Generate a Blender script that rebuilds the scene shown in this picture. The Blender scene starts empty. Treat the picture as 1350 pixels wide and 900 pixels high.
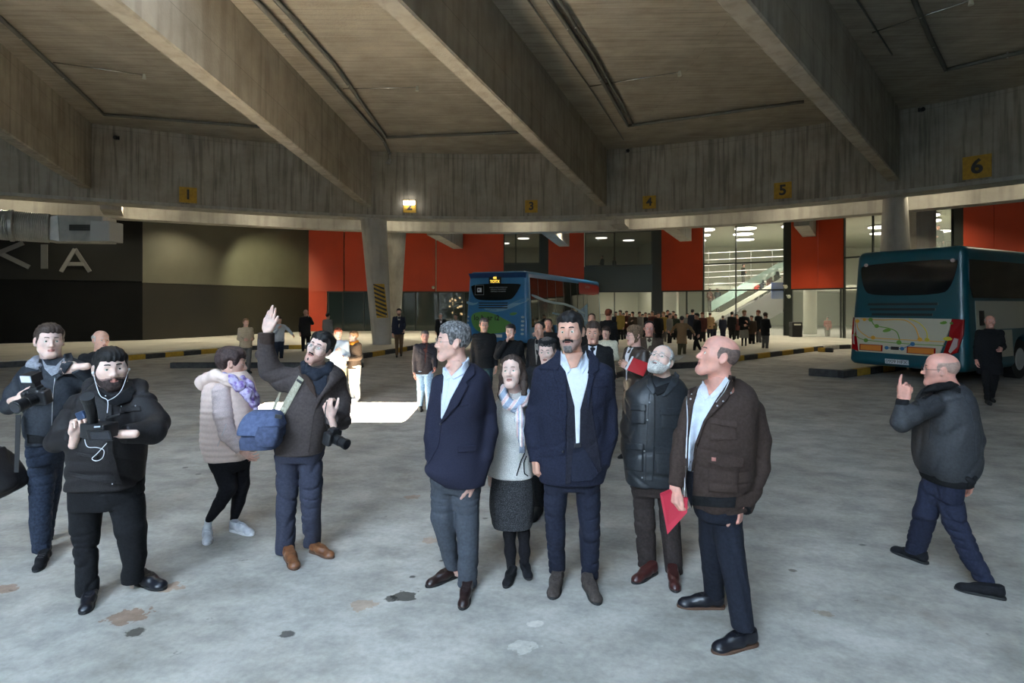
import bpy, bmesh, math, random
import numpy as np
from mathutils import Vector, Matrix
from mathutils.bvhtree import BVHTree
from mathutils.geometry import delaunay_2d_cdt
random.seed(7); PI = math.pi
SC = bpy.context.scene; COL = SC.collection
F, CX, HY, CH = 750.0, 675.0, 401.0, 1.9        # focal length in px, principal point, eye height
def at(px, py, Y): return np.array([(px-CX)*Y/F, Y, CH-(py-HY)*Y/F])
def fp(px, py, z=0.0):                            # point of a horizontal plane seen at a pixel
    Y = F*(CH-z)/(py-HY); return np.array([(px-CX)*Y/F, Y, z])
# ------------------------------------------------------------------ materials
MATS = {}
def srgb(c): return tuple(((v/255+0.055)/1.055)**2.4 if v/255 > 0.04045 else v/255/12.92 for v in c)
def mat(name, col, rough=0.7, metal=0.0, col2=None, scale=8.0, detail=4.0, bump=0.0, bscale=None, stretch=(1,1,1), emit=0.0, spec=0.5, sheen=0.0, lo=0.35, hi=0.65, kind='noise', alpha=1.0, trans=0.0, subs=0.0):
    if name in MATS: return MATS[name]
    m = bpy.data.materials.new(name); m.use_nodes = True; nt = m.node_tree; b = nt.nodes['Principled BSDF']
    L = nt.links.new
    b.inputs['Roughness'].default_value = rough; b.inputs['Metallic'].default_value = metal
    b.inputs['Specular IOR Level'].default_value = spec
    b.inputs['Base Color'].default_value = (*col, 1)
    if sheen: b.inputs['Sheen Weight'].default_value = sheen
    if subs:
        b.inputs['Subsurface Weight'].default_value = subs; b.inputs['Subsurface Radius'].default_value = (.012, .005, .003)
        b.inputs['Subsurface Scale'].default_value = 1.0
    if trans: b.inputs['Transmission Weight'].default_value = trans
    if alpha < 1: b.inputs['Alpha'].default_value = alpha
    if emit: b.inputs['Emission Color'].default_value = (*col, 1); b.inputs['Emission Strength'].default_value = emit
    if col2 is not None or bump:
        tc = nt.nodes.new('ShaderNodeTexCoord'); mp = nt.nodes.new('ShaderNodeMapping'); mp.inputs['Scale'].default_value = stretch
        L(tc.outputs['Object'], mp.inputs['Vector'])
    if col2 is not None:
        if kind == 'wave':
            n = nt.nodes.new('ShaderNodeTexWave'); n.inputs['Scale'].default_value = scale; n.inputs['Distortion'].default_value = 1.0
        else:
            n = nt.nodes.new('ShaderNodeTexNoise'); n.inputs['Scale'].default_value = scale; n.inputs['Detail'].default_value = detail
        L(mp.outputs[0], n.inputs['Vector'])
        r = nt.nodes.new('ShaderNodeValToRGB'); r.color_ramp.elements[0].position = lo; r.color_ramp.elements[1].position = hi
        r.color_ramp.elements[0].color = (*col, 1); r.color_ramp.elements[1].color = (*col2, 1)
        L(n.outputs[0], r.inputs[0]); L(r.outputs[0], b.inputs['Base Color'])
    if bump:
        n2 = nt.nodes.new('ShaderNodeTexNoise'); n2.inputs['Scale'].default_value = bscale or scale*4; n2.inputs['Detail'].default_value = 3
        L(mp.outputs[0], n2.inputs['Vector'])
        bp = nt.nodes.new('ShaderNodeBump'); bp.inputs['Strength'].default_value = bump; bp.inputs['Distance'].default_value = 0.01
        L(n2.outputs[0], bp.inputs['Height']); L(bp.outputs[0], b.inputs['Normal'])
    MATS[name] = m; return m
def cloth(name, rgb, rough=0.9, amt=0.25, scale=60, bump=0.25, sheen=0.0, spec=0.25, bscale=180):
    c = srgb(rgb); c2 = tuple(min(1, v*(1+amt)+.002) for v in c); c1 = tuple(v*(1-amt*.6) for v in c)
    return mat(name, c1, rough, col2=c2, scale=scale, detail=3, bump=bump, bscale=bscale, sheen=sheen, spec=spec)
# ------------------------------------------------------------------ objects
def tag(o, label=None, cat=None, group=None, kind=None):
    if label: o['label'] = label
    if cat: o['category'] = cat
    if group: o['group'] = group
    if kind: o['kind'] = kind
    return o
def empty(name, loc, label=None, cat=None, group=None, kind=None):
    o = bpy.data.objects.new(name, None); COL.objects.link(o); o.location = [float(v) for v in loc]; o.empty_display_size = .1
    return tag(o, label, cat, group, kind)
def wloc(o):
    v = Vector(o.location); p = o.parent
    while p: v = v + Vector(p.location); p = p.parent
    return v
def mesh_obj(name, V, Fc, mats, parent=None, mi=None, smooth=True, base=None):
    """vertices are given in world coordinates; roots are never rotated, so a child just subtracts its parents' places"""
    V = np.asarray(V, float)
    if parent is not None: off = np.array(wloc(parent))
    elif base is not None: off = np.array(base, float)
    else: off = np.array([V[:,0].mean(), V[:,1].mean(), V[:,2].min()]) if len(V) else np.zeros(3)
    me = bpy.data.meshes.new(name)
    me.from_pydata((V-off).tolist(), [], [list(map(int, f)) for f in Fc] if not isinstance(Fc, np.ndarray) else Fc.tolist())
    if not isinstance(mats, (list, tuple)): mats = [mats]
    for m in mats: me.materials.append(m)
    if mi is not None: me.polygons.foreach_set('material_index', np.asarray(mi, np.int32))
    if smooth: me.polygons.foreach_set('use_smooth', [True]*len(me.polygons))
    me.update()
    o = bpy.data.objects.new(name, me); COL.objects.link(o)
    if parent is not None: o.parent = parent
    else: o.location = off.tolist()
    return o
class MB:
    """collects simple solids in world coordinates"""
    def __init__(s): s.V = []; s.F = []; s.M = []
    def add(s, V, Fc, m=0):
        n = len(s.V); s.V += [tuple(map(float, v)) for v in V]; s.F += [tuple(int(i)+n for i in f) for f in Fc]; s.M += [m]*len(Fc); return s
    def box(s, lo, hi, m=0):
        x0,y0,z0 = lo; x1,y1,z1 = hi
        return s.add([(x0,y0,z0),(x1,y0,z0),(x1,y1,z0),(x0,y1,z0),(x0,y0,z1),(x1,y0,z1),(x1,y1,z1),(x0,y1,z1)],
                     [(0,3,2,1),(4,5,6,7),(0,1,5,4),(1,2,6,5),(2,3,7,6),(3,0,4,7)], m)
    def obox(s, c, ax, ay, az, m=0):       # centre and three half-vectors
        c, ax, ay, az = [np.array(v, float) for v in (c, ax, ay, az)]
        P = [c+i*ax+j*ay+k*az for k in (-1,1) for i,j in ((-1,-1),(1,-1),(1,1),(-1,1))]
        return s.add(P, [(0,3,2,1),(4,5,6,7),(0,1,5,4),(1,2,6,5),(2,3,7,6),(3,0,4,7)], m)
    def prism(s, P, d, m=0):               # polygon P (3d points) extruded by d
        P = [np.array(p, float) for p in P]; n = len(P); d = np.array(d, float)
        return s.add(P+[p+d for p in P], [tuple(range(n))[::-1], tuple(range(n, 2*n))]+[(i,(i+1)%n,(i+1)%n+n,i+n) for i in range(n)], m)
    def tube(s, pts, r, n=8, m=0, closed=False, cap=True):
        pts = [np.array(p, float) for p in pts]; k = len(pts)
        rr = r if isinstance(r, (list, tuple)) else [r]*k
        V = []; prev = None
        for i, p in enumerate(pts):
            a = pts[(i-1) % k] if (closed or i > 0) else p; b = pts[(i+1) % k] if (closed or i < k-1) else p
            t = b-a; t = t/(np.linalg.norm(t)+1e-9)
            if prev is None:
                u = np.cross(t, (0,0,1)); 
                if np.linalg.norm(u) < .1: u = np.cross(t, (1,0,0))
            else: u = prev-t*np.dot(prev, t)
            u = u/(np.linalg.norm(u)+1e-9); prev = u; w = np.cross(t, u)
            for j in range(n):
                q = 2*PI*j/n; V.append(p+rr[i]*(math.cos(q)*u+math.sin(q)*w))
        Fc = []
        for i in range(k if closed else k-1):
            for j in range(n):
                a = i*n+j; b = i*n+(j+1) % n; c = ((i+1) % k)*n+(j+1) % n; d = ((i+1) % k)*n+j
                Fc.append((a,b,c,d))
        if cap and not closed: Fc += [tuple(range(n))[::-1], tuple(range((k-1)*n, k*n))]
        return s.add(V, Fc, m)
    def disc(s, c, nrm, r, th, n=20, m=0, ry=None, up=(0,0,1)):
        c = np.array(c, float); nrm = np.array(nrm, float); nrm /= np.linalg.norm(nrm)
        u = np.cross(up, nrm)
        if np.linalg.norm(u) < .1: u = np.array([1.,0,0])
        u /= np.linalg.norm(u); w = np.cross(nrm, u); ry = ry or r
        P = [c+r*math.cos(2*PI*i/n)*u+ry*math.sin(2*PI*i/n)*w-nrm*th/2 for i in range(n)]
        return s.prism(P, nrm*th, m)
    def sphere(s, c, r, n=12, m=0, sc=(1,1,1)):
        V = []; Fc = []
        for i in range(n//2+1):
            a = PI*i/(n//2)
            for j in range(n):
                b = 2*PI*j/n; V.append((c[0]+r*sc[0]*math.sin(a)*math.cos(b), c[1]+r*sc[1]*math.sin(a)*math.sin(b), c[2]+r*sc[2]*math.cos(a)))
        for i in range(n//2):
            for j in range(n):
                Fc.append((i*n+j, (i+1)*n+j, (i+1)*n+(j+1) % n, i*n+(j+1) % n))
        return s.add(V, Fc, m)
    def build(s, name, mats, parent=None, smooth=False, base=None, bevel=0.0):
        o = mesh_obj(name, s.V, s.F, mats, parent, s.M, smooth, base)
        bm = bmesh.new(); bm.from_mesh(o.data); bmesh.ops.remove_doubles(bm, verts=bm.verts, dist=1e-5)
        bmesh.ops.recalc_face_normals(bm, faces=bm.faces); bm.to_mesh(o.data); bm.free()
        if bevel:
            md = o.modifiers.new('bevel', 'BEVEL'); md.width = bevel; md.segments = 2; md.limit_method = 'ANGLE'
        if smooth: o.data.polygons.foreach_set('use_smooth', [True]*len(o.data.polygons))
        return o
# ------------------------------------------------------------------ signed distance modelling
class S:
    def __init__(s, f, lo, hi): s.f = f; s.lo = np.array(lo, float); s.hi = np.array(hi, float)
    def __or__(s, o): return U(s, o)
def smin(a, b, k):
    if k <= 0: return np.minimum(a, b)
    h = np.maximum(k-np.abs(a-b), 0)/k
    return np.minimum(a, b)-h*h*k*.25
def U(*ss, k=0.0):
    def f(p):
        d = ss[0].f(p)
        for q in ss[1:]: d = smin(d, q.f(p), k)
        return d
    return S(f, np.min([q.lo for q in ss], 0), np.max([q.hi for q in ss], 0))
def grow(s, r): return S(lambda p: s.f(p)-r, s.lo-r, s.hi+r)
def cutz(s, zlo=None, zhi=None):
    def f(p):
        d = s.f(p)
        if zlo is not None: d = np.maximum(d, zlo-p[:,2])
        if zhi is not None: d = np.maximum(d, p[:,2]-zhi)
        return d
    lo = s.lo.copy(); hi = s.hi.copy()
    if zlo is not None: lo[2] = max(lo[2], zlo-.01)
    if zhi is not None: hi[2] = min(hi[2], zhi+.01)
    return S(f, lo, hi)
def cutplane(s, pt, n):                    # keeps the side the normal points away from
    pt = np.array(pt); n = np.array(n, float); n /= np.linalg.norm(n)
    return S(lambda p: np.maximum(s.f(p), (p-pt) @ n), s.lo, s.hi)
def cap(a, b, ra, rb):
    a = np.array(a, float); b = np.array(b, float); ab = b-a; L2 = ab @ ab+1e-12
    def f(p):
        t = np.clip(((p-a) @ ab)/L2, 0, 1)
        return np.linalg.norm(p-a-t[:,None]*ab, axis=1)-(ra+(rb-ra)*t)
    r = max(ra, rb); return S(f, np.minimum(a, b)-r, np.maximum(a, b)+r)
def chain(pts, k=0.02):
    """pts: (point, radius)"""
    return U(*[cap(pts[i][0], pts[i+1][0], pts[i][1], pts[i+1][1]) for i in range(len(pts)-1)], k=k)
def ell(c, r, R=None):
    c = np.array(c, float); r = np.array(r, float)
    def f(p):
        q = p-c
        if R is not None: q = q @ R
        k0 = np.linalg.norm(q/r, axis=1); k1 = np.linalg.norm(q/(r*r), axis=1)+1e-9
        return k0*(k0-1)/k1
    m = r.max() if R is not None else r
    return S(f, c-m, c+m)
def rbox(c, h, rr=.01, R=None):
    c = np.array(c, float); h = np.array(h, float)
    def f(p):
        q = p-c
        if R is not None: q = q @ R
        q = np.abs(q)-(h-rr)
        return np.linalg.norm(np.maximum(q, 0), axis=1)+np.minimum(q.max(1), 0)-rr
    m = np.linalg.norm(h) if R is not None else h
    return S(f, c-m, c+m)
def loft(rows, n=2.4, ext=0.0):
    """rows: (z, cx, cy, a, b) from any order; flat ends"""
    rows = sorted(rows); Z = np.array([r[0] for r in rows])
    A = np.array([r[1:] for r in rows], float)
    # smooth interpolation on a dense table
    zz = np.linspace(Z[0], Z[-1], 80); T = np.empty((80, 4))
    for j in range(4):
        m = np.gradient(A[:,j], Z) if len(Z) > 2 else np.full(len(Z), (A[-1,j]-A[0,j])/(Z[-1]-Z[0]))
        i = np.clip(np.searchsorted(Z, zz)-1, 0, len(Z)-2); h = Z[i+1]-Z[i]; t = (zz-Z[i])/h
        T[:,j] = (2*t**3-3*t**2+1)*A[i,j]+(t**3-2*t**2+t)*h*m[i]+(-2*t**3+3*t**2)*A[i+1,j]+(t**3-t**2)*h*m[i+1]
    T[:,2:] = np.maximum(T[:,2:], .008)
    def f(p):
        z = p[:,2]; cx, cy, a, b = [np.interp(z, zz, T[:,j]) for j in range(4)]
        x = np.abs(p[:,0]-cx); y = np.abs(p[:,1]-cy)
        k = ((x/a)**n+(y/b)**n+1e-12)**(1/n)
        g = np.sqrt((x**(n-1)/a**n)**2+(y**(n-1)/b**n)**2)/(k**(n-1)+1e-9)+1e-6
        d = (k-1)/g; d = np.clip(d, -np.minimum(a, b), None)
        dz = np.maximum(zz[0]-z, z-zz[-1])
        w = np.stack([d+.006, dz+.006], 1)
        return np.linalg.norm(np.maximum(w, 0), axis=1)+np.minimum(w.max(1), 0)-.006
    lo = [(A[:,0]-A[:,2]).min(), (A[:,1]-A[:,3]).min(), Z[0]]; hi = [(A[:,0]+A[:,2]).max(), (A[:,1]+A[:,3]).max(), Z[-1]]
    return S(f, lo, hi)
def folds(s, amp, lam=.07, st=(1,1,2.0), seed=0):
    """cloth creases: ridged warped waves"""
    rg = np.random.RandomState(seed); K = rg.normal(size=(4,3)); K /= np.linalg.norm(K, axis=1)[:,None]; ph = rg.uniform(0, 6.3, 4); st = np.array(st)
    w = 2*PI/lam
    def f(p):
        d = s.f(p); q = p*st/np.mean(st)
        w1 = np.sin(q @ K[0]*w*.22+ph[0])*1.6+np.sin(q @ K[1]*w*.16+ph[1])*1.8
        a = np.sin(q @ K[2]*w*.30+q[:,2]*w*.10+w1+ph[2]); b = np.sin(q[:,2]*w*.26+(q @ K[3])*w*.16+w1*.8+ph[3])
        m1 = np.clip(np.sin(p @ K[1]*w*.20+ph[3]+w1*.3)*.9+.35, 0, 1); m2 = np.clip(np.sin(p @ K[0]*w*.24+ph[2]*2)*.9+.25, 0, 1)
        return d+1.7*amp*(np.exp(-(a/.30)**2)*m1*.9+np.exp(-(b/.28)**2)*m2*1.0-.30*np.sin(w1*1.1)-.25)
    return S(f, s.lo-amp, s.hi+amp)
def puffs(s, amp, lam, axis=2):            # quilting ridges
    def f(p): return s.f(p)-amp*(np.abs(np.sin(p[:,axis]*PI/lam))-.5)
    return S(f, s.lo-amp, s.hi+amp)
def poly2(P, x, y):                        # signed distance to a polygon in 2d
    P = np.array(P, float); n = len(P); d = np.full(len(x), 1e9); s = np.ones(len(x))
    for i in range(n):
        a = P[i]; b = P[i-1]; e = b-a; wx = x-a[0]; wy = y-a[1]
        t = np.clip((wx*e[0]+wy*e[1])/(e @ e+1e-12), 0, 1)
        d = np.minimum(d, (wx-t*e[0])**2+(wy-t*e[1])**2)
        c1 = y >= a[1]; c2 = y < b[1]; c3 = e[0]*wy > e[1]*wx
        s = np.where((c1 & c2 & c3) | (~c1 & ~c2 & ~c3), -s, s)
    return s*np.sqrt(d)
def surf(s, res, pad=None):
    """narrow band surface nets: vertices, quads"""
    lo = s.lo-res*3; hi = s.hi+res*3
    B = 4; n = np.ceil((hi-lo)/(res*B)).astype(int)+1
    ax = [lo[i]+res*B*(np.arange(n[i])+.5) for i in range(3)]
    G = np.stack(np.meshgrid(*ax, indexing='ij'), -1).reshape(-1, 3)
    dc = s.f(G); band = np.abs(dc) < res*B*1.35+.004
    N = n*B; g = np.repeat(np.repeat(np.repeat(np.where(dc < 0, -1., 1.).astype(np.float32).reshape(n), B, 0), B, 1), B, 2)
    bi = np.argwhere(band.reshape(n)); off = np.stack(np.meshgrid(*[np.arange(B)]*3, indexing='ij'), -1).reshape(-1, 3)
    idx = (bi[:,None,:]*B+off[None]).reshape(-1, 3)
    g[idx[:,0], idx[:,1], idx[:,2]] = s.f(lo+(idx+.5)*res)
    sg = g < 0
    c = [sg[i:N[0]-1+i, j:N[1]-1+j, k:N[2]-1+k] for i in (0,1) for j in (0,1) for k in (0,1)]
    al = np.logical_and.reduce(c); an = np.logical_or.reduce(c); cells = np.argwhere(an & ~al)
    if not len(cells): return np.zeros((0,3)), np.zeros((0,4), int)
    vid = np.full(N-1, -1, np.int32); vid[cells[:,0], cells[:,1], cells[:,2]] = np.arange(len(cells))
    acc = np.zeros((len(cells), 3)); cnt = np.zeros(len(cells))
    for a in range(3):
        o1, o2 = [q for q in range(3) if q != a]
        for u in (0,1):
            for v in (0,1):
                st = np.zeros(3, int); st[o1] = u; st[o2] = v; en = st.copy(); en[a] = 1
                A = cells+st; Bq = cells+en
                ga = g[A[:,0], A[:,1], A[:,2]]; gb = g[Bq[:,0], Bq[:,1], Bq[:,2]]
                m = (ga < 0) != (gb < 0); t = np.where(m, ga/(ga-gb+1e-12), 0)
                pt = np.tile(st.astype(float), (len(cells), 1)); pt[:,a] = t
                acc[m] += pt[m]; cnt[m] += 1
    V = lo+(cells+acc/cnt[:,None]+.5)*res
    Q = []
    for a in range(3):
        o1, o2 = [q for q in range(3) if q != a]
        sl0 = [slice(1, -1)]*3; sl0[a] = slice(0, N[a]-1); sl1 = list(sl0); sl1[a] = slice(1, N[a])
        s0 = sg[tuple(sl0)]; s1 = sg[tuple(sl1)]; E = np.argwhere(s0 != s1)
        if not len(E): continue
        fl = s0[E[:,0], E[:,1], E[:,2]]
        base = E+1; base[:,a] -= 1
        def vv(d1, d2):
            q = base.copy(); q[:,o1] -= d1; q[:,o2] -= d2; return vid[q[:,0], q[:,1], q[:,2]]
        q4 = np.stack([vv(1,1), vv(0,1), vv(0,0), vv(1,0)], 1)
        if a == 1: fl = ~fl
        q4[~fl] = q4[~fl][:, ::-1]; Q.append(q4)
    return V, np.concatenate(Q)
def relax(V, Q, it=1, w=.5):               # light smoothing of the net
    for _ in range(it):
        acc = np.zeros_like(V); c = np.zeros(len(V))
        for i in range(4):
            for j in ((i+1) % 4,):
                np.add.at(acc, Q[:,i], V[Q[:,j]]); np.add.at(c, Q[:,i], 1)
                np.add.at(acc, Q[:,j], V[Q[:,i]]); np.add.at(c, Q[:,j], 1)
        V = V*(1-w)+w*acc/np.maximum(c, 1)[:,None]
    return V
def sdf_obj(name, s, res, mats, parent, it=1, mif=None):
    V, Q = surf(s, res)
    V = relax(V, Q, it)
    mi = mif(V[Q].mean(1)) if mif else None
    o = mesh_obj(name, V, Q, mats, parent, mi)
    if res > .005: o.data.set_sharp_from_angle(angle=math.radians(62))
    return o
# ------------------------------------------------------------------ pieces laid on a surface, given by their outline in the photograph
def bvh_of(objs):
    V = []; Fs = []
    for o in objs:
        n = len(V); w = wloc(o); V += [Vector(v.co)+w for v in o.data.vertices]; Fs += [[i+n for i in p.vertices] for p in o.data.polygons]
    return BVHTree.FromPolygons(V, Fs)
EYE = Vector((0, 0, CH))
def ray(px, py): return Vector(((px-CX)/F, 1.0, -(py-HY)/F)).normalized()
def hit(bv, px, py):
    r = bv.ray_cast(EYE, ray(px, py)); return r[0]
def hitn(bv, px, py):
    for r in range(0, 40):
        for k in range(8):
            h = hit(bv, px+r*math.cos(k*PI/4), py+r*math.sin(k*PI/4))
            if h is not None: return h
    return EYE+ray(px, py)*3.5
def inpoly(P, x, y):
    c = False; n = len(P)
    for i in range(n):
        x1,y1 = P[i]; x2,y2 = P[i-1]
        if (y1 > y) != (y2 > y) and x < (x2-x1)*(y-y1)/(y2-y1+1e-12)+x1: c = not c
    return c
def smoothpoly(P, it=2):
    for _ in range(it):
        Q = []
        for i in range(len(P)):
            a = P[i]; b = P[(i+1) % len(P)]
            Q += [(a[0]*.75+b[0]*.25, a[1]*.75+b[1]*.25), (a[0]*.25+b[0]*.75, a[1]*.25+b[1]*.75)]
        P = Q
    return P
def drape(name, P, bv, mats, parent, off=.006, step=1.6, back=.006, rnd=0, bulge=0.0, ymax=None):
    if rnd: P = smoothpoly(P, rnd)
    B = []
    for i in range(len(P)):
        a = P[i]; b = P[(i+1) % len(P)]; L = math.dist(a, b); k = max(1, int(L/step))
        B += [(a[0]+(b[0]-a[0])*j/k, a[1]+(b[1]-a[1])*j/k) for j in range(k)]
    xs = [p[0] for p in B]; ys = [p[1] for p in B]; inner = []
    x = min(xs)+step*.5
    while x < max(xs):
        y = min(ys)+step*.5
        while y < max(ys):
            if inpoly(B, x, y) and min((x-q[0])**2+(y-q[1])**2 for q in B) > (step*.55)**2: inner.append((x, y))
            y += step
        x += step
    pts = [Vector(p) for p in B+inner]; nb = len(B)
    r = delaunay_2d_cdt(pts, [(i, (i+1) % nb) for i in range(nb)], [], 1, 1e-4)
    v2, tris = r[0], r[2]; t3 = []
    for f in tris:
        cx = sum(v2[i][0] for i in f)/3; cy = sum(v2[i][1] for i in f)/3
        if inpoly(B, cx, cy): t3.append(list(f))
    dep = [None]*len(v2)
    for i, q in enumerate(v2):
        h = hit(bv, q[0], q[1])
        if h is not None and (ymax is None or h.y < ymax): dep[i] = (h-EYE).length
    kn = [i for i in range(len(v2)) if dep[i] is not None]
    if not kn: print('DRAPE MISS', name); return None
    md = sorted(dep[i] for i in kn)[len(kn)//2]
    for i in range(len(v2)):
        if dep[i] is None or abs(dep[i]-md) > .45:
            j = min((k for k in kn if abs(dep[k]-md) <= .45), key=lambda k: (v2[k]-v2[i]).length_squared, default=None)
            dep[i] = dep[j] if j is not None else md
    nbr = [[] for _ in v2]
    for f in t3:
        for a in range(3): nbr[f[a]] += [f[(a+1) % 3], f[(a+2) % 3]]
    for _ in range(2): dep = [min(dep[i], sum(dep[j] for j in nbr[i])/len(nbr[i])) if nbr[i] else dep[i] for i in range(len(v2))]
    used = sorted(set(i for f in t3 for i in f)); rm = {u: k for k, u in enumerate(used)}
    V = []; n = len(used)
    for u in used:
        o2 = off
        if bulge:
            e = min(math.dist((v2[u][0], v2[u][1]), b) for b in B); o2 = off+bulge*min(1, e/(3*step))**.6
        V.append(EYE+ray(*v2[u])*(dep[u]-o2))
    for u in used: V.append(EYE+ray(*v2[u])*(dep[u]+back))
    Fc = [[rm[i] for i in f] for f in t3]; cnt = {}
    for f in Fc:
        for a in range(3):
            e = (f[a], f[(a+1) % 3]); cnt[e] = 1
    side = [[a, b, b+n, a+n] for (a, b) in cnt if (b, a) not in cnt]
    Fall = Fc+[[i+n for i in f[::-1]] for f in Fc]+side
    o = mesh_obj(name, [tuple(v) for v in V], Fall, mats, parent)
    bm = bmesh.new(); bm.from_mesh(o.data); bmesh.ops.recalc_face_normals(bm, faces=bm.faces); bm.to_mesh(o.data); bm.free()
    return o
def dline(name, P, bv, r, m, parent, off=.0, sub=6, n=6):
    """a cord or seam following the surface"""
    pts = []
    for i in range(len(P)-1):
        for j in range(sub): t = j/sub; pts.append((P[i][0]*(1-t)+P[i+1][0]*t, P[i][1]*(1-t)+P[i+1][1]*t))
    pts.append(P[-1]); W = []; last = None
    for q in pts:
        h = hit(bv, *q)
        d = (h-EYE).length if h is not None else last
        if d is None: continue
        if last is not None and abs(d-last) > .25: d = last
        last = d; W.append(np.array(EYE+ray(*q)*(d-off)))
    if len(W) < 2: return None
    W2 = [W[0]]+[(W[i-1]+W[i]*2+W[i+1])/4 for i in range(1, len(W)-1)]+[W[-1]]
    return MB().tube(W2, r, n).build(name, m, parent, smooth=True)
def rotm(yaw=0, pitch=0, roll=0):
    """columns: local x (across), y (forward), z (up). yaw 0 faces the camera, + turns towards image right; pitch + looks up; roll + tips the crown towards image right"""
    y, p, r = math.radians(yaw), math.radians(pitch), math.radians(roll)
    f = np.array([math.sin(y)*math.cos(p), -math.cos(y)*math.cos(p), math.sin(p)])
    u0 = np.array([-math.sin(y)*math.sin(p), math.cos(y)*math.sin(p), math.cos(p)])
    x0 = np.cross(f, u0)
    u = u0*math.cos(r)-x0*math.sin(r); x = np.cross(f, u)
    return np.stack([x, f, u], 1)
SKY = 6.0; SUNP = 320.0; SKYL = 5.2; SKYB = 92.0; SC.view_settings.exposure = 0.0
# ------------------------------------------------------------------ heads, hands, shoes
def A3(*v): return np.array(v, float)
def head_sdf(o):
    jw = o.get('jaw', 1.0); fat = o.get('fat', 0.0); no = o.get('nose', 1.0); op = o.get('open', 0.0); w = o.get('w', 1.0)
    parts = U(
        ell((0, -.018, .034), (.074*w, .093, .084)),
        ell((0, .030, .045), (.062*w, .052, .058)),
        ell((0, .030, -.030), (.058*w+fat*.6, .058, .072)),
        cap((.046*jw, .004, -.058), (.018, .066, -.099), .021+fat, .018),
        cap((-.046*jw, .004, -.058), (-.018, .066, -.099), .021+fat, .018),
        cap((-.012, .068, -.100), (.012, .068, -.100), .017, .017),
        cap((.044*w, .050, -.014), (.052*w, .010, -.010), .018+fat, .016),
        cap((-.044*w, .050, -.014), (-.052*w, .010, -.010), .018+fat, .016),
        k=.032)
    brow = U(cap((.010, .083, .022), (.044, .066, .023), .0085, .007), cap((-.010, .083, .022), (-.044, .066, .023), .0085, .007), k=.01)
    mus = ell((0, .066, -.060), (.030, .021, .027))
    s1 = U(parts, brow, mus, k=.014)
    soc = [ell((x, .094, .003), (.0165, .013, .0115)) for x in (.031, -.031)]
    eo = o.get('eye', 1.0); uz = .0085+.0042*eo; lz = -.0085-.0022*eo
    lids = U(*[cap((x-.010, .0758, uz), (x+.010, .0745, uz-.001), .0072, .0068) for x in (.031, -.031)], *[cap((x-.009, .0735, lz), (x+.009, .0735, lz), .0070, .0070) for x in (.031, -.031)], k=.004)
    nose = U(cap((0, .083, .012), (0, .081+.023*no, -.029), .0075, .0105), cap((0, .081+.021*no, -.031), (0, .088, -.037), .0095, .008),
             cap((.0135, .089, -.034), (.010, .100, -.034), .0078, .007), cap((-.0135, .089, -.034), (-.010, .100, -.034), .0078, .007), k=.009)
    ul = cap((-.019, .078, -.061), (0, .088, -.0585), .0035, .0058); ur = cap((.019, .078, -.061), (0, .088, -.0585), .0035, .0058)
    ll = U(cap((-.017, .078, -.064-op*.6), (0, .0845, -.070-op), .0035, .0068), cap((.017, .078, -.064-op*.6), (0, .0845, -.070-op), .0035, .0068), k=.004)
    cut = U(ell((0, .095, -.0643-op*.45), (.019, .013, .0012+op*.62)))
    nost = U(ell((.007, .097, -.043), (.004, .006, .005)), ell((-.007, .097, -.043), (.004, .006, .005)))
    def ear(sx):
        R = rotm(0, 0, 0); c = A3(sx*.078*w, -.010, -.002); q = np.radians(18*sx)
        Rz = np.array([[math.cos(q), -math.sin(q), 0], [math.sin(q), math.cos(q), 0], [0, 0, 1.]])
        t = np.radians(12); Rx = np.array([[1, 0, 0], [0, math.cos(t), -math.sin(t)], [0, math.sin(t), math.cos(t)]])
        M = Rz @ Rx
        out = U(ell(c, (.0085, .019, .032), M), ell(c+A3(sx*.001, .004, -.020), (.008, .010, .012), M), k=.006)
        hol = ell(c+A3(sx*.010, .004, .003), (.008, .011, .019), M)
        return out, hol
    e1, h1 = ear(1); e2, h2 = ear(-1)
    def f(p):
        d = s1.f(p)
        for q in soc: d = -smin(-d, q.f(p), .010)
        d = smin(d, lids.f(p), .005)
        d = smin(d, nose.f(p), .011)
        d = smin(d, np.minimum(ul.f(p), ur.f(p)), .005); d = smin(d, ll.f(p), .005)
        d = np.maximum(d, -cut.f(p)); d = np.maximum(d, -nost.f(p))
        ed = np.minimum(np.maximum(e1.f(p), -h1.f(p)), np.maximum(e2.f(p), -h2.f(p)))
        return smin(d, ed, .006)
    full = S(f, (-.10, -.12, -.14), (.10, .125, .13))
    return full, S(lambda p: s1.f(p), (-.10, -.12, -.14), (.10, .125, .13))
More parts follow.
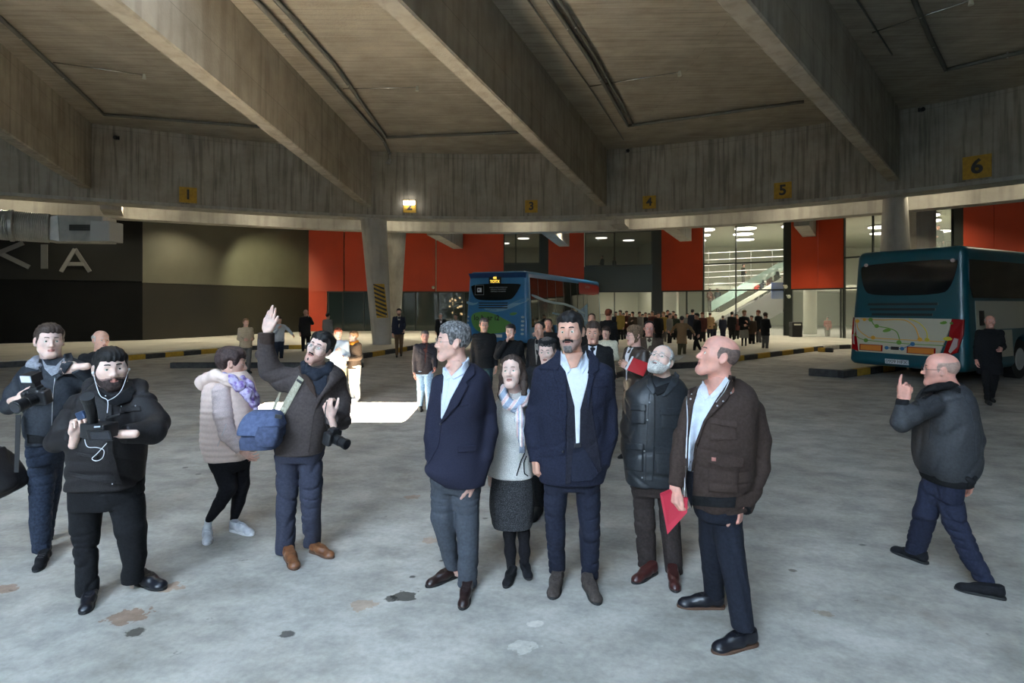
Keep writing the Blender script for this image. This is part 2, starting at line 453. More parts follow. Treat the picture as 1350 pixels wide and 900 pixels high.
HAIR = {   # side view outlines (forward, up) of the hair on a head
 'short': [(.100,.072),(.078,.062),(.052,.048),(.040,.030),(.030,-.004),(.016,-.018),(.012,.020),(-.010,.034),(-.030,.020),(-.036,-.020),(-.046,-.062),(-.100,-.066),(-.17,-.02),(-.17,.17),(.12,.17)],
 'low':   [(.110,.050),(.080,.048),(.056,.040),(.040,.022),(.032,-.004),(.014,-.020),(.010,.016),(-.010,.032),(-.030,.020),(-.036,-.020),(-.046,-.066),(-.100,-.070),(-.17,-.02),(-.17,.17),(.12,.17)],
 'receding':[(.050,.140),(.046,.088),(.030,.060),(.034,.020),(.026,-.008),(.012,-.018),(.010,.020),(-.010,.034),(-.030,.020),(-.036,-.020),(-.046,-.062),(-.100,-.066),(-.17,-.02),(-.17,.17)],
 'sides': [(.020,.052),(.026,.020),(.020,-.008),(.010,-.012),(.008,.020),(-.010,.034),(-.030,.020),(-.036,-.020),(-.046,-.058),(-.100,-.062),(-.17,-.02),(-.17,.060),(-.08,.066),(-.03,.060)],
 'bob':   [(.112,.045),(.085,.045),(.060,.040),(.045,.010),(.035,-.030),(.030,-.085),(-.02,-.115),(-.17,-.12),(-.17,.17),(.12,.17)],
 'woman': [(.110,.056),(.080,.052),(.056,.040),(.044,.012),(.030,-.012),(.012,.000),(.004,.026),(-.012,.034),(-.028,.018),(-.034,-.030),(-.040,-.085),(-.10,-.09),(-.17,-.02),(-.17,.17),(.12,.17)],
}
def strands(s, amp, sc=260, seed=0, ax=(1,.35,.35)):
    rg = np.random.RandomState(seed); ph = rg.uniform(0, 6, 6); ax = np.array(ax)
    def f(p):
        q = p*ax*sc
        n = np.sin(q[:,0]+1.6*np.sin(q[:,1]*.5+ph[0])+1.3*np.sin(q[:,2]*.45+ph[1]))+.6*np.sin(q[:,1]*1.4+q[:,2]*1.1+1.5*np.sin(q[:,0]*.4+ph[2])+ph[3])
        m = np.sin(p[:,0]*55+ph[4]+2*np.sin(p[:,2]*40))*np.sin(p[:,1]*48+ph[5])
        return s.f(p)+amp*(n*.5+m*.6)
    return S(f, s.lo-amp, s.hi+amp)
def hair_sdf(skull, style, t=.010, top=None, amp=.0015, seed=0, sc=260, flat=0):
    P = HAIR[style] if isinstance(style, str) else style
    st = strands(skull, amp, sc, seed)
    def f(p):
        z = p[:,2]; y = p[:,1]
        th = t*(.35+.65*np.clip((z+.07)/.10, 0, 1))
        if top is not None: th = th+(top-t)*np.clip((z-.05)/.06, 0, 1)
        side = poly2(P, y, z)+np.clip(np.abs(p[:,0])-.034, 0, .03)*.45*np.clip((y-.03)/.03, 0, 1)*np.clip((z-.035)/.02, 0, 1)+.0035*np.sin(p[:,0]*170+1.3*np.sin(p[:,0]*60))*np.clip((y-.03)/.03, 0, 1)
        th = np.maximum(th*np.clip(-side/.030+.25, 0, 1), -.004)
        return np.maximum(st.f(p)-th, side-.004)
    g = max(t, top or 0)+amp+.004
    return S(f, skull.lo-g, skull.hi+g)
def beard_sdf(skull, P, t=.006, amp=.0012, xr=None, mouth=True, seed=0, x0=0.0):
    st = strands(skull, amp, 420, seed, (1,1,.6)); mo = ell((0, .095, -.0655), (.021, .03, .0075))
    def f(p):
        side = poly2(P, p[:,1], p[:,2])
        if xr: side = np.maximum(side, np.abs(p[:,0]-x0)-xr)
        d = np.maximum(st.f(p)-np.maximum(t*np.clip(-side/.010+.3, 0, 1), -.004), side-.002)
        if mouth: d = np.maximum(d, -mo.f(p))
        return d
    return S(f, skull.lo-t-.003, skull.hi+t+.003)
BEARD = [(.125,-.043),(.086,-.046),(.060,-.052),(.036,-.040),(.026,.0),(.012,.0),(.010,-.05),(.020,-.085),(.020,-.112),(.06,-.135),(.12,-.125)]
def hand_sdf(curl=((8,12,8),)*4, thumb=(35, 10, 10), spread=(6,1,-4,-9), side=1, sc=1.0):
    L = [(.040,.025,.022), (.045,.029,.023), (.041,.027,.022), (.032,.021,.019)]
    by = [.030, .0105, -.0095, -.0280]; bx = [.088, .092, .088, .080]; r0 = [.0095, .0098, .0092, .0082]
    fs = []
    for i in range(4):
        p = A3(bx[i], by[i], 0); a = 0; sp = math.radians(spread[i]); pts = [(A3(.045, by[i]*.7, 0), .012), (p, r0[i]+.001)]
        for j in range(3):
            a += math.radians(curl[i % len(curl)][j]); 
            d = A3(math.cos(a)*math.cos(sp), math.cos(a)*math.sin(sp) if a < 1.6 else 0, -math.sin(a))
            p = p+d*L[i][j]; pts.append((p, r0[i]-.0008*(j+1)))
        fs.append(chain(pts, .004))
    a, b, c = [math.radians(v) for v in thumb]
    p0 = A3(.018, .026, -.006); d = A3(math.cos(a), math.sin(a)*math.cos(b), -math.sin(a)*math.sin(b)); p1 = p0+d*.046
    d2 = A3(math.cos(a-c), math.sin(a-c)*math.cos(b), -math.sin(a-c)*math.sin(b)-.1); p2 = p1+d2*.034
    d3 = A3(math.cos(a-2*c), math.sin(a-2*c)*math.cos(b), -math.sin(a-c)*math.sin(b)-.15); p3 = p2+d3*.026
    th = chain([(p0, .017), (p1, .0125), (p2, .0108), (p3, .0090)], .008)
    palm = U(rbox((.050, 0, 0), (.045, .038, .0135), .013), ell((.035, .024, -.008), (.034, .017, .014)), ell((.035, -.024, -.006), (.036, .014, .013)),
             cap((-.07, 0, 0), (.006, 0, 0), .025, .0265), k=.014)
    fing = U(*fs, k=.0035)
    def f(p):
        q = p/sc
        if side < 0: q = q*A3(1, -1, 1)
        return smin(smin(palm.f(q), fing.f(q), .010), th.f(q), .010)*sc
    return S(f, A3(-.10, -.12, -.14)*sc, A3(.20, .12, .06)*sc)
CURL = {'relax': dict(curl=((20,28,15),(26,32,18),(30,36,20),(34,38,22)), thumb=(32,35,12)),
        'fist':  dict(curl=((72,88,50),(76,92,50),(80,92,50),(82,92,50)), thumb=(30,75,35), spread=(3,1,-1,-4)),
        'hold':  dict(curl=((48,52,30),(52,55,30),(56,58,32),(60,58,32)), thumb=(48,55,15), spread=(5,1,-2,-6)),
        'open':  dict(curl=((4,6,4),(2,5,4),(3,6,4),(6,8,5)), thumb=(42,25,5), spread=(9,2,-3,-9)),
        'point': dict(curl=((12,14,8),(60,80,40),(70,88,45),(74,88,45)), thumb=(38,55,20)),
        'flat':  dict(curl=((10,12,8),(12,14,8),(14,16,8),(18,18,10)), thumb=(40,20,8), spread=(4,1,-2,-6))}
def basis(d, n, side):
    """hand frame: fingers along d, palm facing n"""
    d = A3(*d); d /= np.linalg.norm(d); n = A3(*n); n = n-d*(n @ d); n /= np.linalg.norm(n)
    z = -n; y = np.cross(z, d)
    return np.stack([d, y, z], 1)
SKIN = {}
def skin(name, rgb, red=(0.5,0.09,0.06)):
    c = srgb(rgb); c1 = tuple(v*.86 for v in c); c2 = (min(1, c[0]*1.08), c[1]*1.02, c[2]*.99)
    return mat(name, c1, .48, col2=c2, scale=22, detail=5, bump=.12, bscale=240, spec=.4, subs=.12)
def uvs(c, r, R, n=14):
    V = []; Q = []
    for i in range(n//2+1):
        a = PI*i/(n//2)
        for j in range(n):
            b = 2*PI*j/n; V.append(c+R @ A3(r*math.sin(a)*math.cos(b), r*math.cos(a), r*math.sin(a)*math.sin(b)))
    for i in range(n//2):
        for j in range(n): Q.append((i*n+j, i*n+(j+1) % n, (i+1)*n+(j+1) % n, (i+1)*n+j))
    return np.array(V), np.array(Q)
M_LIP = mat('lips', srgb((178,118,106)), .45); M_WHITE = mat('eye_white', srgb((225,218,212)), .25); M_IRIS = mat('iris_brown', srgb((60,40,28)), .2); M_PUP = mat('pupil', (.004,.004,.004), .1)
M_MOUTH = mat('mouth_inside', srgb((70,28,26)), .6); M_STUB = {}; M_LASH = mat('lash', (.035,.022,.018), .6)
def stubble(rgb): return mat('stubble_%d_%d_%d' % rgb, srgb(rgb), .7, col2=tuple(v*1.25 for v in srgb(rgb)), scale=160, bump=.2, bscale=500)
class Person:
    def __init__(s, label, zoom, Y, base, group=None, res=1.0, name='person', cat='person'):
        s.ox, s.oy, s.z = zoom; s.Y = Y; s.q = res; s.bV = []; s.bQ = []; s.bM = []
        s.bmats = None; s.objs = {}; s.stub = None
        if isinstance(base, tuple) and len(base) == 2: b = fp(s.ox+base[0]/s.z, s.oy+base[1]/s.z)
        else: b = A3(*base)
        s.root = empty(name, b, label, cat, group)
    def P(s, x, y, d=0.0): return at(s.ox+x/s.z, s.oy+y/s.z, s.Y+d)
    def px(s, *pts): return [(s.ox+x/s.z, s.oy+y/s.z) for x, y in pts]
    def m(s, r, d=0.0): return r/s.z*(s.Y+d)/F
    def loft(s, rows, n=2.4):
        R = []
        for r in rows:
            y, xl, xr, b = r[:4]; d = r[4] if len(r) > 4 else 0.0
            c = s.P((xl+xr)/2, y, d); w = s.m((xr-xl)/2, d); w = math.sqrt(max(w*w-(b*c[0]/c[1])**2, (.55*w)**2)); R.append((c[2], c[0], c[1], w, b))
        return loft(R, n)
    def chain(s, pts, k=.03): return chain([(s.P(p[0], p[1], p[2]), s.m(p[3], p[2])*s.ca(p[0])) for p in pts], k)
    def ca(s, x): t = (s.ox+x/s.z-CX)/F; return 1/math.sqrt(1+t*t)
    def add_body(s, V, Q, mi):
        n = sum(len(v) for v in s.bV); s.bV.append(V); s.bQ.append(Q+n); s.bM.append(np.asarray(mi) if np.ndim(mi) else np.full(len(Q), mi))
    def head(s, x, y, d=0, yaw=0, pitch=0, roll=0, hs=1.0, neck=None, gaze=(0,0), stub=None, nr=.055, hres=None, absy=False, **o):
        """x, y: middle of the head (between crown and chin) in the zoom; neck: (x, y, d) base of the neck"""
        if not absy: yaw -= math.degrees(math.atan((s.ox+x/s.z-CX)/F))
        s.R = rotm(yaw, pitch, roll); s.hc = s.P(x, y, d); s.hs = hs
        full, skull = head_sdf(o); s.eye = o.get('eye', 1.0); s.skull = skull; s.full = full
        if neck is not None:
            nb = s.R.T @ (s.P(*neck)-s.hc)/hs
            a = A3(0, -.022, -.045); nk = chain([(a, nr*.95), (a*.5+nb*.5+A3(0, .004, 0), nr*.93), (nb, nr*1.12)], .03)
            fl = S(lambda p: smin(full.f(p), nk.f(p), .022), np.minimum(full.lo, nk.lo), np.maximum(full.hi, nk.hi)); s.nbw = s.P(*neck)
        else: fl = full
        res = (hres or .0036)*s.q
        V, Q = surf(fl, res); V = relax(V, Q, 1, .35)
        c = V[Q].mean(1); mi = np.zeros(len(Q), int)
        op = o.get('open', 0)
        lip = (np.abs(c[:,0]) < .021-.25*np.abs(c[:,2]+.065+op*.5)) & (c[:,2] < -.0545-.12*np.abs(c[:,0])) & (c[:,2] > -.0765-op*1.3+.25*np.abs(c[:,0])) & (c[:,1] > .074)
        mi[lip] = 1
        inn = (np.abs(c[:,0]) < .019) & (np.abs(c[:,2]+.0643+op*.45) < .0015+op*.62) & (c[:,1] < .090+op*.1) & (c[:,1] > .06); mi[inn] = 5
        if stub:
            sb = (poly2([(a, b) for a, b in BEARD], c[:,1], c[:,2]) < 0) & ~lip & ~inn; mi[sb] = 6
        s.add_body(s.hc+(V*hs) @ s.R.T, Q, mi)
        if not o.get('shut'):
            g = rotm(0,0,0); gy, gp = math.radians(gaze[0]), math.radians(gaze[1])
            G = np.array([[math.cos(gy), -math.sin(gy)*1, 0], [math.sin(gy), math.cos(gy), 0], [0, 0, 1.]]) @ np.array([[1, 0, 0], [0, math.cos(gp), -math.sin(gp)], [0, math.sin(gp), math.cos(gp)]])
            for sx in (1, -1):
                ev, eq = uvs(A3(0,0,0), .0125, np.eye(3), 16)
                cc = ev[eq].mean(1); an = np.degrees(np.arccos(np.clip(cc[:,1]/np.linalg.norm(cc, axis=1), -1, 1)))
                m2 = np.where(an < 17, 4, np.where(an < 33, 3, 2))
                ev = ev @ G.T+A3(sx*.031, .0718, .0008)
                s.add_body(s.hc+(ev*hs) @ s.R.T, eq, m2)
        s.stub = stub
    def L2W(s, q): return s.hc+(np.atleast_2d(q)*s.hs) @ s.R.T
    def local(s, name, sd, res, m, it=1, parent=None, mif=None):
        V, Q = surf(sd, res*s.q); V = relax(V, Q, it)
        o = mesh_obj(name, s.hc+(V*s.hs) @ s.R.T, Q, m, parent or s.root, mif(V[Q].mean(1)) if mif else None); s.objs[name] = o; return o
    def hair(s, m, style='short', t=.010, top=None, amp=.0015, sc=260, res=.0036, extra=None, name='hair'):
        h = hair_sdf(s.skull, style, t, top, amp, 1, sc)
        if extra: h = U(h, *extra, k=.02)
        return s.local(name, h, res, m)
    def brows(s, m, r=.0030, tilt=0, z=.0275, dz=0):
        b = MB()
        for sx in (1, -1):
            pts = [(sx*.013, .0925, z-.001+dz), (sx*.024, .0900, z+.002+tilt), (sx*.036, .0825, z+.002+tilt), (sx*.046, .0715, z-.003)]
            b.tube(s.L2W(A3(*[list(p) for p in pts]) if 0 else np.array(pts)), [r*.8*s.hs, r*s.hs, r*s.hs, r*.5*s.hs], 6)
        s.objs['eyebrows'] = b.build('eyebrows', m, s.root, smooth=True)
        lb = MB(); u = .0012+.0042*s.eye
        for sx in (1, -1): lb.tube(s.L2W(np.array([(sx*.0185, .0775, u-.0025), (sx*.025, .0825, u), (sx*.033, .0830, u+.0004), (sx*.0425, .0765, u-.0022)])), [.0006*s.hs, .0012*s.hs, .0013*s.hs, .0007*s.hs], 5)
        lb.build('eyelashes', M_LASH, s.root, smooth=True)
    def glasses(s, m, rx=.021, rz=.015, y=.107, z=.002, r=.0013, lens=True):
        g = empty('glasses', s.L2W(A3(0, y, z))[0]-A3(*wloc(s.root))); g.parent = s.root
        b = MB()
        for sx in (1, -1):
            b.tube(s.L2W(np.array([(sx*.033+rx*math.cos(a), y-.004-.12*abs(rx*math.cos(a)) if 0 else y-.003, z+rz*math.sin(a)) for a in np.linspace(0, 2*PI, 17)[:-1]])), r*s.hs, 6, closed=True)
            b.tube(s.L2W(np.array([(sx*(.033+rx), y-.004, z+.003), (sx*.074, .070, z+.004), (sx*.079, -.002, z+.008), (sx*.078, -.020, z-.006)])), r*s.hs, 6)
        b.tube(s.L2W(np.array([(-.012, y-.002, z+.002), (0, y+.003, z+.004), (.012, y-.002, z+.002)])), r*s.hs, 6)
        b.build('frame', m, g, smooth=True)
        if lens:
            for sx in (1, -1):
                l = MB(); l.prism([s.L2W(A3(sx*.033+rx*.95*math.cos(a), y-.0035, z+rz*.95*math.sin(a)))[0] for a in np.linspace(0, 2*PI, 17)[:-1]], s.R @ A3(0, .0008, 0))
                l.build('lens', M_LENS, g)
    def hand(s, x, y, d, dirv, palm, side=1, pose='relax', sc=1.0, res=.0032, **kw):
        o = dict(CURL[pose]); o.update(kw); h = hand_sdf(side=side, sc=sc, **o); B = basis(dirv, palm, side)
        V, Q = surf(h, res*s.q); V = relax(V, Q, 1, .3); V = s.P(x, y, d)+V @ B.T
        s.add_body(V, Q, 0); s.hb = B; return V
    def inner(s, sd, res=.016):
        sd = grow(sd, -.010)
        V, Q = surf(sd, res); s.add_body(V, Q, 0)
    def finish(s, sk):
        mats = [sk, M_LIP, M_WHITE, M_IRIS, M_PUP, M_MOUTH, stubble(s.stub) if s.stub else sk]
        o = mesh_obj('body', np.concatenate(s.bV), np.concatenate(s.bQ), mats, s.root, np.concatenate(s.bM)); s.objs['body'] = o; return o
    def garment(s, name, sd, m, res=.009, it=1, parent=None, mif=None):
        o = sdf_obj(name, sd, res*s.q, m, parent or s.root, it, mif); s.objs[name] = o; return o
    def bv(s, *names): return bvh_of([s.objs[n] for n in names])
    def drape(s, name, pts, bv, m, off=.005, parent=None, **k):
        return drape(name, s.px(*pts), bv, m, parent or s.root, off, **k)
    def dline(s, name, pts, bv, r, m, parent=None, off=0.0, **k): return dline(name, s.px(*pts), bv, r, m, parent or s.root, off, **k)
    def shoe(s, heel, toe, m, sole, style='derby', L=None, lift=0, lace=None, wd=1.0, toepx=True, ankle=True, zc=0.0):
        """heel, toe: zoom positions of the sole's ends on the floor"""
        a = fp(s.ox+heel[0]/s.z, s.oy+heel[1]/s.z, zc) ; b = fp(s.ox+toe[0]/s.z, s.oy+toe[1]/s.z, zc)
        d = b-a; n = np.linalg.norm(d); d /= n; L = L or min(max(n, .25), .30); k = L/.29
        if toepx: a = b-d*L
        pt = math.radians(lift); dd = d*math.cos(pt)-A3(0,0,1)*math.sin(pt); uu = A3(0,0,1)*math.cos(pt)+d*math.sin(pt); ll = np.cross(uu, dd)
        B = np.stack([dd, ll, uu], 1); o = b-dd*L if lift else a
        lowc = {'derby': .088, 'sneaker': .095, 'flat': .060, 'boot': .14}[style]
        up = U(cap((.048, 0, .048), (.125, 0, .048), .036, .036), cap((.125, 0, .040), (.238, 0, .026), .041, .028),
               cap((.045, 0, .050), (.050, 0, .110), .036, .038) , cap((.09, 0, .07), (.16, 0, .045), .024, .03), ell((.235, 0, .020), (.050, .040, .026)), k=.025)
        hollow = cap((.050, 0, .085), (.046, 0, .16), .029, .030)
        def f(p):
            q = p/k*A3(1, 1/wd, 1); dq = up.f(q)
            dq = np.maximum(dq, .010-q[:,2]); dq = np.maximum(dq, q[:,2]-lowc+.12*(q[:,0]-.05)*(1 if style != 'flat' else 0))
            if style == 'flat': dq = np.maximum(dq, -cap((.05, 0, .075), (.15, 0, .070), .028, .024).f(q))
            return dq*k
        sd = S(f, A3(-.02, -.07, 0)*k, A3(.31, .07, .13)*k)
        V, Q = surf(sd, .0045*s.q); V = relax(V, Q, 1, .4)
        sh = mesh_obj('shoe', o+V @ B.T, Q, m, s.root)
        out = [(-.004*0+.002, -.018), (.0, 0), (.002, .018), (.02, .034), (.06, .037), (.11, .036), (.17, .044), (.22, .045), (.265, .033), (.288, .012), (.290, -.004), (.283, -.020), (.255, -.037), (.21, -.043), (.16, -.038), (.11, -.032), (.06, -.036), (.02, -.033)]
        out = smoothpoly(out, 1); h = .024 if style == 'sneaker' else .016
        mb = MB(); mb.prism([o+B @ A3(x*k, y*k*wd, 0) for x, y in out], B @ A3(0, 0, h)); mb.build('sole', sole, sh, bevel=.003)
        if lace is not None:
            lb = MB(); bv = bvh_of([sh])
            for i in range(4):
                x = (.105+.020*i)*k; pts = []
                for y in np.linspace(-.02, .02, 5):
                    st = Vector(o+B @ A3(x+(.006 if i % 2 else -.004)*y/.02, y*k, .2)); h0 = bv.ray_cast(st, Vector(-B[:,2]))[0]
                    if h0: pts.append(np.array(h0)+B[:,2]*.001)
                if len(pts) > 2: lb.tube(pts, .0022, 5)
            if lb.V: lb.build('laces', lace, sh, smooth=True)
        return sh
M_LENS = mat('clear_lens', (.9,.92,.95), .05, alpha=.05, spec=.3)
# ------------------------------------------------------------------ the people in the foreground
NAVY = cloth('navy_wool', (25,28,44), amt=.3, scale=90); SUITN = cloth('navy_suit_cloth', (31,32,48), amt=.15, scale=140, bump=.12)
NAVYT = cloth('navy_trousers', (27,30,44), amt=.2); GREYT = cloth('grey_blue_trousers', (62,66,73), amt=.15, bump=.12)
SHIRT = cloth('pale_blue_shirt', (196,203,216), amt=.06, bump=.08); WSHIRT = cloth('light_blue_shirt', (204,208,215), amt=.05, bump=.08)
BLACKC = cloth('black_cloth', (20,20,22)); BLACKN = cloth('black_nylon', (24,21,23), rough=.7, spec=.35); BLACKJ = cloth('black_jeans', (17,17,20))
BROWNJ = cloth('dark_brown_jacket', (54,42,37), amt=.2); BROWNW = cloth('brown_fleece', (66,58,57), amt=.2); WAXED = cloth('waxed_jacket', (31,34,38), rough=.45, spec=.5, bump=.1)
BROWNT = cloth('dark_brown_trousers', (46,38,36)); DNAVYT = cloth('dark_navy_trousers', (22,25,35)); DENIM = cloth('dark_denim', (35,42,56), amt=.4); DENIM2 = cloth('blue_denim', (29,33,50), amt=.3)
NYLONG = cloth('grey_blouson', (46,47,50), rough=.65, spec=.3, bump=.15); RIBB = cloth('black_ribbing', (18,18,20)); SLATE = cloth('slate_jacket', (38,42,49), rough=.6)
PINK = cloth('pink_nylon', (232,206,194), rough=.5, amt=.05, bump=.05); KNIT = cloth('mauve_knit', (212,190,186), amt=.15, scale=150); INDIGO = cloth('indigo_chinos', (51,53,67), amt=.15)
LEGG = cloth('black_leggings', (20,18,22)); CREAM = cloth('cream_boucle', (206,202,196), amt=.25, scale=200, bump=.9, bscale=260); TWEED = mat('black_tweed', srgb((22,22,25)), .9, col2=srgb((96,96,100)), scale=230, detail=5, lo=.48, hi=.72, bump=.5, bscale=260)
LEATB = mat('brown_leather', srgb((124,78,48)), .42, col2=srgb((92,56,34)), scale=30, bump=.1); LEATD = mat('dark_brown_leather', srgb((46,30,28)), .3, col2=srgb((34,22,20)), scale=30)
LEATK = mat('black_leather', srgb((22,23,30)), .36, bump=.05, scale=20); OXB = mat('oxblood_leather', srgb((62,32,30)), .28); SUEDE = cloth('brown_suede', (62,54,50)); KSUEDE = cloth('black_suede', (18,18,22))
SOLEK = mat('black_rubber', (.012,.012,.012), .7); SOLEB = mat('brown_sole', srgb((84,60,46)), .7); SOLEW = mat('white_sole', srgb((220,220,222)), .6); WLEA = mat('white_trainer', srgb((205,205,208)), .5, col2=srgb((170,172,178)), scale=18, bump=.1)
HK = cloth('black_hair', (26,24,24), rough=.55, amt=.5, scale=120, bump=.4); HB = cloth('brown_hair', (58,46,40), rough=.55, amt=.5, scale=120, bump=.4); HG = mat('salt_and_pepper_hair', srgb((52,50,50)), .65, col2=srgb((138,136,136)), scale=85, detail=5, lo=.40, hi=.66, bump=.5, bscale=220, stretch=(1,1,.5))
HW = mat('white_hair', srgb((196,192,186)), .7, col2=srgb((150,146,140)), scale=90, detail=5, bump=.4); HWB = mat('white_beard_hair', srgb((215,210,203)), .75, col2=srgb((165,160,152)), scale=120, detail=5, bump=.5)
HDG = cloth('dark_grey_hair', (74,68,66), amt=.5, scale=120); HBL = cloth('light_brown_hair', (120,92,66), rough=.55, amt=.4, scale=100, bump=.4)
SK1 = skin('skin_fair', (214,172,156)); SK2 = skin('skin_warm', (205,158,138)); SK3 = skin('skin_pale', (220,188,174)); SK4 = skin('skin_ruddy', (208,152,136))
METAL = mat('brushed_metal', (.6,.6,.62), .35, metal=1); BLKP = mat('black_plastic', (.012,.012,.014), .4); BLKM = mat('black_metal', (.02,.02,.022), .35, metal=.4); GLF = mat('grey_glasses_frame', (.12,.1,.1), .35, metal=.6); WHT = mat('white_plastic', srgb((225,226,228)), .4)
GLASSK = mat('dark_lens_glass', (.01,.012,.02), .04, spec=.9)
def limb_end(s, a, b):                    # sleeve cut square at b
    return cutplane(s, b, np.array(b)-np.array(a))
def arm(p, pts, k=.03, cut=True):
    c = p.chain(pts, .018); a, b = pts[-2], pts[-1]
    e = p.P(*b[:3]); d = e-p.P(*a[:3])
    if cut: cc = c; c = S(lambda q: np.where(np.linalg.norm(q-e, axis=1) < .09, np.maximum(cc.f(q), (q-e) @ d/np.linalg.norm(d)), cc.f(q)), c.lo, c.hi)
    return c
def legs(p, L, Rr, pelvis, hemL, hemR, k=.02):
    """trouser legs; hems are heights in the zoom"""
    def one(pts, hem):
        c = p.chain(pts, .012); i = pts[-1]; return cutz(c, zlo=p.P(0, hem, i[2])[2])
    return U(one(L, hemL), one(Rr, hemR), p.loft(pelvis), k=k)
# ---- 1 bearded man in a navy overcoat, centre
def man_navy_coat():
    p = Person('black-haired person with a goatee in a navy overcoat, middle of the front row', (640,400,2.143), 3.88, (245,790))
    p.head(240, 80, -.02, yaw=-14, pitch=2, roll=-3, hs=1.06, neck=(250,186,.0), gaze=(0,-8), stub=(146,116,106), open=.003, jaw=1.08, w=1.02, nr=.060, nose=1.05, eye=.35)
    p.hair(HK, 'short', .012, top=.020, amp=.0034, sc=170); p.brows(HK, r=.0045)
    mus = chain([(A3(x, y, z), r) for x, y, z, r in [(-.031,.070,-.075,.004),(-.027,.080,-.057,.0055),(-.010,.096,-.051,.0065),(.010,.096,-.051,.0065),(.027,.080,-.057,.0055),(.031,.070,-.075,.004)]], .01)
    p.local('moustache', strands(mus, .0012, 500), .0030, HK)
    p.local('beard', beard_sdf(p.skull, [(.125,-.086),(.070,-.090),(.050,-.104),(.040,-.135),(.125,-.135)], .0045, .0010, xr=.026), .003, cloth('grey_goatee', (104,98,95), amt=.5))
    p.local('goatee_edge', strands(U(ell((0,.084,-.084), (.010,.006,.011)), chain([(A3(-.034,.062,-.080),.006),(A3(-.020,.080,-.108),.008),(A3(.020,.080,-.108),.008),(A3(.034,.062,-.080),.006)], .01), k=.004), .001, 500), .0030, cloth('grey_flecked_beard', (84,78,76), amt=.5))
    p.hand(140, 440, -.04, (.10,-.1,-1), (.85,.3,0), -1, 'relax', sc=1.02, curl=((45,50,25),(50,52,25),(54,55,25),(58,55,25)))
    p.inner(U(p.chain([(250,170,.02,24),(248,240,.02,52),(245,430,.02,50)]), p.chain([(150,200,.02,18),(130,320,.03,16),(140,440,-.04,11)]), p.chain([(345,200,.02,18),(355,330,.04,16),(310,430,-.02,12)]), p.chain([(205,500,.02,26),(196,640,0,20),(202,765,.04,13),(204,785,.05,13)]), p.chain([(285,500,.02,26),(292,640,0,20),(296,775,.02,13),(298,792,.03,13)]), k=.03))
    p.finish(SK2)
    tr = legs(p, [(203,470,.02,36),(196,560,.0,31),(197,650,-.01,26.5),(203,770,.05,23)], [(288,470,.02,37),(292,560,.0,32),(294,650,-.01,27.5),(296,785,.03,23)], [(440,168,326,.115,.02),(490,170,322,.115,.02),(520,174,318,.10,.02)], 757, 773)
    p.garment('trousers', folds(tr, .006, .085, (1,1,2.6), 3), NAVYT)
    p.shoe((207,777), (188,838), SUEDE, SOLEK, lace=SUEDE, wd=1.05); p.shoe((282,792), (320,854), SUEDE, SOLEK, lace=SUEDE, wd=1.05)
    coat = p.loft([(146,214,286,.045,.075),(162,184,316,.070,.065),(180,152,344,.100,.045),(205,142,350,.125,.03),(240,142,348,.135,.02),(300,142,340,.145,.01),(380,146,336,.14,.01),(450,148,342,.15,0),(500,152,335,.15,0)], 2.5)
    A1 = arm(p, [(162,198,.03,26),(140,300,.04,24),(133,360,.02,23),(143,446,-.04,19)]); A2 = arm(p, [(334,198,.03,26),(348,300,.05,24),(350,370,.03,24),(330,450,-.04,21)])
    p.garment('overcoat', folds(U(coat, A1, A2, k=.05), .005, .12, (1,1,1.3), 5), NAVY)
    bv = p.bv('overcoat'); nb = bvh_of([p.objs['body'], p.objs['overcoat']])
    p.drape('jacket_front', [(205,150),(290,150),(300,210),(302,300),(330,470),(318,482),(262,440),(240,510),(225,512),(230,400),(226,300),(212,220)], bv, cloth('black_blazer', (28,28,38)), .006)
    p.drape('shirt', [(215,140),(238,150),(268,150),(282,140),(292,158),(290,215),(268,300),(266,396),(256,396),(252,290),(228,200)], nb, WSHIRT, .009)
    p.drape('throat', [(222,138),(240,184),(258,180),(276,138)], nb, SK2, .013)
    p.drape('trousers_front', [(248,398),(270,396),(300,440),(322,480),(300,500),(250,505),(240,500)], bv, NAVYT, .012)
    p.drape('belt', [(250,395),(270,393),(272,406),(250,409)], bv, LEATK, .018)
    for pts in ([(213,132),(222,150),(242,188),(232,200),(212,172)], [(283,132),(280,150),(262,182),(274,200),(292,170)]): p.drape('shirt_collar', pts, nb, SHIRT, .014)
    p.drape('lapel', [(206,140),(214,150),(228,205),(232,300),(222,420),(228,400),(212,330),(205,240),(186,180),(196,152)], bv, NAVY, .012)
    p.drape('lapel', [(290,140),(318,158),(312,190),(300,240),(292,300),(302,330),(288,290),(286,230),(296,180)], bv, NAVY, .014)
    p.drape('collar', [(203,130),(212,134),(214,160),(206,190),(178,186),(150,184),(168,168),(192,150)], nb, NAVY, .014, bulge=.004)
    p.drape('collar', [(290,130),(300,134),(320,158),(322,186),(300,205),(288,196),(296,168)], nb, NAVY, .014, bulge=.004)
    for a, b in ([(150,232),(210,236)], [(300,238),(345,234)]): p.dline('seam', [a, b], bv, .0022, NAVY, off=.002)
    p.dline('seam', [(228,250),(226,505)], bv, .0025, NAVY, off=.003)
    for y in (243, 300, 358, 418):
        h = hitn(bv, *p.px((219,y))[0]); MB().sphere((h.x, h.y-.004, h.z), .0085, 10, sc=(1,.5,1)).build('button', BLKP, p.root, smooth=True)
    return p
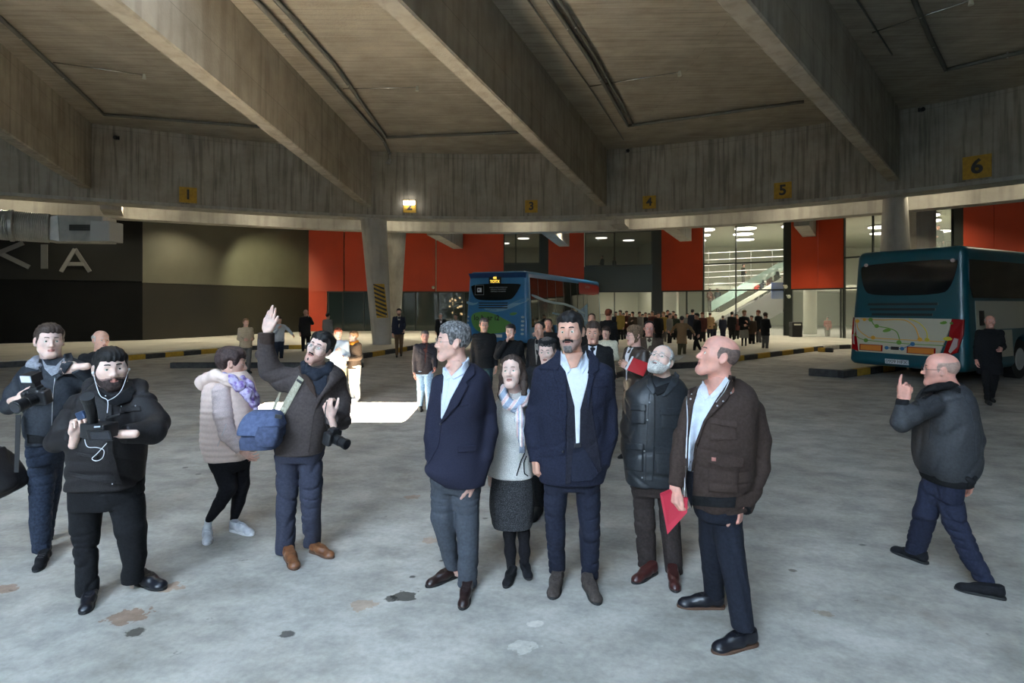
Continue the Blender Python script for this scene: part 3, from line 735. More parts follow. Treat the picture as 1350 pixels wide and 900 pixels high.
# ---- 2 man in navy blazer seen from the side
def man_blazer():
    p = Person('grey-haired person in a navy blazer and grey trousers, face turned left', (540,400,2.143), 3.86, (140,780))
    p.head(122, 108, -.02, yaw=-80, pitch=3, roll=4, hs=1.06, neck=(142,200,.01), gaze=(0,0), nose=1.0, nr=.058)
    p.hair(HG, 'short', .009, top=.017, amp=.0040, sc=150); p.brows(HDG); p.glasses(GLF, r=.001)
    p.hand(185, 506, -.06, (-.35,0,-1), (-1,.3,0), -1, 'relax', curl=((50,50,25),(55,55,25),(60,58,25),(62,60,25)))
    p.inner(U(p.chain([(148,180,.04,22),(145,260,.02,48),(135,440,.02,46)]), p.chain([(200,220,.05,16),(222,350,.04,14),(186,498,-.06,10)]), p.chain([(90,220,-.02,16),(66,330,-.02,14),(66,430,-.02,12)]), p.chain([(100,500,.0,24),(92,610,-.02,19),(132,750,.05,12),(136,765,.06,13)]), p.chain([(160,520,.0,26),(165,640,-.03,20),(163,785,-.06,12),(160,800,-.06,13)]), k=.03))
    p.finish(SK1)
    tr = legs(p, [(100,500,.02,40),(95,600,.0,35),(108,680,.02,26),(122,745,.05,20)], [(158,510,.0,42),(163,620,-.03,33),(166,700,-.05,30),(163,790,-.06,27)], [(430,60,205,.13,.02),(480,58,204,.14,.02),(525,66,200,.12,.02)], 752, 794)
    p.garment('trousers', folds(tr, .0045, .09, (1,1,2.2), 8), GREYT)
    p.shoe((137,768), (45,803), LEATD, SOLEK, lace=LEATD); p.shoe((166,808), (148,868), LEATD, SOLEK, lace=LEATD)
    coat = p.loft([(170,128,184,.06,.09),(186,108,204,.11,.07),(206,90,216,.15,.05),(260,72,218,.19,.02),(330,66,216,.18,.02),(400,60,214,.17,.02),(440,50,214,.17,.01),(468,44,212,.17,.0),(508,92,212,.15,.0)], 2.3)
    A1 = arm(p, [(198,222,.06,31),(218,300,.06,27),(224,360,.02,26),(212,430,-.02,24),(190,505,-.06,21)]); A2 = arm(p, [(86,225,-.04,24),(68,320,-.06,22),(62,380,-.06,20),(64,435,-.04,20)])
    p.garment('blazer', folds(U(coat, A1, A2, k=.04), .0035, .13, (1,1,1.2), 2), SUITN)
    bv = p.bv('blazer'); nb = bvh_of([p.objs['body'], p.objs['blazer']])
    p.drape('shirt', [(94,180),(118,176),(150,166),(164,160),(166,176),(146,215),(116,270),(92,330),(88,322),(90,250)], nb, SHIRT, .008)
    p.drape('throat', [(100,176),(118,206),(150,172),(140,160),(110,162)], nb, SK1, .012)
    p.drape('shirt_collar', [(94,178),(108,196),(118,208),(104,216),(95,200)], nb, SHIRT, .016); p.drape('shirt_collar', [(166,150),(172,170),(152,200),(124,214),(116,208),(140,188)], nb, SHIRT, .016)
    p.dline('seam', [(112,215),(102,270),(91,322)], bv, .0016, WSHIRT, off=.01)
    p.drape('lapel', [(172,165),(184,178),(186,200),(160,222),(166,232),(138,285),(92,336),(90,328),(118,270),(148,212)], nb, SUITN, .016)
    p.drape('lapel', [(92,196),(96,206),(92,260),(88,330),(84,300),(78,232),(84,206)], nb, SUITN, .012)
    p.drape('pocket_flap', [(134,402),(188,398),(190,416),(136,422)], bv, SUITN, .006)
    p.dline('pocket_welt', [(134,292),(166,286)], bv, .003, SUITN, off=.002)
    p.dline('front_edge', [(90,330),(82,400),(60,440),(44,462)], bv, .0028, SUITN, off=.003)
    h = hitn(bv, *p.px((88,340))[0]); MB().sphere((h.x, h.y-.004, h.z), .008, 10, sc=(1,.5,1)).build('button', BLKP, p.root, smooth=True)
# ---- 3 woman with scarf
def woman_scarf():
    p = Person('long-haired person in a cream jacket, pink and grey scarf and black tweed skirt', (640,400,2.143), 4.12, (88,790))
    p.head(76, 195, 0, yaw=-16, pitch=14, roll=-4, hs=.97, neck=(82,262,.03), gaze=(-6,7), nr=.047, jaw=.86, open=.001, w=.95, nose=.95)
    ex = [chain([(A3(sx*.062,-.02,.05), .030), (A3(sx*.080,-.020,-.03), .026), (A3(sx*.086,-.02,-.10), .024), (A3(sx*.092,.005,-.165), .016), (A3(sx*.085,.02,-.20), .008)], .03) for sx in (1,-1)]
    ex.append(chain([(A3(0,-.085,0), .05), (A3(0,-.085,-.15), .045)], .03))
    p.hair(HB, [(.075,.125),(.074,.100),(.052,.062),(.036,.01),(.026,-.09),(-.02,-.115),(-.17,-.13),(-.17,.17),(.12,.17)], .013, top=.020, extra=ex, amp=.0025); p.brows(HB, r=.0022)
    for sx in (1,-1):
        e = p.L2W(A3(sx*.083, .0, -.036))[0]; MB().sphere(e, .0065, 10).build('pearl_earring', WHT, p.root, smooth=True)
    p.inner(U(p.chain([(82,262,.03,16),(80,330,.03,40),(78,500,.03,44)]), p.chain([(38,300,.03,13),(16,390,.04,11),(12,480,.04,9)]), p.chain([(122,300,.03,13),(138,390,.08,11),(136,480,.08,9)]), p.chain([(72,520,.03,22),(70,640,0,9),(72,765,-.06,6),(72,780,-.06,6)]), p.chain([(106,520,.03,22),(108,640,0,9),(112,750,-.04,6),(112,765,-.04,6)]), k=.03))
    p.hand(12, 480, .04, (.05,-.05,-1), (1,0,0), -1, 'relax', sc=.9); p.finish(SK3)
    p.garment('tights', U(p.chain([(72,600,.03,20),(68,650,.02,16.5),(70,700,.0,15),(74,780,-.06,10)]), p.chain([(106,600,.03,20),(108,650,.02,16),(110,700,0,14.5),(112,765,-.04,10)]), k=.005), LEGG, .006)
    p.shoe((80,758), (56,806), KSUEDE, SOLEK, 'flat', L=.25, wd=.92); p.shoe((106,740), (125,784), KSUEDE, SOLEK, 'flat', L=.25, wd=.92)
    p.garment('skirt', folds(p.loft([(470,24,128,.115,.03),(510,16,136,.125,.03),(570,12,138,.12,.03),(628,20,132,.115,.02)], 2.3), .003, .1, (1,1,.5), 4), TWEED)
    body = p.loft([(242,64,100,.05,.04),(262,46,116,.085,.04),(285,34,128,.11,.03),(340,28,130,.125,.02),(400,24,128,.12,.03),(450,18,132,.125,.03),(486,16,134,.13,.02)], 2.3)
    A1 = arm(p, [(42,292,.03,21),(24,380,.05,19),(16,430,.05,17),(12,484,.04,15)]); A2 = arm(p, [(120,292,.04,20),(134,380,.09,18),(134,480,.09,14)])
    p.garment('jacket', folds(U(body, A1, A2, k=.03), .003, .12, (1,1,1), 6), CREAM)
    bv = bvh_of([p.objs['jacket'], p.objs['body']])
    p.dline('trim', [(106,330),(112,420),(100,445),(88,486)], bv, .004, BLACKC, off=.004); p.dline('trim', [(116,430),(108,450),(110,480),(120,487)], bv, .004, BLACKC, off=.004)
    sb = MB(); 
    SC1 = cloth('grey_scarf', (150,160,178), amt=.1); SC2 = cloth('pink_scarf_stripe', (218,186,182), amt=.1); SC3 = cloth('cream_scarf_stripe', (226,222,216), amt=.08)
    ring = p.chain([(52,236,.0,9),(50,258,-.05,12),(62,282,-.10,14),(84,292,-.11,14),(106,278,-.09,13),(116,256,-.03,12),(112,238,.03,9)], .02)
    def mif(c): 
        a = np.sin((c[:,0]*1.3-c[:,2]*1.0)*62); return np.where(a > .55, 1, np.where(a > .25, 2, 0))
    p.garment('scarf', folds(ring, .005, .06, (1,1,1), 3), [SC1, SC2, SC3], .0055, mif=mif)
    tail = p.chain([(92,292,-.12,11),(98,330,-.135,12),(102,370,-.13,11),(104,398,-.12,9)], .02)
    tl = p.garment('scarf_end', folds(tail, .005, .05, (1.5,1.5,.6), 9), [SC3, SC2, SC1], .0055, mif=lambda c: np.where(np.sin(c[:,0]*210) > .3, 1, np.where(np.sin(c[:,0]*210+1) < -.6, 2, 0)))
    fr = MB()
    for i in range(8):
        a = p.P(98+i*1.6, 396, -.13+.003*(i % 2)); fr.tube([a, a+A3(.002*(i-4)*.4, -.002, -.035), a+A3(.001*(i-4), -.002, -.065)], .0022, 5)
    fr.build('scarf_fringe', SC1, p.root, smooth=True)
# ---- 4 white bearded man
def man_white_beard():
    p = Person('white-bearded person with glasses in a dark waxed jacket, gazing upwards', (800,430,2.0), 4.12, (130,690))
    p.head(143, 92, 0, yaw=-18, pitch=33, roll=8, hs=.98, neck=(152,150,.06), gaze=(-4,10), nr=.058, open=.003, nose=1.1)
    p.hair(HW, 'receding', .008, amp=.0015); p.brows(HW, r=.003)
    p.local('beard', beard_sdf(p.skull, BEARD, .011, .0018), .0034, HWB)
    p.local('moustache', strands(chain([(A3(x, y, z), r) for x, y, z, r in [(-.030,.072,-.068,.005),(-.020,.086,-.054,.0065),(0,.097,-.050,.006),(.020,.086,-.054,.0065),(.030,.072,-.068,.005)]], .01), .0012, 480), .003, HWB)
    p.glasses(GLF, r=.0011)
    p.inner(U(p.chain([(152,150,.06,22),(140,200,.03,46),(130,380,.02,46)]), p.chain([(70,190,.03,15),(55,290,.04,13),(75,380,-.02,11)]), p.chain([(205,190,.04,15),(212,290,.06,13),(195,370,.02,11)]), p.chain([(98,430,0,22),(100,530,0,17),(105,640,.0,11),(106,655,0,11)]), p.chain([(160,430,0,22),(168,530,0,17),(178,655,-.08,11),(179,670,-.08,11)]), k=.03))
    p.finish(SK3)
    tr = legs(p, [(95,420,.02,30),(100,520,.0,27),(106,638,.02,24)], [(160,420,.02,30),(168,530,.0,26),(178,652,-.08,22)], [(380,60,200,.13,.02),(420,62,196,.13,.02),(440,66,192,.12,.02)], 645, 662)
    p.garment('trousers', folds(tr, .0045, .09, (1,1,2.4), 11), BROWNT)
    p.shoe((122,652), (68,680), OXB, SOLEK, L=.27); p.shoe((174,664), (182,704), OXB, SOLEK, L=.27)
    coat = p.loft([(128,108,180,.08,.06),(145,86,200,.12,.05),(165,62,212,.145,.04),(220,52,212,.155,.02),(300,48,210,.155,.01),(360,46,206,.155,.01),(412,52,200,.15,.01)], 2.5)
    A1 = arm(p, [(75,188,.04,27),(58,270,.06,24),(60,320,.03,23),(78,378,-.04,20)], cut=False); A2 = arm(p, [(202,188,.05,26),(214,280,.07,23),(204,370,.02,20)])
    p.garment('jacket', folds(U(coat, A1, A2, k=.035), .005, .10, (1,1,1.3), 12), WAXED)
    bv = p.bv('jacket'); nb = bvh_of([p.objs['body'], p.objs['jacket']])
    p.drape('jumper', [(112,132),(130,160),(165,148),(178,128),(176,150),(150,176),(132,184),(116,160)], nb, BLACKC, .008)
    p.drape('collar', [(108,120),(118,128),(122,150),(130,172),(122,182),(104,158)], nb, WAXED, .014); p.drape('collar', [(180,118),(192,130),(186,154),(160,182),(146,186),(160,160)], nb, WAXED, .016)
    p.drape('storm_flap', [(112,176),(128,180),(126,300),(122,408),(100,408),(104,300)], bv, WAXED, .008)
    p.drape('chest_pocket', [(64,206),(102,208),(102,258),(64,256)], bv, WAXED, .010, bulge=.004); p.drape('pocket_flap', [(62,204),(103,206),(103,224),(62,222)], bv, WAXED, .020)
    p.drape('chest_pocket', [(142,216),(196,218),(194,270),(144,268)], bv, WAXED, .010, bulge=.004); p.drape('pocket_flap', [(140,214),(198,216),(198,236),(140,233)], bv, WAXED, .020)
    p.drape('hip_pocket', [(48,308),(96,312),(96,384),(48,378)], bv, WAXED, .012, bulge=.005); p.drape('pocket_flap', [(47,306),(97,310),(97,328),(47,325)], bv, WAXED, .022)
    p.drape('hip_pocket', [(128,318),(184,322),(182,394),(128,390)], bv, WAXED, .012, bulge=.005); p.drape('pocket_flap', [(126,316),(186,320),(186,338),(126,335)], bv, WAXED, .022)
    for x, y in ((106,246),(98,328),(92,398),(112,200)):
        h = hitn(bv, *p.px((x,y))[0]); MB().sphere((h.x, h.y-.012, h.z), .0065, 8, sc=(1,.5,1)).build('press_stud', METAL, p.root, smooth=True)
# ---- 5 bald man in brown jacket with the red folder
def man_brown_jacket():
    p = Person('balding person in a dark brown field jacket holding a red folder, looking up', (800,430,2.0), 3.42, (290,810))
    p.head(292, 80, -.02, yaw=-74, pitch=17, roll=0, hs=1.08, neck=(305,176,.0), gaze=(0,12), nr=.060, nose=.85, w=1.02)
    p.hair(cloth('cropped_grey_brown_hair', (96,80,74), amt=.4), 'sides', .0022, amp=.0006); p.brows(HDG, r=.0028)
    p.hand(178, 421, -.16, (-.05,-.1,-1), (.9,.25,0), 1, 'relax', thumb=(25,60,20), curl=((35,55,25),(40,60,25),(44,60,25),(48,60,25)))
    p.hand(352, 474, -.10, (-.15,-.05,-1), (-.75,.6,0), -1, 'relax', curl=((50,55,25),(55,58,25),(60,60,25),(64,60,25)))
    p.inner(U(p.chain([(318,158,.03,24),(300,240,.02,52),(290,430,.02,50)]), p.chain([(228,205,0,14),(200,300,-.08,12),(180,414,-.16,10)]), p.chain([(372,220,.04,15),(398,350,.04,12),(354,474,-.10,10)]), p.chain([(270,500,.05,26),(272,600,.08,20),(285,715,.16,12),(290,730,.17,12)]), p.chain([(315,500,.0,28),(338,620,-.12,21),(362,800,-.26,13),(366,815,-.26,13)]), k=.03))
    p.finish(SK4)
    tr = legs(p, [(278,480,.03,37),(276,570,.06,33),(280,640,.10,29),(284,710,.17,26)], [(312,480,.0,44),(328,600,-.10,36),(344,690,-.18,31),(360,800,-.26,30)], [(430,226,345,.15,.02),(475,228,350,.15,.0),(500,232,350,.14,.0)], 722, 796)
    p.garment('trousers', folds(tr, .005, .09, (1,1,2.2), 14), DNAVYT)
    p.shoe((306,741), (184,738), LEATK, SOLEB, lace=LEATK, L=.30); p.shoe((384,838), (277,862), LEATK, SOLEB, lace=LEATK, L=.30)
    coat = p.loft([(140,278,352,.06,.09),(160,244,380,.10,.07),(185,224,394,.145,.04),(240,214,392,.17,.01),(320,208,388,.175,0),(400,206,380,.17,0),(440,212,368,.165,0),(474,222,355,.155,0)], 2.4)
    A1 = arm(p, [(228,205,-.02,28),(204,290,-.08,27),(194,350,-.13,25),(182,422,-.16,20)]); A2 = arm(p, [(382,225,.05,36),(400,300,.06,32),(398,370,.03,31),(380,430,-.03,29),(358,478,-.10,26)])
    p.garment('jacket', folds(U(coat, A1, A2, k=.035), .0055, .11, (1,1,1.4), 15), BROWNJ)
    p.garment('cuff', cutplane(p.chain([(372,446,-.05,27),(356,482,-.10,25)]), p.P(357,482,-.10), p.P(357,482,-.10)-p.P(374,446,-.04)), RIBB, .007)
    bv = p.bv('jacket'); nb = bvh_of([p.objs['body'], p.objs['jacket']])
    p.drape('hem_band', [(224,446),(300,452),(342,450),(338,478),(300,478),(226,472)], bv, RIBB, .008)
    p.drape('shirt', [(248,152),(262,156),(290,152),(318,140),(322,152),(286,196),(252,260),(234,330),(228,384),(214,380),(216,300),(228,210),(240,168)], nb, SHIRT, .010)
    p.drape('trousers_front', [(214,378),(228,382),(226,440),(224,480),(212,450),(208,420)], bv, DNAVYT, .012)
    p.drape('throat', [(256,142),(268,184),(290,172),(312,138),(290,132)], nb, SK4, .014)
    p.drape('shirt_collar', [(252,142),(264,160),(270,186),(258,196),(246,172)], nb, WSHIRT, .018); p.drape('shirt_collar', [(314,132),(322,142),(302,174),(276,190),(272,182),(296,156)], nb, WSHIRT, .018)
    p.drape('lapel', [(322,128),(340,132),(334,160),(320,190),(296,216),(262,248),(236,320),(230,380),(222,384),(232,310),(254,250),(286,196),(310,160)], nb, BROWNJ, .018)
    p.drape('lapel', [(214,166),(236,158),(240,172),(226,212),(214,290),(208,380),(204,440),(202,400),(206,290)], nb, BROWNJ, .014)
    p.dline('zip', [(210,172),(213,250),(209,340),(204,450)], bv, .0035, METAL, off=.016); p.dline('zip', [(324,142),(310,172),(288,200)], nb, .0025, METAL, off=.022)
    p.drape('chest_pocket', [(272,244),(340,250),(344,300),(274,300)], bv, BROWNJ, .006, bulge=.004); p.drape('pocket_flap', [(270,240),(344,250),(344,268),(310,264),(272,256)], bv, BROWNJ, .018)
    p.drape('hip_pocket', [(266,344),(348,352),(346,440),(268,436)], bv, BROWNJ, .014, bulge=.006); p.drape('pocket_flap', [(264,338),(362,348),(360,372),(310,374),(266,358)], bv, BROWNJ, .026)
    p.drape('logo_patch', [(276,345),(288,346),(288,356),(276,355)], bv, mat('leather_patch', srgb((150,96,84)), .6), .031)
    for x, y in ((212,170),(218,190),(222,172),(303,196),(288,208),(324,174),(222,262)):
        h = hitn(nb, *p.px((x,y))[0]); MB().sphere((h.x, h.y-.022, h.z), .006, 8, sc=(1,.5,1)).build('press_stud', METAL, p.root, smooth=True)
    RED = mat('red_card', srgb((168,30,52)), .5, bump=.05, scale=10)
    f = empty('folder', p.P(182, 540, -.2), 'thin red card folder held low in the hand of the balding person', 'folder')
    c = [p.P(140,442,-.12), p.P(168,430,-.17), p.P(213,455,-.20), p.P(211,492,-.20), p.P(160,548,-.15)]
    MB().prism(c, (.002,.003,.001)).build('cover', RED, f); MB().prism([v+A3(.004,.007,.002) for v in c[:1]+c[1:]], (.001,.002,.001)).build('cover', RED, f)
# ---- 6 bald man walking on the right
def man_walking():
    p = Person('bald person in a grey blouson walking left, finger raised to the lips', (1140,440,2.368), 4.02, (255,790))
    p.head(236, 112, .0, yaw=-84, pitch=2, roll=3, hs=1.0, neck=(262,168,.0), nr=.062, fat=.004, nose=1.0)
    p.hair(cloth('shaved_grey_hair', (150,124,112), amt=.2), 'sides', .0012, amp=.0002); p.brows(HDG, r=.0022); p.glasses(BLKM, r=.0017, rx=.022, rz=.012)
    p.hand(122, 206, -.14, (.10,.05,1), (.85,.5,.0), 1, 'point', thumb=(40,50,15), sc=1.0)
    p.inner(U(p.chain([(262,168,0,26),(255,240,0,56),(245,430,0,52)]), p.chain([(200,215,-.12,20),(112,270,-.16,17),(120,210,-.14,13)]), p.chain([(320,230,.14,20),(345,350,.16,17),(325,440,.12,12)]), p.chain([(215,480,.05,30),(180,580,.12,22),(158,690,.22,14),(160,705,.22,14)]), p.chain([(265,480,-.05,30),(300,610,-.12,24),(375,775,-.22,14),(380,790,-.22,14)]), k=.03))
    p.hand(325, 436, .12, (0,0,-1), (-1,0,0), -1, 'relax'); p.finish(SK4)
    tr = legs(p, [(212,480,.04,42),(190,560,.08,38),(168,640,.18,34),(156,680,.22,33)], [(258,480,-.03,46),(282,590,-.10,40),(330,690,-.17,36),(374,770,-.22,34)], [(430,180,310,.15,0),(470,180,308,.16,0),(510,186,300,.13,0)], 684, 772)
    p.garment('jeans', folds(tr, .0065, .09, (1,1,2.0), 17), DENIM2)
    p.shoe((186,716), (80,676), KSUEDE, SOLEK, wd=1.0, L=.27); p.shoe((432,828), (278,795), KSUEDE, SOLEK, wd=1.0, L=.27)
    coat = p.loft([(160,216,312,.09,.0),(176,186,330,.14,0),(205,164,342,.19,0),(260,152,352,.21,0),(330,148,360,.21,0),(390,150,362,.20,0),(425,160,350,.19,0),(445,172,335,.18,0)], 2.4)
    A1 = arm(p, [(210,222,-.10,40),(150,250,-.16,38),(112,276,-.17,34),(118,216,-.14,21)], k=.04); A2 = arm(p, [(318,230,.14,36),(346,330,.17,32),(335,400,.15,30),(326,440,.12,24)])
    p.garment('blouson', folds(U(coat, A1, A2, k=.035), .0055, .12, (1.2,1.2,.8), 18), NYLONG)
    p.garment('waistband', p.loft([(434,168,338,.18,0),(452,172,336,.182,0),(462,176,330,.175,0)], 2.4), RIBB)
    p.garment('cuff', cutplane(p.chain([(117,222,-.145,23),(119,202,-.14,21)]), p.P(119,203,-.14), A3(0,0,1)), RIBB, .006)
    nb = bvh_of([p.objs['body'], p.objs['blouson']])
    p.drape('collar', [(186,168),(196,160),(230,152),(268,150),(300,170),(300,186),(262,176),(226,180),(190,204),(168,200)], nb, RIBB, .010, bulge=.006)
    p.garment('collar_back', p.chain([(190,178,-.10,8),(220,168,-.12,12),(268,160,-.09,14),(300,166,.02,13),(290,164,.12,12)], .02), RIBB, .007)
    p.dline('seam', [(300,180),(330,230),(345,300),(350,400)], nb, .003, NYLONG, off=.002); p.dline('seam', [(225,190),(200,230),(205,290),(200,330)], nb, .003, NYLONG, off=.002)
    g = MB(); gl = p.chain([(322,452,-.19,10),(338,462,-.20,9),(346,448,-.19,7)], .01); g2 = [p.chain([(330,462,-.20,6),(324+8*i,478,-.20,3.5)], .01) for i in range(3)]
    gv = empty('gloves', p.P(334, 480, -.20), 'pair of dark gloves tucked at the waist of the person walking on the right', 'gloves'); sdf_obj('glove', U(gl, *g2, k=.006), .004, RIBB, gv)
# ---- 7 waving man
def man_waving():
    p = Person('person in a brown jacket and dark scarf raising an open hand overhead', (230,390,2.368), 4.32, (385,800))
    p.head(452, 166, -.02, yaw=-24, pitch=16, roll=20, hs=1.0, neck=(442,240,.03), gaze=(-8,6), nr=.055, open=.001, stub=(178,138,124), nose=1.1)
    p.hair(HK, 'short', .016, top=.026, amp=.004, sc=150); p.brows(HK, r=.0034); p.glasses(GLF, r=.0011)
    p.local('moustache', chain([(A3(x, y, z), r) for x, y, z, r in [(-.030,.072,-.066,.003),(-.012,.094,-.052,.0045),(.012,.094,-.052,.0045),(.030,.072,-.066,.003)]], .01), .003, HK)
    p.local('beard', strands(ell((0,.086,-.098), (.016,.010,.014)), .001, 400), .003, HDG)
    p.hand(290, 110, -.10, (.17,.0,1), (.1,-1,.1), 1, 'open', spread=(3,0,9,14), thumb=(24,12,4), sc=1.02)
    p.hand(488, 376, -.22, (-.25,-.15,1), (.2,1,0), -1, 'hold', sc=.98)
    p.inner(U(p.chain([(442,240,.03,24),(430,300,.02,50),(400,460,.02,48)]), p.chain([(390,265,.02,20),(298,225,-.02,17),(288,115,-.10,12)]), p.chain([(500,270,.04,20),(522,370,.02,17),(494,375,-.22,12)]), p.chain([(355,500,0,28),(350,640,-.02,21),(345,800,.02,13),(345,810,.02,13)]), p.chain([(428,500,0,28),(426,640,-.02,21),(430,785,.10,13),(430,795,.1,13)]), k=.03))
    p.finish(SK3)
    tr = legs(p, [(356,480,.02,39),(352,580,0,35),(350,680,-.01,31),(345,800,.02,29)], [(426,480,.02,38),(426,580,0,35),(426,680,-.01,31),(430,780,.10,27)], [(440,318,468,.13,.02),(490,314,468,.14,.02),(510,320,464,.12,.02)], 797, 777)
    p.garment('trousers', folds(tr, .007, .085, (1,1,2.6), 20), INDIGO)
    p.shoe((352,812), (380,857), LEATB, SOLEB, lace=LEATB, wd=1.05); p.shoe((425,796), (497,820), LEATB, SOLEB, lace=LEATB, wd=1.05)
    coat = p.loft([(212,398,494,.09,.05),(230,378,520,.13,.04),(255,366,530,.155,.03),(300,362,520,.165,.02),(360,345,498,.165,.01),(420,332,482,.16,.01),(488,316,466,.15,.0)], 2.4)
    A1 = arm(p, [(395,268,.02,40),(345,262,.0,40),(300,232,-.03,34),(284,180,-.07,30),(286,118,-.10,24)], k=.05); A2 = arm(p, [(498,265,.04,34),(518,330,.06,32),(522,388,.0,28),(491,386,-.20,21)], k=.04)
    p.garment('jacket', folds(U(coat, A1, A2, k=.045), .0065, .11, (1,1,1.3), 21), BROWNW)
    p.garment('cuff', cutplane(p.chain([(286,140,-.09,27),(287,112,-.10,26)]), p.P(287,114,-.10), A3(0,0,1)), BROWNJ, .007)
    nb = bvh_of([p.objs['body'], p.objs['jacket']])
    sc = p.chain([(404,212,.0,12),(412,232,-.08,15),(442,246,-.11,17),(476,236,-.06,15),(484,216,.02,13)], .03)
    KS = cloth('dark_scarf', (34,38,48), amt=.15); p.garment('scarf', folds(sc, .005, .05, (1,1,1), 23), KS, .006)
    p.drape('jumper', [(432,250),(478,248),(474,280),(452,312),(440,300),(434,276)], nb, KS, .010)
    p.drape('collar', [(402,206),(414,240),(438,280),(444,318),(424,296),(396,250),(386,222)], nb, BROWNJ, .014, bulge=.006)
    p.drape('collar', [(484,222),(512,226),(530,250),(500,278),(460,318),(442,352),(438,330),(462,296),(484,262)], nb, BROWNW, .020, bulge=.01)
    p.dline('seam', [(442,340),(430,400),(418,486)], nb, .003, BROWNW, off=.003)
    STR = mat('beige_webbing', srgb((176,170,150)), .9, col2=srgb((150,144,126)), scale=60)
    jb = p.bv('jacket')
    bag = empty('shoulder_bag', p.P(270, 478, -.30), 'blue canvas camera bag with a beige strap slung across the person with the raised hand', 'bag')
    drape('strap', p.px((388,248),(404,262),(344,372),(322,382),(316,376),(352,310)), jb, STR, bag, .012)
    drape('strap_buckle', p.px((384,258),(400,268),(396,276),(380,264)), jb, BLKP, bag, .020)
    MB().prism([p.P(330,290,.12), p.P(338,290,.12), p.P(312,362,-.10), p.P(300,362,-.10)], (0,.004,0)).build('strap', STR, bag)
    BLU = cloth('blue_canvas', (66,74,98), amt=.25, scale=40, bump=.3); BLU2 = cloth('blue_canvas_flap', (76,86,114), amt=.2, scale=40, bump=.3)
    bd = p.loft([(368,232,322,.07,-.20),(385,222,334,.085,-.20),(420,214,340,.09,-.20),(455,212,330,.09,-.20),(474,214,320,.085,-.20)], 6)
    sdf_obj('bag_body', folds(bd, .006, .12, (1,1,1), 30), .007, BLU, bag)
    fl = p.loft([(356,244,322,.06,-.20),(366,230,334,.08,-.20),(385,216,340,.10,-.21),(405,208,344,.102,-.22),(428,204,342,.102,-.23)], 5)
    sdf_obj('bag_flap', folds(cutz(cutplane(fl, p.P(330,420,-.2), (1.0,0,-.75)), zlo=p.P(0,432,-.2)[2]), .006, .12, (1,1,1), 31), .007, BLU2, bag)
    pk = p.loft([(408,262,326,.03,-.32),(425,258,328,.04,-.32),(455,256,322,.04,-.32),(468,260,316,.03,-.32)], 3.5); sdf_obj('bag_pocket', folds(pk, .004, .08, (1,1,1), 32), .006, BLU, bag)
    MB().prism([p.P(316,368,-.315), p.P(338,372,-.315), p.P(336,384,-.315), p.P(314,380,-.315)], (0,-.01,0)).build('strap_end', BLKP, bag, bevel=.002)
    slr(p.P(492, 440, -.26), (1,-.55,-.28), 'black digital camera with a zoom lens dangling from the waving person\'s left hand', strap=[p.P(476,330,-.26), p.P(470,360,-.27), p.P(472,395,-.26), p.P(480,418,-.26)])
def slr(c, look, label, flash=False, strap=None, sc=1.0, up=(0,0,1)):
    """stills camera; look: where the lens points"""
    f = A3(*look); f /= np.linalg.norm(f); u = A3(*up); u = u-f*(u @ f); u /= np.linalg.norm(u); r = np.cross(f, u)
    R = np.stack([r, f, u], 1); c = A3(*c)
    W = lambda x, y, z: c+R @ A3(x, y, z)*sc
    o = empty('stills_camera', W(0,0,-.055), label, 'camera')
    b = U(rbox((0,0,0), (.068,.028,.045), .012), rbox((.052,.018,-.002), (.018,.030,.044), .012), rbox((0,.0,.05), (.026,.026,.018), .008), k=.012)
    V, Q = surf(b, .004); mesh_obj('camera_body', c+(V*sc) @ R.T, Q, BLKP, o)
    l = MB()
    for y0, y1, r0 in ((.02,.045,.034),(.046,.085,.036),(.087,.125,.034),(.126,.150,.038)): l.tube([W(0,y0,-.002), W(0,y0+.002,-.002), W(0,y1,-.002)], [r0*sc*.97, r0*sc, r0*sc], 20)
    ln = l.build('lens', BLKM, o); md = ln.modifiers.new('b', 'BEVEL'); md.width = .001; md.limit_method = 'ANGLE'
    MB().disc(W(0,.1505,-.002), f, .030*sc, .002, 20).build('front_glass', GLASSK, ln)
    MB().disc(W(-.045,0,.050), u, .011*sc, .012, 14, up=tuple(f)).build('dial', BLKM, o)
    if flash:
        g = MB(); g.obox(W(0,0,.082), r*.018*sc, f*.020*sc, u*.016*sc); g.build('flash_foot', BLKP, o, bevel=.003)
        h = MB(); h.obox(W(0,.012,.125), r*.037*sc, f*.035*sc, u*.026*sc); h.build('flash_head', BLKP, o, bevel=.004)
        MB().obox(W(0,.048,.128), r*.033*sc, f*.003*sc, u*.020*sc).build('flash_window', mat('flash_diffuser', srgb((215,222,235)), .2), o, bevel=.002)
    if strap is not None: MB().tube(strap, .004, 6).build('strap', BLKP, o, smooth=True)
    return o
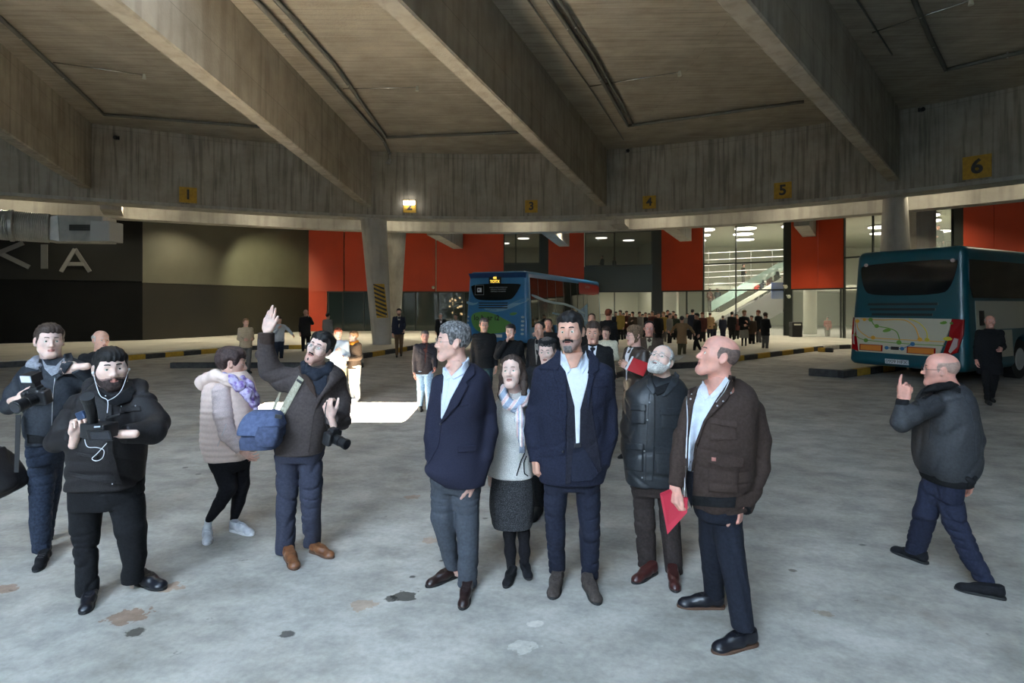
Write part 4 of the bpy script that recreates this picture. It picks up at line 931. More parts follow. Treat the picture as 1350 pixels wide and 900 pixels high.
# ---- 8 woman in pink
def woman_pink():
    p = Person('person in a pale pink padded jacket, black leggings and white trainers', (230,390,2.368), 4.80, (165,770))
    p.head(180, 213, 0, yaw=86, pitch=-4, roll=6, hs=1.04, neck=(160,272,.0), nr=.052, jaw=.95, w=.97)
    p.hair(cloth('tousled_brown_hair', (62,48,46), rough=.5, amt=.6, scale=80, bump=.5), 'woman', .022, top=.030, amp=.0058, sc=130); p.brows(HB, r=.002)
    p.hand(208, 478, -.14, (.75,-.15,-.55), (.3,.9,.2), -1, 'relax', sc=.93); p.hand(226, 470, .06, (.35,-.3,-.7), (-.9,-.2,0), 1, 'relax', sc=.9)
    p.inner(U(p.chain([(160,272,0,20),(160,340,0,48),(155,500,0,48)]), p.chain([(142,300,-.12,17),(160,420,-.16,14),(208,478,-.14,10)]), p.chain([(190,300,.12,17),(200,420,.14,14),(226,470,.06,10)]), p.chain([(155,520,-.05,30),(170,610,-.08,22),(104,710,-.16,11),(104,725,-.16,11)]), p.chain([(200,520,.05,28),(206,610,.04,20),(184,705,.02,11),(184,715,.02,11)]), k=.03))
    p.finish(SK1)
    lg = legs(p, [(150,510,-.05,40),(168,600,-.09,29),(140,650,-.12,22),(108,698,-.17,14)], [(200,510,.05,36),(208,590,.04,27),(200,640,.03,21),(186,695,.02,14)], [(480,106,236,.17,0),(520,112,236,.16,0),(540,120,228,.13,0)], 706, 702)
    p.garment('leggings', folds(lg, .003, .08, (1,1,2.2), 25), LEGG)
    p.garment('socks', U(p.chain([(106,700,-.165,12.5),(102,730,-.16,12.5)]), p.chain([(186,696,.02,12.5),(182,722,.02,12.5)])), WHT, .007)
    p.shoe((102,724), (103,779), WLEA, SOLEW, 'sneaker', lace=WHT, L=.26); p.shoe((163,728), (247,748), WLEA, SOLEW, 'sneaker', lace=WHT, L=.27)
    body = p.loft([(236,120,222,.10,0),(255,102,240,.15,0),(285,92,252,.18,0),(340,86,258,.19,0),(400,84,262,.19,0),(460,84,262,.19,0),(508,98,238,.17,0)], 2.4)
    p.garment('jacket', puffs(body, .006, .05), PINK)
    A1 = arm(p, [(150,300,-.15,33),(152,370,-.19,30),(166,430,-.19,26),(206,480,-.15,17)]); A2 = arm(p, [(196,300,.14,28),(208,380,.17,26),(224,468,.06,16)])
    def sl(q): a = p.P(150,300,-.15); b = p.P(166,430,-.19); t = (q-a) @ ((b-a)/np.linalg.norm(b-a)); return U(A1, A2).f(q)-.006*np.abs(np.sin(t*PI/.045))
    p.garment('sleeves', S(sl, U(A1, A2).lo-.01, U(A1, A2).hi+.01), KNIT)
    hd = U(p.chain([(104,262,-.10,18),(92,272,-.02,24),(92,280,.06,22)], .05), p.chain([(104,254,-.12,17),(128,248,-.16,16),(165,262,-.20,13),(200,292,-.18,9)], .05), k=.05)
    p.garment('hood', folds(hd, .005, .09, (1,1,1), 27), PINK, .008)
    nb = bvh_of([p.objs['jacket'], p.objs['body'], p.objs['hood'], p.objs['hair']])
    SCV = mat('lilac_scarf', srgb((196,184,216)), .85, col2=srgb((122,92,160)), scale=26, detail=6, lo=.42, hi=.6, bump=.3)
    sc = U(p.chain([(154,248,-.16,11),(180,262,-.19,15),(205,282,-.19,16),(228,304,-.17,16),(244,330,-.13,12)], .03), p.chain([(210,262,-.06,15),(232,282,-.08,15),(250,312,-.08,12),(258,338,-.06,8)], .03), p.chain([(230,318,-.18,13),(246,338,-.15,11),(254,358,-.13,7)], .02), k=.015)
    p.garment('scarf', folds(sc, .007, .05, (1,1,1), 28), SCV, .006)
    p.dline('zip', [(134,470),(150,430),(162,400)], p.bv('jacket', 'sleeves'), .002, METAL, off=.002)
# ---- 9 video cameraman in black
def man_video():
    p = Person('dark-bearded person in black with white earphones, holding a video camera', (0,400,2.045), 3.72, (290,770))
    p.head(299, 176, -.02, yaw=8, pitch=2, roll=-2, hs=1.12, neck=(312,238,.03), gaze=(0,2), nr=.068, fat=.005, jaw=1.1, w=1.03, stub=(118,92,86), nose=1.0)
    p.hair(HK, 'low', .010, top=.016, amp=.0028); p.brows(HK, r=.004)
    p.local('beard', beard_sdf(p.skull, [(.125,-.050),(.090,-.052),(.060,-.064),(.036,-.050),(.022,-.01),(.012,-.01),(.010,-.05),(.020,-.085),(.020,-.116),(.06,-.135),(.12,-.125)], .0035, .0009, mouth=True), .0032, cloth('short_dark_beard', (48,38,36), amt=.5))
    p.hand(203, 352, -.24, (.25,-.10,.9), (.75,-.5,-.1), 1, 'hold', sc=1.02, thumb=(45,30,5)); p.hand(330, 352, -.30, (-1,-.1,.0), (-.1,.15,1), -1, 'flat', sc=1.0)
    p.inner(U(p.chain([(312,238,.03,28),(305,300,.02,64),(300,450,.02,66)]), p.chain([(210,280,.02,22),(150,370,-.05,19),(203,352,-.22,13)]), p.chain([(385,280,.02,22),(425,345,-.04,19),(330,352,-.28,13)]), p.chain([(225,540,0,34),(232,650,-.02,24),(238,775,-.05,15),(238,795,-.05,12)]), p.chain([(345,540,0,34),(358,650,0,24),(356,745,.06,12),(356,765,.06,12)]), k=.03))
    p.finish(SK3)
    tr = legs(p, [(235,520,.02,50),(232,600,0,43),(232,690,-.03,33),(236,770,-.05,31)], [(340,520,.02,52),(352,600,0,44),(360,680,.02,34),(358,752,.06,30)], [(460,190,388,.16,.02),(510,190,388,.16,.02),(545,192,384,.14,.02)], 780, 748)
    p.garment('jeans', folds(tr, .007, .09, (1,1,2.4), 33), BLACKJ)
    p.shoe((248,790), (226,840), LEATK, SOLEK, lace=LEATK, wd=1.1); p.shoe((352,748), (446,772), LEATK, SOLEK, lace=LEATK, wd=1.1)
    coat = p.loft([(212,258,362,.10,.05),(232,232,386,.15,.04),(258,214,396,.18,.03),(310,198,396,.20,.01),(380,190,394,.21,-.01),(440,182,392,.20,0),(490,180,388,.19,0)], 2.5)
    A1 = arm(p, [(222,272,.02,42),(178,330,-.02,38),(152,372,-.08,35),(200,358,-.22,26)], k=.05); A2 = arm(p, [(385,272,.02,42),(418,320,-.02,39),(412,345,-.12,36),(335,352,-.28,27)], k=.05)
    p.garment('jacket', folds(U(coat, A1, A2, k=.05), .008, .12, (1,1,1.4), 34), BLACKN)
    hd = p.chain([(238,236,.04,17),(250,222,.10,22),(312,216,.14,24),(372,226,.10,22),(384,244,.02,16)], .05); p.garment('hood', folds(hd, .006, .1, (1,1,1), 35), BLACKN, .008)
    nb = bvh_of([p.objs['body'], p.objs['jacket'], p.objs['hood']])
    p.drape('collar', [(262,228),(275,240),(300,250),(330,240),(352,222),(366,232),(352,262),(318,276),(284,268),(262,248)], nb, BLACKJ, .014, bulge=.006)
    p.drape('pocket_flap', [(322,280),(378,276),(380,290),(324,294)], nb, BLACKN, .012); p.drape('placket', [(284,272),(302,274),(306,400),(330,488),(310,488),(288,400)], nb, BLACKN, .010)
    p.drape('hip_pocket', [(205,400),(262,410),(262,420),(207,411)], nb, BLACKN, .012); p.drape('hem_band', [(184,466),(250,480),(328,490),(326,478),(250,466),(186,454)], nb, BLACKN, .010)
    for x, y in ((332,276),(370,274),(290,248),(298,258),(308,484)):
        h = hitn(nb, *p.px((x,y))[0]); MB().sphere((h.x, h.y-.018, h.z), .005, 8, sc=(1,.5,1)).build('press_stud', METAL, p.root, smooth=True)
    ear = empty('earphones', p.P(290, 290, -.3), 'white wired earphones hanging from the ears of the person with the video camera', 'earphones')
    e1 = p.L2W(A3(.086,.010,-.012))[0]; e2 = p.L2W(A3(-.086,.010,-.012))[0]; j = p.P(290, 262, -.235)
    MB().sphere(e1, .009, 10).build('earbud', WHT, ear, smooth=True); MB().sphere(e2, .009, 10).build('earbud', WHT, ear, smooth=True)
    def crv(pts, n=24):
        pts = [A3(*q) for q in pts]; out = []
        for i in range(len(pts)-1):
            a = pts[max(i-1,0)]; b = pts[i]; c = pts[i+1]; d = pts[min(i+2,len(pts)-1)]
            for k in range(6):
                t = k/6; out.append(.5*((2*b)+(-a+c)*t+(2*a-5*b+4*c-d)*t*t+(-a+3*b-3*c+d)*t**3))
        return out+[pts[-1]]
    MB().tube(crv([e1, p.P(262,228,-.10), p.P(272,250,-.20), j, p.P(289,295,-.25)]), .0022, 6).build('cord', WHT, ear, smooth=True)
    MB().tube(crv([e2, p.P(330,228,-.12), p.P(312,250,-.20), j]), .0022, 6).build('cord', WHT, ear, smooth=True)
    MB().tube(crv([p.P(228,366,-.40), p.P(236,386,-.40), p.P(262,388,-.40), p.P(280,396,-.38), p.P(276,416,-.37), p.P(260,424,-.36), p.P(248,418,-.36), p.P(262,404,-.38), p.P(288,376,-.38)]), .0022, 6).build('cord', WHT, ear, smooth=True)
    v = empty('video_camera', p.P(265, 385, -.40), 'black camcorder with flip-out screen in the hands of the person dressed in black', 'camera')
    MB().obox(p.P(268,340,-.36), A3(.085,-.02,0), A3(.012,.05,.0), A3(0,0,.042)).build('camera_body', BLKP, v, bevel=.008)
    l = MB(); l.tube([p.P(252,325,-.36), p.P(246,290,-.42), p.P(238,262,-.46)], [.026,.028,.030], 18); ln = l.build('lens_barrel', BLKM, v, smooth=False)
    MB().tube([p.P(238,263,-.458), p.P(235,250,-.48)], [.032,.035], 18).build('lens_hood', BLKP, v)
    MB().obox(p.P(225,300,-.34), A3(.030,-.01,.01), A3(0,.03,0), A3(-.01,0,.022)).build('microphone', mat('blue_grey_metal', srgb((70,88,120)), .35, metal=.6), v, bevel=.006)
    MB().obox(p.P(270,356,-.44), A3(.080,-.015,.004), A3(.002,.006,.0), A3(-.006,-.004,.030)).build('flip_screen', BLKM, v, bevel=.004)
    MB().obox(p.P(270,356,-.449), A3(.064,-.012,.003), A3(.0002,.001,0), A3(-.004,-.003,.021)).build('screen_glass', GLASSK, v)
    MB().obox(p.P(262,332,-.43), A3(.020,-.004,.002), A3(0,.002,0), A3(0,0,.004)).build('label', mat('metal_label', srgb((200,205,215)), .3), v)
    MB().obox(p.P(310,302,-.36), A3(.050,-.01,.014), A3(0,.022,0), A3(0,0,.006)).build('top_handle', BLKP, v, bevel=.004)
# ---- 10 photographer at the left edge
def man_photographer():
    p = Person('person in a slate jacket and jeans at the left edge, holding a flash camera', (0,400,2.045), 4.28, (120,740))
    p.head(133, 102, 0, yaw=8, pitch=2, roll=2, hs=1.03, neck=(142,160,.03), gaze=(5,0), nr=.060, jaw=1.04, w=1.02, nose=1.05)
    p.hair(HB, 'short', .012, top=.020, amp=.003); p.brows(HB, r=.003)
    p.hand(52, 256, -.26, (.9,-.15,.25), (.1,1,.1), 1, 'hold'); p.hand(206, 172, -.22, (-.9,-.1,-.1), (.1,.95,.2), -1, 'fist')
    p.inner(U(p.chain([(142,160,.03,24),(145,220,.02,52),(130,370,.02,48)]), p.chain([(75,190,.02,18),(22,278,-.06,15),(52,256,-.24,11)]), p.chain([(225,190,.03,18),(262,236,-.02,15),(212,174,-.20,12)]), p.chain([(112,420,0,26),(106,540,0,19),(110,670,.0,12),(110,690,0,12)]), p.chain([(145,420,.08,26),(136,540,.18,19),(122,650,.30,12),(122,660,.3,12)]), k=.03))
    p.finish(SK3)
    tr = legs(p, [(116,400,.02,42),(112,480,.0,38),(110,580,.0,31),(112,665,.0,25)], [(142,400,.06,36),(136,500,.14,30),(128,560,.20,26),(122,640,.30,22)], [(350,72,186,.15,.02),(400,72,184,.15,.02),(430,78,178,.13,.02)], 668, 648)
    p.garment('jeans', folds(tr, .006, .09, (1,1,2.4), 37), DENIM)
    p.shoe((122,688), (98,726), KSUEDE, SOLEK, lace=BLKP); p.shoe((124,664), (122,690), KSUEDE, SOLEK)
    coat = p.loft([(146,100,190,.09,.05),(160,80,222,.13,.04),(180,66,240,.16,.03),(230,64,236,.165,.01),(300,66,214,.16,0),(350,68,196,.155,0),(374,72,188,.15,0)], 2.4)
    A1 = arm(p, [(80,192,.02,32),(42,240,-.03,30),(26,276,-.08,27),(52,262,-.22,22)], k=.05); A2 = arm(p, [(225,190,.04,34),(256,212,0,32),(254,200,-.10,27),(208,173,-.21,21)], k=.05)
    p.garment('jacket', folds(U(coat, A1, A2, k=.05), .0065, .11, (1,1,1.3), 38), SLATE)
    nb = bvh_of([p.objs['body'], p.objs['jacket']])
    GRY = cloth('grey_sweatshirt', (128,130,138)); 
    p.drape('sweatshirt', [(112,146),(126,166),(150,168),(172,146),(178,160),(160,186),(140,196),(120,176)], nb, GRY, .008)
    p.garment('hood', folds(p.chain([(98,150,.06,16),(92,164,-.04,18),(104,170,-.10,12)], .04), .004, .08, (1,1,1), 39), GRY, .007)
    p.drape('collar', [(172,136),(192,132),(200,152),(176,188),(152,206),(158,180)], nb, SLATE, .016, bulge=.005)
    p.drape('waistband', [(72,352),(150,362),(190,354),(188,376),(150,380),(74,376)], nb, RIBB, .010)
    p.dline('zip', [(148,200),(142,260),(138,372)], nb, .003, METAL, off=.004)
    st = dline('camera_strap', p.px((112,186),(104,168),(108,150)), nb, .006, BLKP, p.root, off=.012); st2 = dline('camera_strap', p.px((176,148),(158,190)), nb, .008, BLKP, p.root, off=.02)
    slr(p.P(104, 250, -.42), (-.10,-.9,-.25), 'black camera with an upright flash held by the person at the left edge', flash=True, sc=1.15, up=(0,-.15,1))
    b = empty('holdall', p.P(30, 525, -.15), 'black holdall bag hanging by its strap at the left edge of the photo', 'bag')
    bd = p.loft([(392,-60,6,.10,-.15),(420,-70,34,.14,-.15),(460,-74,66,.15,-.15),(495,-70,72,.14,-.15),(522,-40,20,.10,-.15)], 2.6)
    sdf_obj('bag_body', folds(bd, .008, .15, (1,1,1), 40), .010, BLACKN, b)
    MB().prism([p.P(42,300,-.20), p.P(56,300,-.20), p.P(50,455,-.26), p.P(38,455,-.26)], (0,.004,0)).build('strap', BLKP, b)
# ------------------------------------------------------------------ people further away
ARMS = {  # shoulder-relative (lateral outward, forward, height) of elbow, wrist; hand direction
 'down':  ((.022,-.005,.635),(.030,.022,.490)), 'pocket': ((.045,-.02,.640),(.020,.030,.530)), 'bent': ((.020,-.005,.640),(-.020,.120,.625)),
 'chest': ((.030,.010,.645),(-.060,.090,.700)), 'face': ((.040,.050,.690),(-.045,.110,.840)), 'out': ((.09,.02,.73),(.16,.08,.62)),
 'swing': ((.020,.055,.650),(.010,.150,.560)), 'back': ((.025,-.055,.650),(.030,-.075,.520)), 'phone': ((.03,.06,.66),(-.02,.15,.76)), 'point': ((.03,.11,.74),(.01,.22,.76))}
LEGS = {'stand': ((.052,.0,.285,.055,.0),(.052,.0,.285,.055,.0)), 'walk': ((.045,.07,.290,.045,.13),(.045,-.02,.285,.045,-.13)), 'stride': ((.045,-.02,.285,.045,-.13),(.045,.07,.290,.045,.13)),
        'shift': ((.060,.02,.285,.075,.01),(.045,-.01,.285,.05,-.01))}
def figure(label, hx, top, feet=None, Y=None, H=None, yaw=0, top_m=None, leg_m=None, hair_m=None, hair='short', sk=None, arms=('down','down'), leg='stand', coat=.47, under=None, tie=None, scarf=None, hyaw=None, hpitch=0, skirt=False, q=2.4, w=1.0, group=None, shoe_m=None, beret=None, glasses=False, z0=0.0, beard=None, bag=None, fat=0.0, hat=None):
    if Y is None: Y = F*(CH-z0)/(feet-HY)
    Htop = CH-(top-HY)*Y/F-z0
    if H is None: H = Htop
    az = math.degrees(math.atan((hx-CX)/F)); yw = yaw-az
    base = A3((hx-CX)*Y/F, Y, Htop+z0-H)
    p = Person(label, (0,0,1), Y, base, group, q/1.0)
    R = rotm(yw, 0, 0); R = np.stack([-R[:,0], R[:,1], R[:,2]], 1)       # lateral = image right when facing the camera
    J = lambda l, f, h: base+R @ A3(l*H, f*H, h*H)
    p.P = lambda x, y, d=0: J(x, d, y)
    p.head(0, .932, .012, absy=True, yaw=yw if hyaw is None else hyaw-az, pitch=hpitch, neck=(0, .845, -.005), hs=H/1.74*1.03, nr=.056, stub=beard, hres=.0036, fat=fat)
    hm = hair_m or HB
    if hair: p.hair(hm, hair, .012, top=.020, amp=.003)
    if q < 2: p.brows(hm, r=.003)
    if glasses: p.glasses(BLKM, r=.0012)
    A = []; inn = [(chain([(J(0,.0,.84),.05*w),(J(0,0,.74),.10*w),(J(0,0,.5),.09*w)]))]
    for sx, nm in ((-1, arms[0]), (1, arms[1])):
        e, wr = ARMS[nm]; sh = J(sx*.098*w, -.005, .805); el = J(sx*(.098*w+e[0]), e[1], e[2]); wp = J(sx*(.098*w+wr[0]), wr[1], wr[2])
        A.append(chain([(sh, .060*w), (el, .050*w), (wp, .038)], .03)); inn.append(chain([(sh, .035), (el, .03), (wp, .024)]))
        d = wp-el; d /= np.linalg.norm(d); hb = basis(d, -sx*R[:,0]*1.0+.1*R[:,2], 1)
        h = hand_sdf(side=(1 if sx < 0 else -1), sc=H/1.74, **CURL['relax']); V, Q = surf(h, .0042*q); p.add_body(wp+V @ hb.T, Q, 0)
        A[-1] = cutplane(A[-1], wp, d) if nm in ('down',) else A[-1]
    L = []; SH = []
    for sx, g in ((-1, LEGS[leg][0]), (1, LEGS[leg][1])):
        hp = J(sx*.050, 0, .50); kn = J(sx*g[0], g[1], g[2]); an = J(sx*g[3], g[4]-.02, .05)
        L.append(cutz(chain([(hp, .092*w), (kn, .066*w), (an, .050)], .03), zlo=base[2]+.045*H)); inn.append(chain([(hp, .05), (kn, .04), (J(sx*g[3], g[4]-.02, .035), .034)]))
        a = J(sx*g[3], g[4]-.045, .0); f = R[:,1]; 
        s1 = U(cap(a+f*.06+A3(0,0,.045), a+f*.20+A3(0,0,.030), .040, .034), cap(a+f*.05+A3(0,0,.04), a+f*.04+A3(0,0,.09), .038, .036), cap(a+f*.20+A3(0,0,.028), a+f*.25+A3(0,0,.022), .034, .024), k=.02)
        SH.append(cutz(s1, zlo=base[2]+.002))
    p.inner(U(*inn, k=.03), .018); p.finish(sk or SK2)
    c_, s_ = 1, 0
    def tors(rows):
        n = 2.4; rr = [(h*H, 0., f*H, a*H*w, b*H*w) for h, f, a, b in rows]; lf = loft(rr, n)
        RR = R
        return S(lambda P_: lf.f((P_-base) @ RR), base-A3(.45,.45,0), base+A3(.45,.45,H))
    rows = [(.850,-.006,.045,.040),(.832,-.006,.080,.055),(.805,-.004,.108,.066),(.74,.0,.118,.078),(.64,.004,.106,.076),(.56,.0,.106,.078)]
    if coat < .53: rows.append((coat, 0, .112 if coat > .40 else .120, .080))
    if coat < .38: rows.append(((coat+.56)/2, 0, .112, .080))
    def bb(s): return s
    td = tors(rows); top_s = U(td, *A, k=.03)
    # tighten bounds
    top_s.lo = np.minimum.reduce([a.lo for a in A]+[base+A3(-.25,-.25,coat*H-.02)]); top_s.hi = np.maximum.reduce([a.hi for a in A]+[base+A3(.25,.25,.87*H)])
    p.garment('jacket', folds(top_s, .006, .11, (1,1,1.3), int(hx)), top_m, .0075)
    if skirt:
        sk_ = tors([(.58,0,.09,.07),(.45,0,.105,.085),(.30,0,.11,.09)]); sk_.lo = base+A3(-.25,-.25,.28*H); sk_.hi = base+A3(.25,.25,.6*H)
        p.garment('skirt', sk_, leg_m, .008)
        p.garment('tights', U(*[chain([(J(sx*.04,0,.35),.05),(J(sx*.045,0,.28),.045),(J(sx*.05,-.01,.04),.03)]) for sx in (-1,1)]), LEGG, .008)
    else:
        pv = tors([(.56,0,.095,.07),(.50,0,.100,.076),(.46,0,.092,.07)]); pv.lo = base+A3(-.2,-.2,.44*H); pv.hi = base+A3(.2,.2,.58*H)
        p.garment('trousers', folds(U(pv, *L, k=.02), .005, .09, (1,1,2), int(hx)+3), leg_m, .0085)
    for s1 in SH: sdf_obj('shoe', s1, .006*q, shoe_m or SOLEK, p.root)
    tb = None
    def lay(nm, pts, m, off):                # polygon in (lateral, height) laid on the chest along the body's forward direction
        tb = bvh_of([p.objs['jacket']]); P2 = [Vector(v) for v in pts]; n = len(P2)
        V = []; 
        for l, h in pts:
            st = Vector(J(l, .5, h)); hh = tb.ray_cast(st, Vector(-R[:,1]))[0]
            V.append(np.array(hh)+R[:,1]*off if hh is not None and h < .815 else J(l, .060 if h < .83 else .046, h))
        MB().prism([v for v in V], -R[:,1]*.012).build(nm, m, p.root)
    if under: 
        lay('shirt', [(-.030,.845),(-.022,.78),(0,.60) if coat > 0 else 0,(.022,.78),(.030,.845),(0,.835)], under, .010)
    if tie: lay('tie', [(-.008,.825),(-.010,.70),(0,.66),(.010,.70),(.008,.825)], tie, .020)
    if scarf: p.garment('scarf', chain([(J(-.045,-.02,.85),.030),(J(-.03,.045,.835),.032),(J(.03,.045,.832),.032),(J(.045,-.02,.85),.030),(J(0,-.05,.855),.030),(J(-.045,-.02,.85),.030)], .02) if 1 else 0, scarf, .008)
    if beret: p.local('beret', U(ell((.0,-.018,.098),(.092,.108,.030)), ell((0,-.01,.075),(.080,.10,.022)), k=.02), .005, beret)
    return p
# ------------------------------------------------------------------ the bus station
def concrete(name, c, c2, boards=0.0, bx=6.0, rough=.85, scale=1.2, bump=.25, stain=.35, vert=False, spec=.3):
    m = bpy.data.materials.new(name); m.use_nodes = True; nt = m.node_tree; N = nt.nodes.new; L = nt.links.new; b = nt.nodes['Principled BSDF']
    tc = N('ShaderNodeTexCoord'); mp = N('ShaderNodeMapping'); L(tc.outputs['Object'], mp.inputs[0])
    n1 = N('ShaderNodeTexNoise'); n1.inputs['Scale'].default_value = scale; n1.inputs['Detail'].default_value = 7; n1.inputs['Roughness'].default_value = .62; L(mp.outputs[0], n1.inputs['Vector'])
    r1 = N('ShaderNodeValToRGB'); r1.color_ramp.elements[0].position = .32; r1.color_ramp.elements[1].position = .68
    r1.color_ramp.elements[0].color = (*c, 1); r1.color_ramp.elements[1].color = (*c2, 1); L(n1.outputs[0], r1.inputs[0])
    mp2 = N('ShaderNodeMapping'); mp2.inputs['Scale'].default_value = ((5.5, 5.5, .30) if 'ring' in name else (2.6, 2.6, .22)) if vert else (.5, 7, 1); L(tc.outputs['Object'], mp2.inputs[0])
    n2 = N('ShaderNodeTexNoise'); n2.inputs['Scale'].default_value = 1.6; n2.inputs['Detail'].default_value = 6; L(mp2.outputs[0], n2.inputs['Vector'])
    r2 = N('ShaderNodeValToRGB'); r2.color_ramp.elements[0].position = .36; r2.color_ramp.elements[1].position = .52; r2.color_ramp.elements[0].color = (1-stain,)*3+(1,); L(n2.outputs[0], r2.inputs[0])
    mx = N('ShaderNodeMixRGB'); mx.blend_type = 'MULTIPLY'; mx.inputs[0].default_value = 1; L(r1.outputs[0], mx.inputs[1]); L(r2.outputs[0], mx.inputs[2]); out = mx
    if boards:
        w = N('ShaderNodeTexBrick'); w.inputs['Scale'].default_value = 1; w.inputs['Mortar Size'].default_value = .006; w.inputs['Brick Width'].default_value = bx; w.inputs['Row Height'].default_value = boards
        w.inputs['Color1'].default_value = (1,1,1,1); w.inputs['Color2'].default_value = (.94,.94,.94,1); w.inputs['Mortar'].default_value = (.62,.62,.62,1); w.offset = .5 if not vert else 0
        mp3 = N('ShaderNodeMapping'); L(tc.outputs['Object'], mp3.inputs[0])
        if vert: mp3.inputs['Rotation'].default_value = (PI/2, 0, 0)
        L(mp3.outputs[0], w.inputs['Vector'])
        m2 = N('ShaderNodeMixRGB'); m2.blend_type = 'MULTIPLY'; m2.inputs[0].default_value = 1; L(out.outputs[0], m2.inputs[1]); L(w.outputs[0], m2.inputs[2]); out = m2
    L(out.outputs[0], b.inputs['Base Color']); b.inputs['Roughness'].default_value = rough; b.inputs['Specular IOR Level'].default_value = spec
    n3 = N('ShaderNodeTexNoise'); n3.inputs['Scale'].default_value = 18; n3.inputs['Detail'].default_value = 5; L(mp.outputs[0], n3.inputs['Vector'])
    bp = N('ShaderNodeBump'); bp.inputs['Strength'].default_value = bump; bp.inputs['Distance'].default_value = .02; L(n3.outputs[0], bp.inputs['Height']); L(bp.outputs[0], b.inputs['Normal'])
    MATS[name] = m; return m
def floor_mat():
    m = bpy.data.materials.new('worn_concrete_floor'); m.use_nodes = True; nt = m.node_tree; N = nt.nodes.new; L = nt.links.new; b = nt.nodes['Principled BSDF']
    tc = N('ShaderNodeTexCoord')
    def noise(sc, det, st=(1,1,1), rot=0, ro=.6):
        mp = N('ShaderNodeMapping'); mp.inputs['Scale'].default_value = st; mp.inputs['Rotation'].default_value = (0,0,rot); L(tc.outputs['Object'], mp.inputs[0])
        n = N('ShaderNodeTexNoise'); n.inputs['Scale'].default_value = sc; n.inputs['Detail'].default_value = det; n.inputs['Roughness'].default_value = ro; L(mp.outputs[0], n.inputs['Vector']); return n
    def ramp(n, p0, c0, p1, c1):
        r = N('ShaderNodeValToRGB'); r.color_ramp.elements[0].position = p0; r.color_ramp.elements[1].position = p1
        r.color_ramp.elements[0].color = (*c0, 1); r.color_ramp.elements[1].color = (*c1, 1); L(n.outputs[0], r.inputs[0]); return r
    def mul(a, c, f=1.0, mode='MULTIPLY'):
        x = N('ShaderNodeMixRGB'); x.blend_type = mode; x.inputs[0].default_value = f; L(a.outputs[0], x.inputs[1]); L(c.outputs[0], x.inputs[2]); return x
    base = ramp(noise(.55, 8, (1,1.5,1), .3, .65), .30, (.285,.265,.235), .70, (.50,.47,.42))
    o = mul(base, ramp(noise(2.2, 10, (1,1.5,1), .6, .68), .36, (.70,.70,.70), .60, (1.08,1.08,1.08)))
    o = mul(o, ramp(noise(1.3, 5, (1,1,1), 0), .60, (1,1,1), .72, (.80,.74,.68)), .8)
    o = mul(o, ramp(noise(7, 3, (1,1.4,1), 1.0), .24, (.45,.44,.44), .29, (1,1,1)), .8)
    o = mul(o, ramp(noise(26, 6, (1,1,1), 0), .35, (.86,.86,.86), .6, (1.04,1.04,1.04)), .8)
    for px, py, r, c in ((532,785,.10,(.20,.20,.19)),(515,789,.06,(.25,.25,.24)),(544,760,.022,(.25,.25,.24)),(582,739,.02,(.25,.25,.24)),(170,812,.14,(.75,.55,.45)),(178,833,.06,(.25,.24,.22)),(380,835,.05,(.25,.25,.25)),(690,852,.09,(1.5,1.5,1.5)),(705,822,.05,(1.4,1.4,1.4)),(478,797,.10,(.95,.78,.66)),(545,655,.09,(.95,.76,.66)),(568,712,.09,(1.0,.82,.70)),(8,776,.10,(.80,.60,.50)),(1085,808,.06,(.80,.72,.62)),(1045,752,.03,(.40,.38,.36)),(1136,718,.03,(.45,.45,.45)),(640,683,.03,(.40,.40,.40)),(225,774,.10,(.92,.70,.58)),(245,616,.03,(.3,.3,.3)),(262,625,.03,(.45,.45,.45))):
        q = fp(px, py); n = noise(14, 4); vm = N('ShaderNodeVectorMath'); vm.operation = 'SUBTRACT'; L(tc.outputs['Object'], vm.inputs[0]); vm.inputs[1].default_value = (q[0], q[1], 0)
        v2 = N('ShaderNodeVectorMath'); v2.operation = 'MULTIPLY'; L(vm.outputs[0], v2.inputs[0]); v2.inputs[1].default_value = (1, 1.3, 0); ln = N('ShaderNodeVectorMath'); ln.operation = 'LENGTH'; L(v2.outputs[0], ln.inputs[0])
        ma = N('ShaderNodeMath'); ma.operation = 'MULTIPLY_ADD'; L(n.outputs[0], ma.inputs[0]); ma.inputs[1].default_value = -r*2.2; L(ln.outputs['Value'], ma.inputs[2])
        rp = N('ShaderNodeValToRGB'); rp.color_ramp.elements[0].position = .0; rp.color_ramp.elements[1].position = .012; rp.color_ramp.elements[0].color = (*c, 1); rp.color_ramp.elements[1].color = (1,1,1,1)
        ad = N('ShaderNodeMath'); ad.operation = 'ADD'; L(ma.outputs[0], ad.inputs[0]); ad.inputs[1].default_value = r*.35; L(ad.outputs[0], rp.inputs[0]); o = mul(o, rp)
    L(o.outputs[0], b.inputs['Base Color'])
    rr = ramp(noise(1.1, 5, (1,1.5,1)), .3, (.55,)*3, .7, (.82,)*3); L(rr.outputs[0], b.inputs['Roughness']); b.inputs['Specular IOR Level'].default_value = .35
    bp = N('ShaderNodeBump'); bp.inputs['Strength'].default_value = .15; bp.inputs['Distance'].default_value = .01; n3 = noise(40, 4); L(n3.outputs[0], bp.inputs['Height']); L(bp.outputs[0], b.inputs['Normal'])
    return m
C_BEAM = concrete('beam_concrete', (.29,.258,.205), (.42,.38,.31), vert=True, boards=1.1, bx=2.4, stain=.22)
C_CEIL = concrete('slab_concrete', (.34,.30,.23), (.48,.43,.345), boards=.22, bx=9.0, stain=.20, bump=.35)
C_RING = concrete('ring_concrete', (.27,.25,.205), (.40,.37,.31), vert=True, stain=.38, boards=2.7, bx=1.35)
C_COL = concrete('column_concrete', (.34,.32,.285), (.44,.42,.38), vert=True, stain=.2)
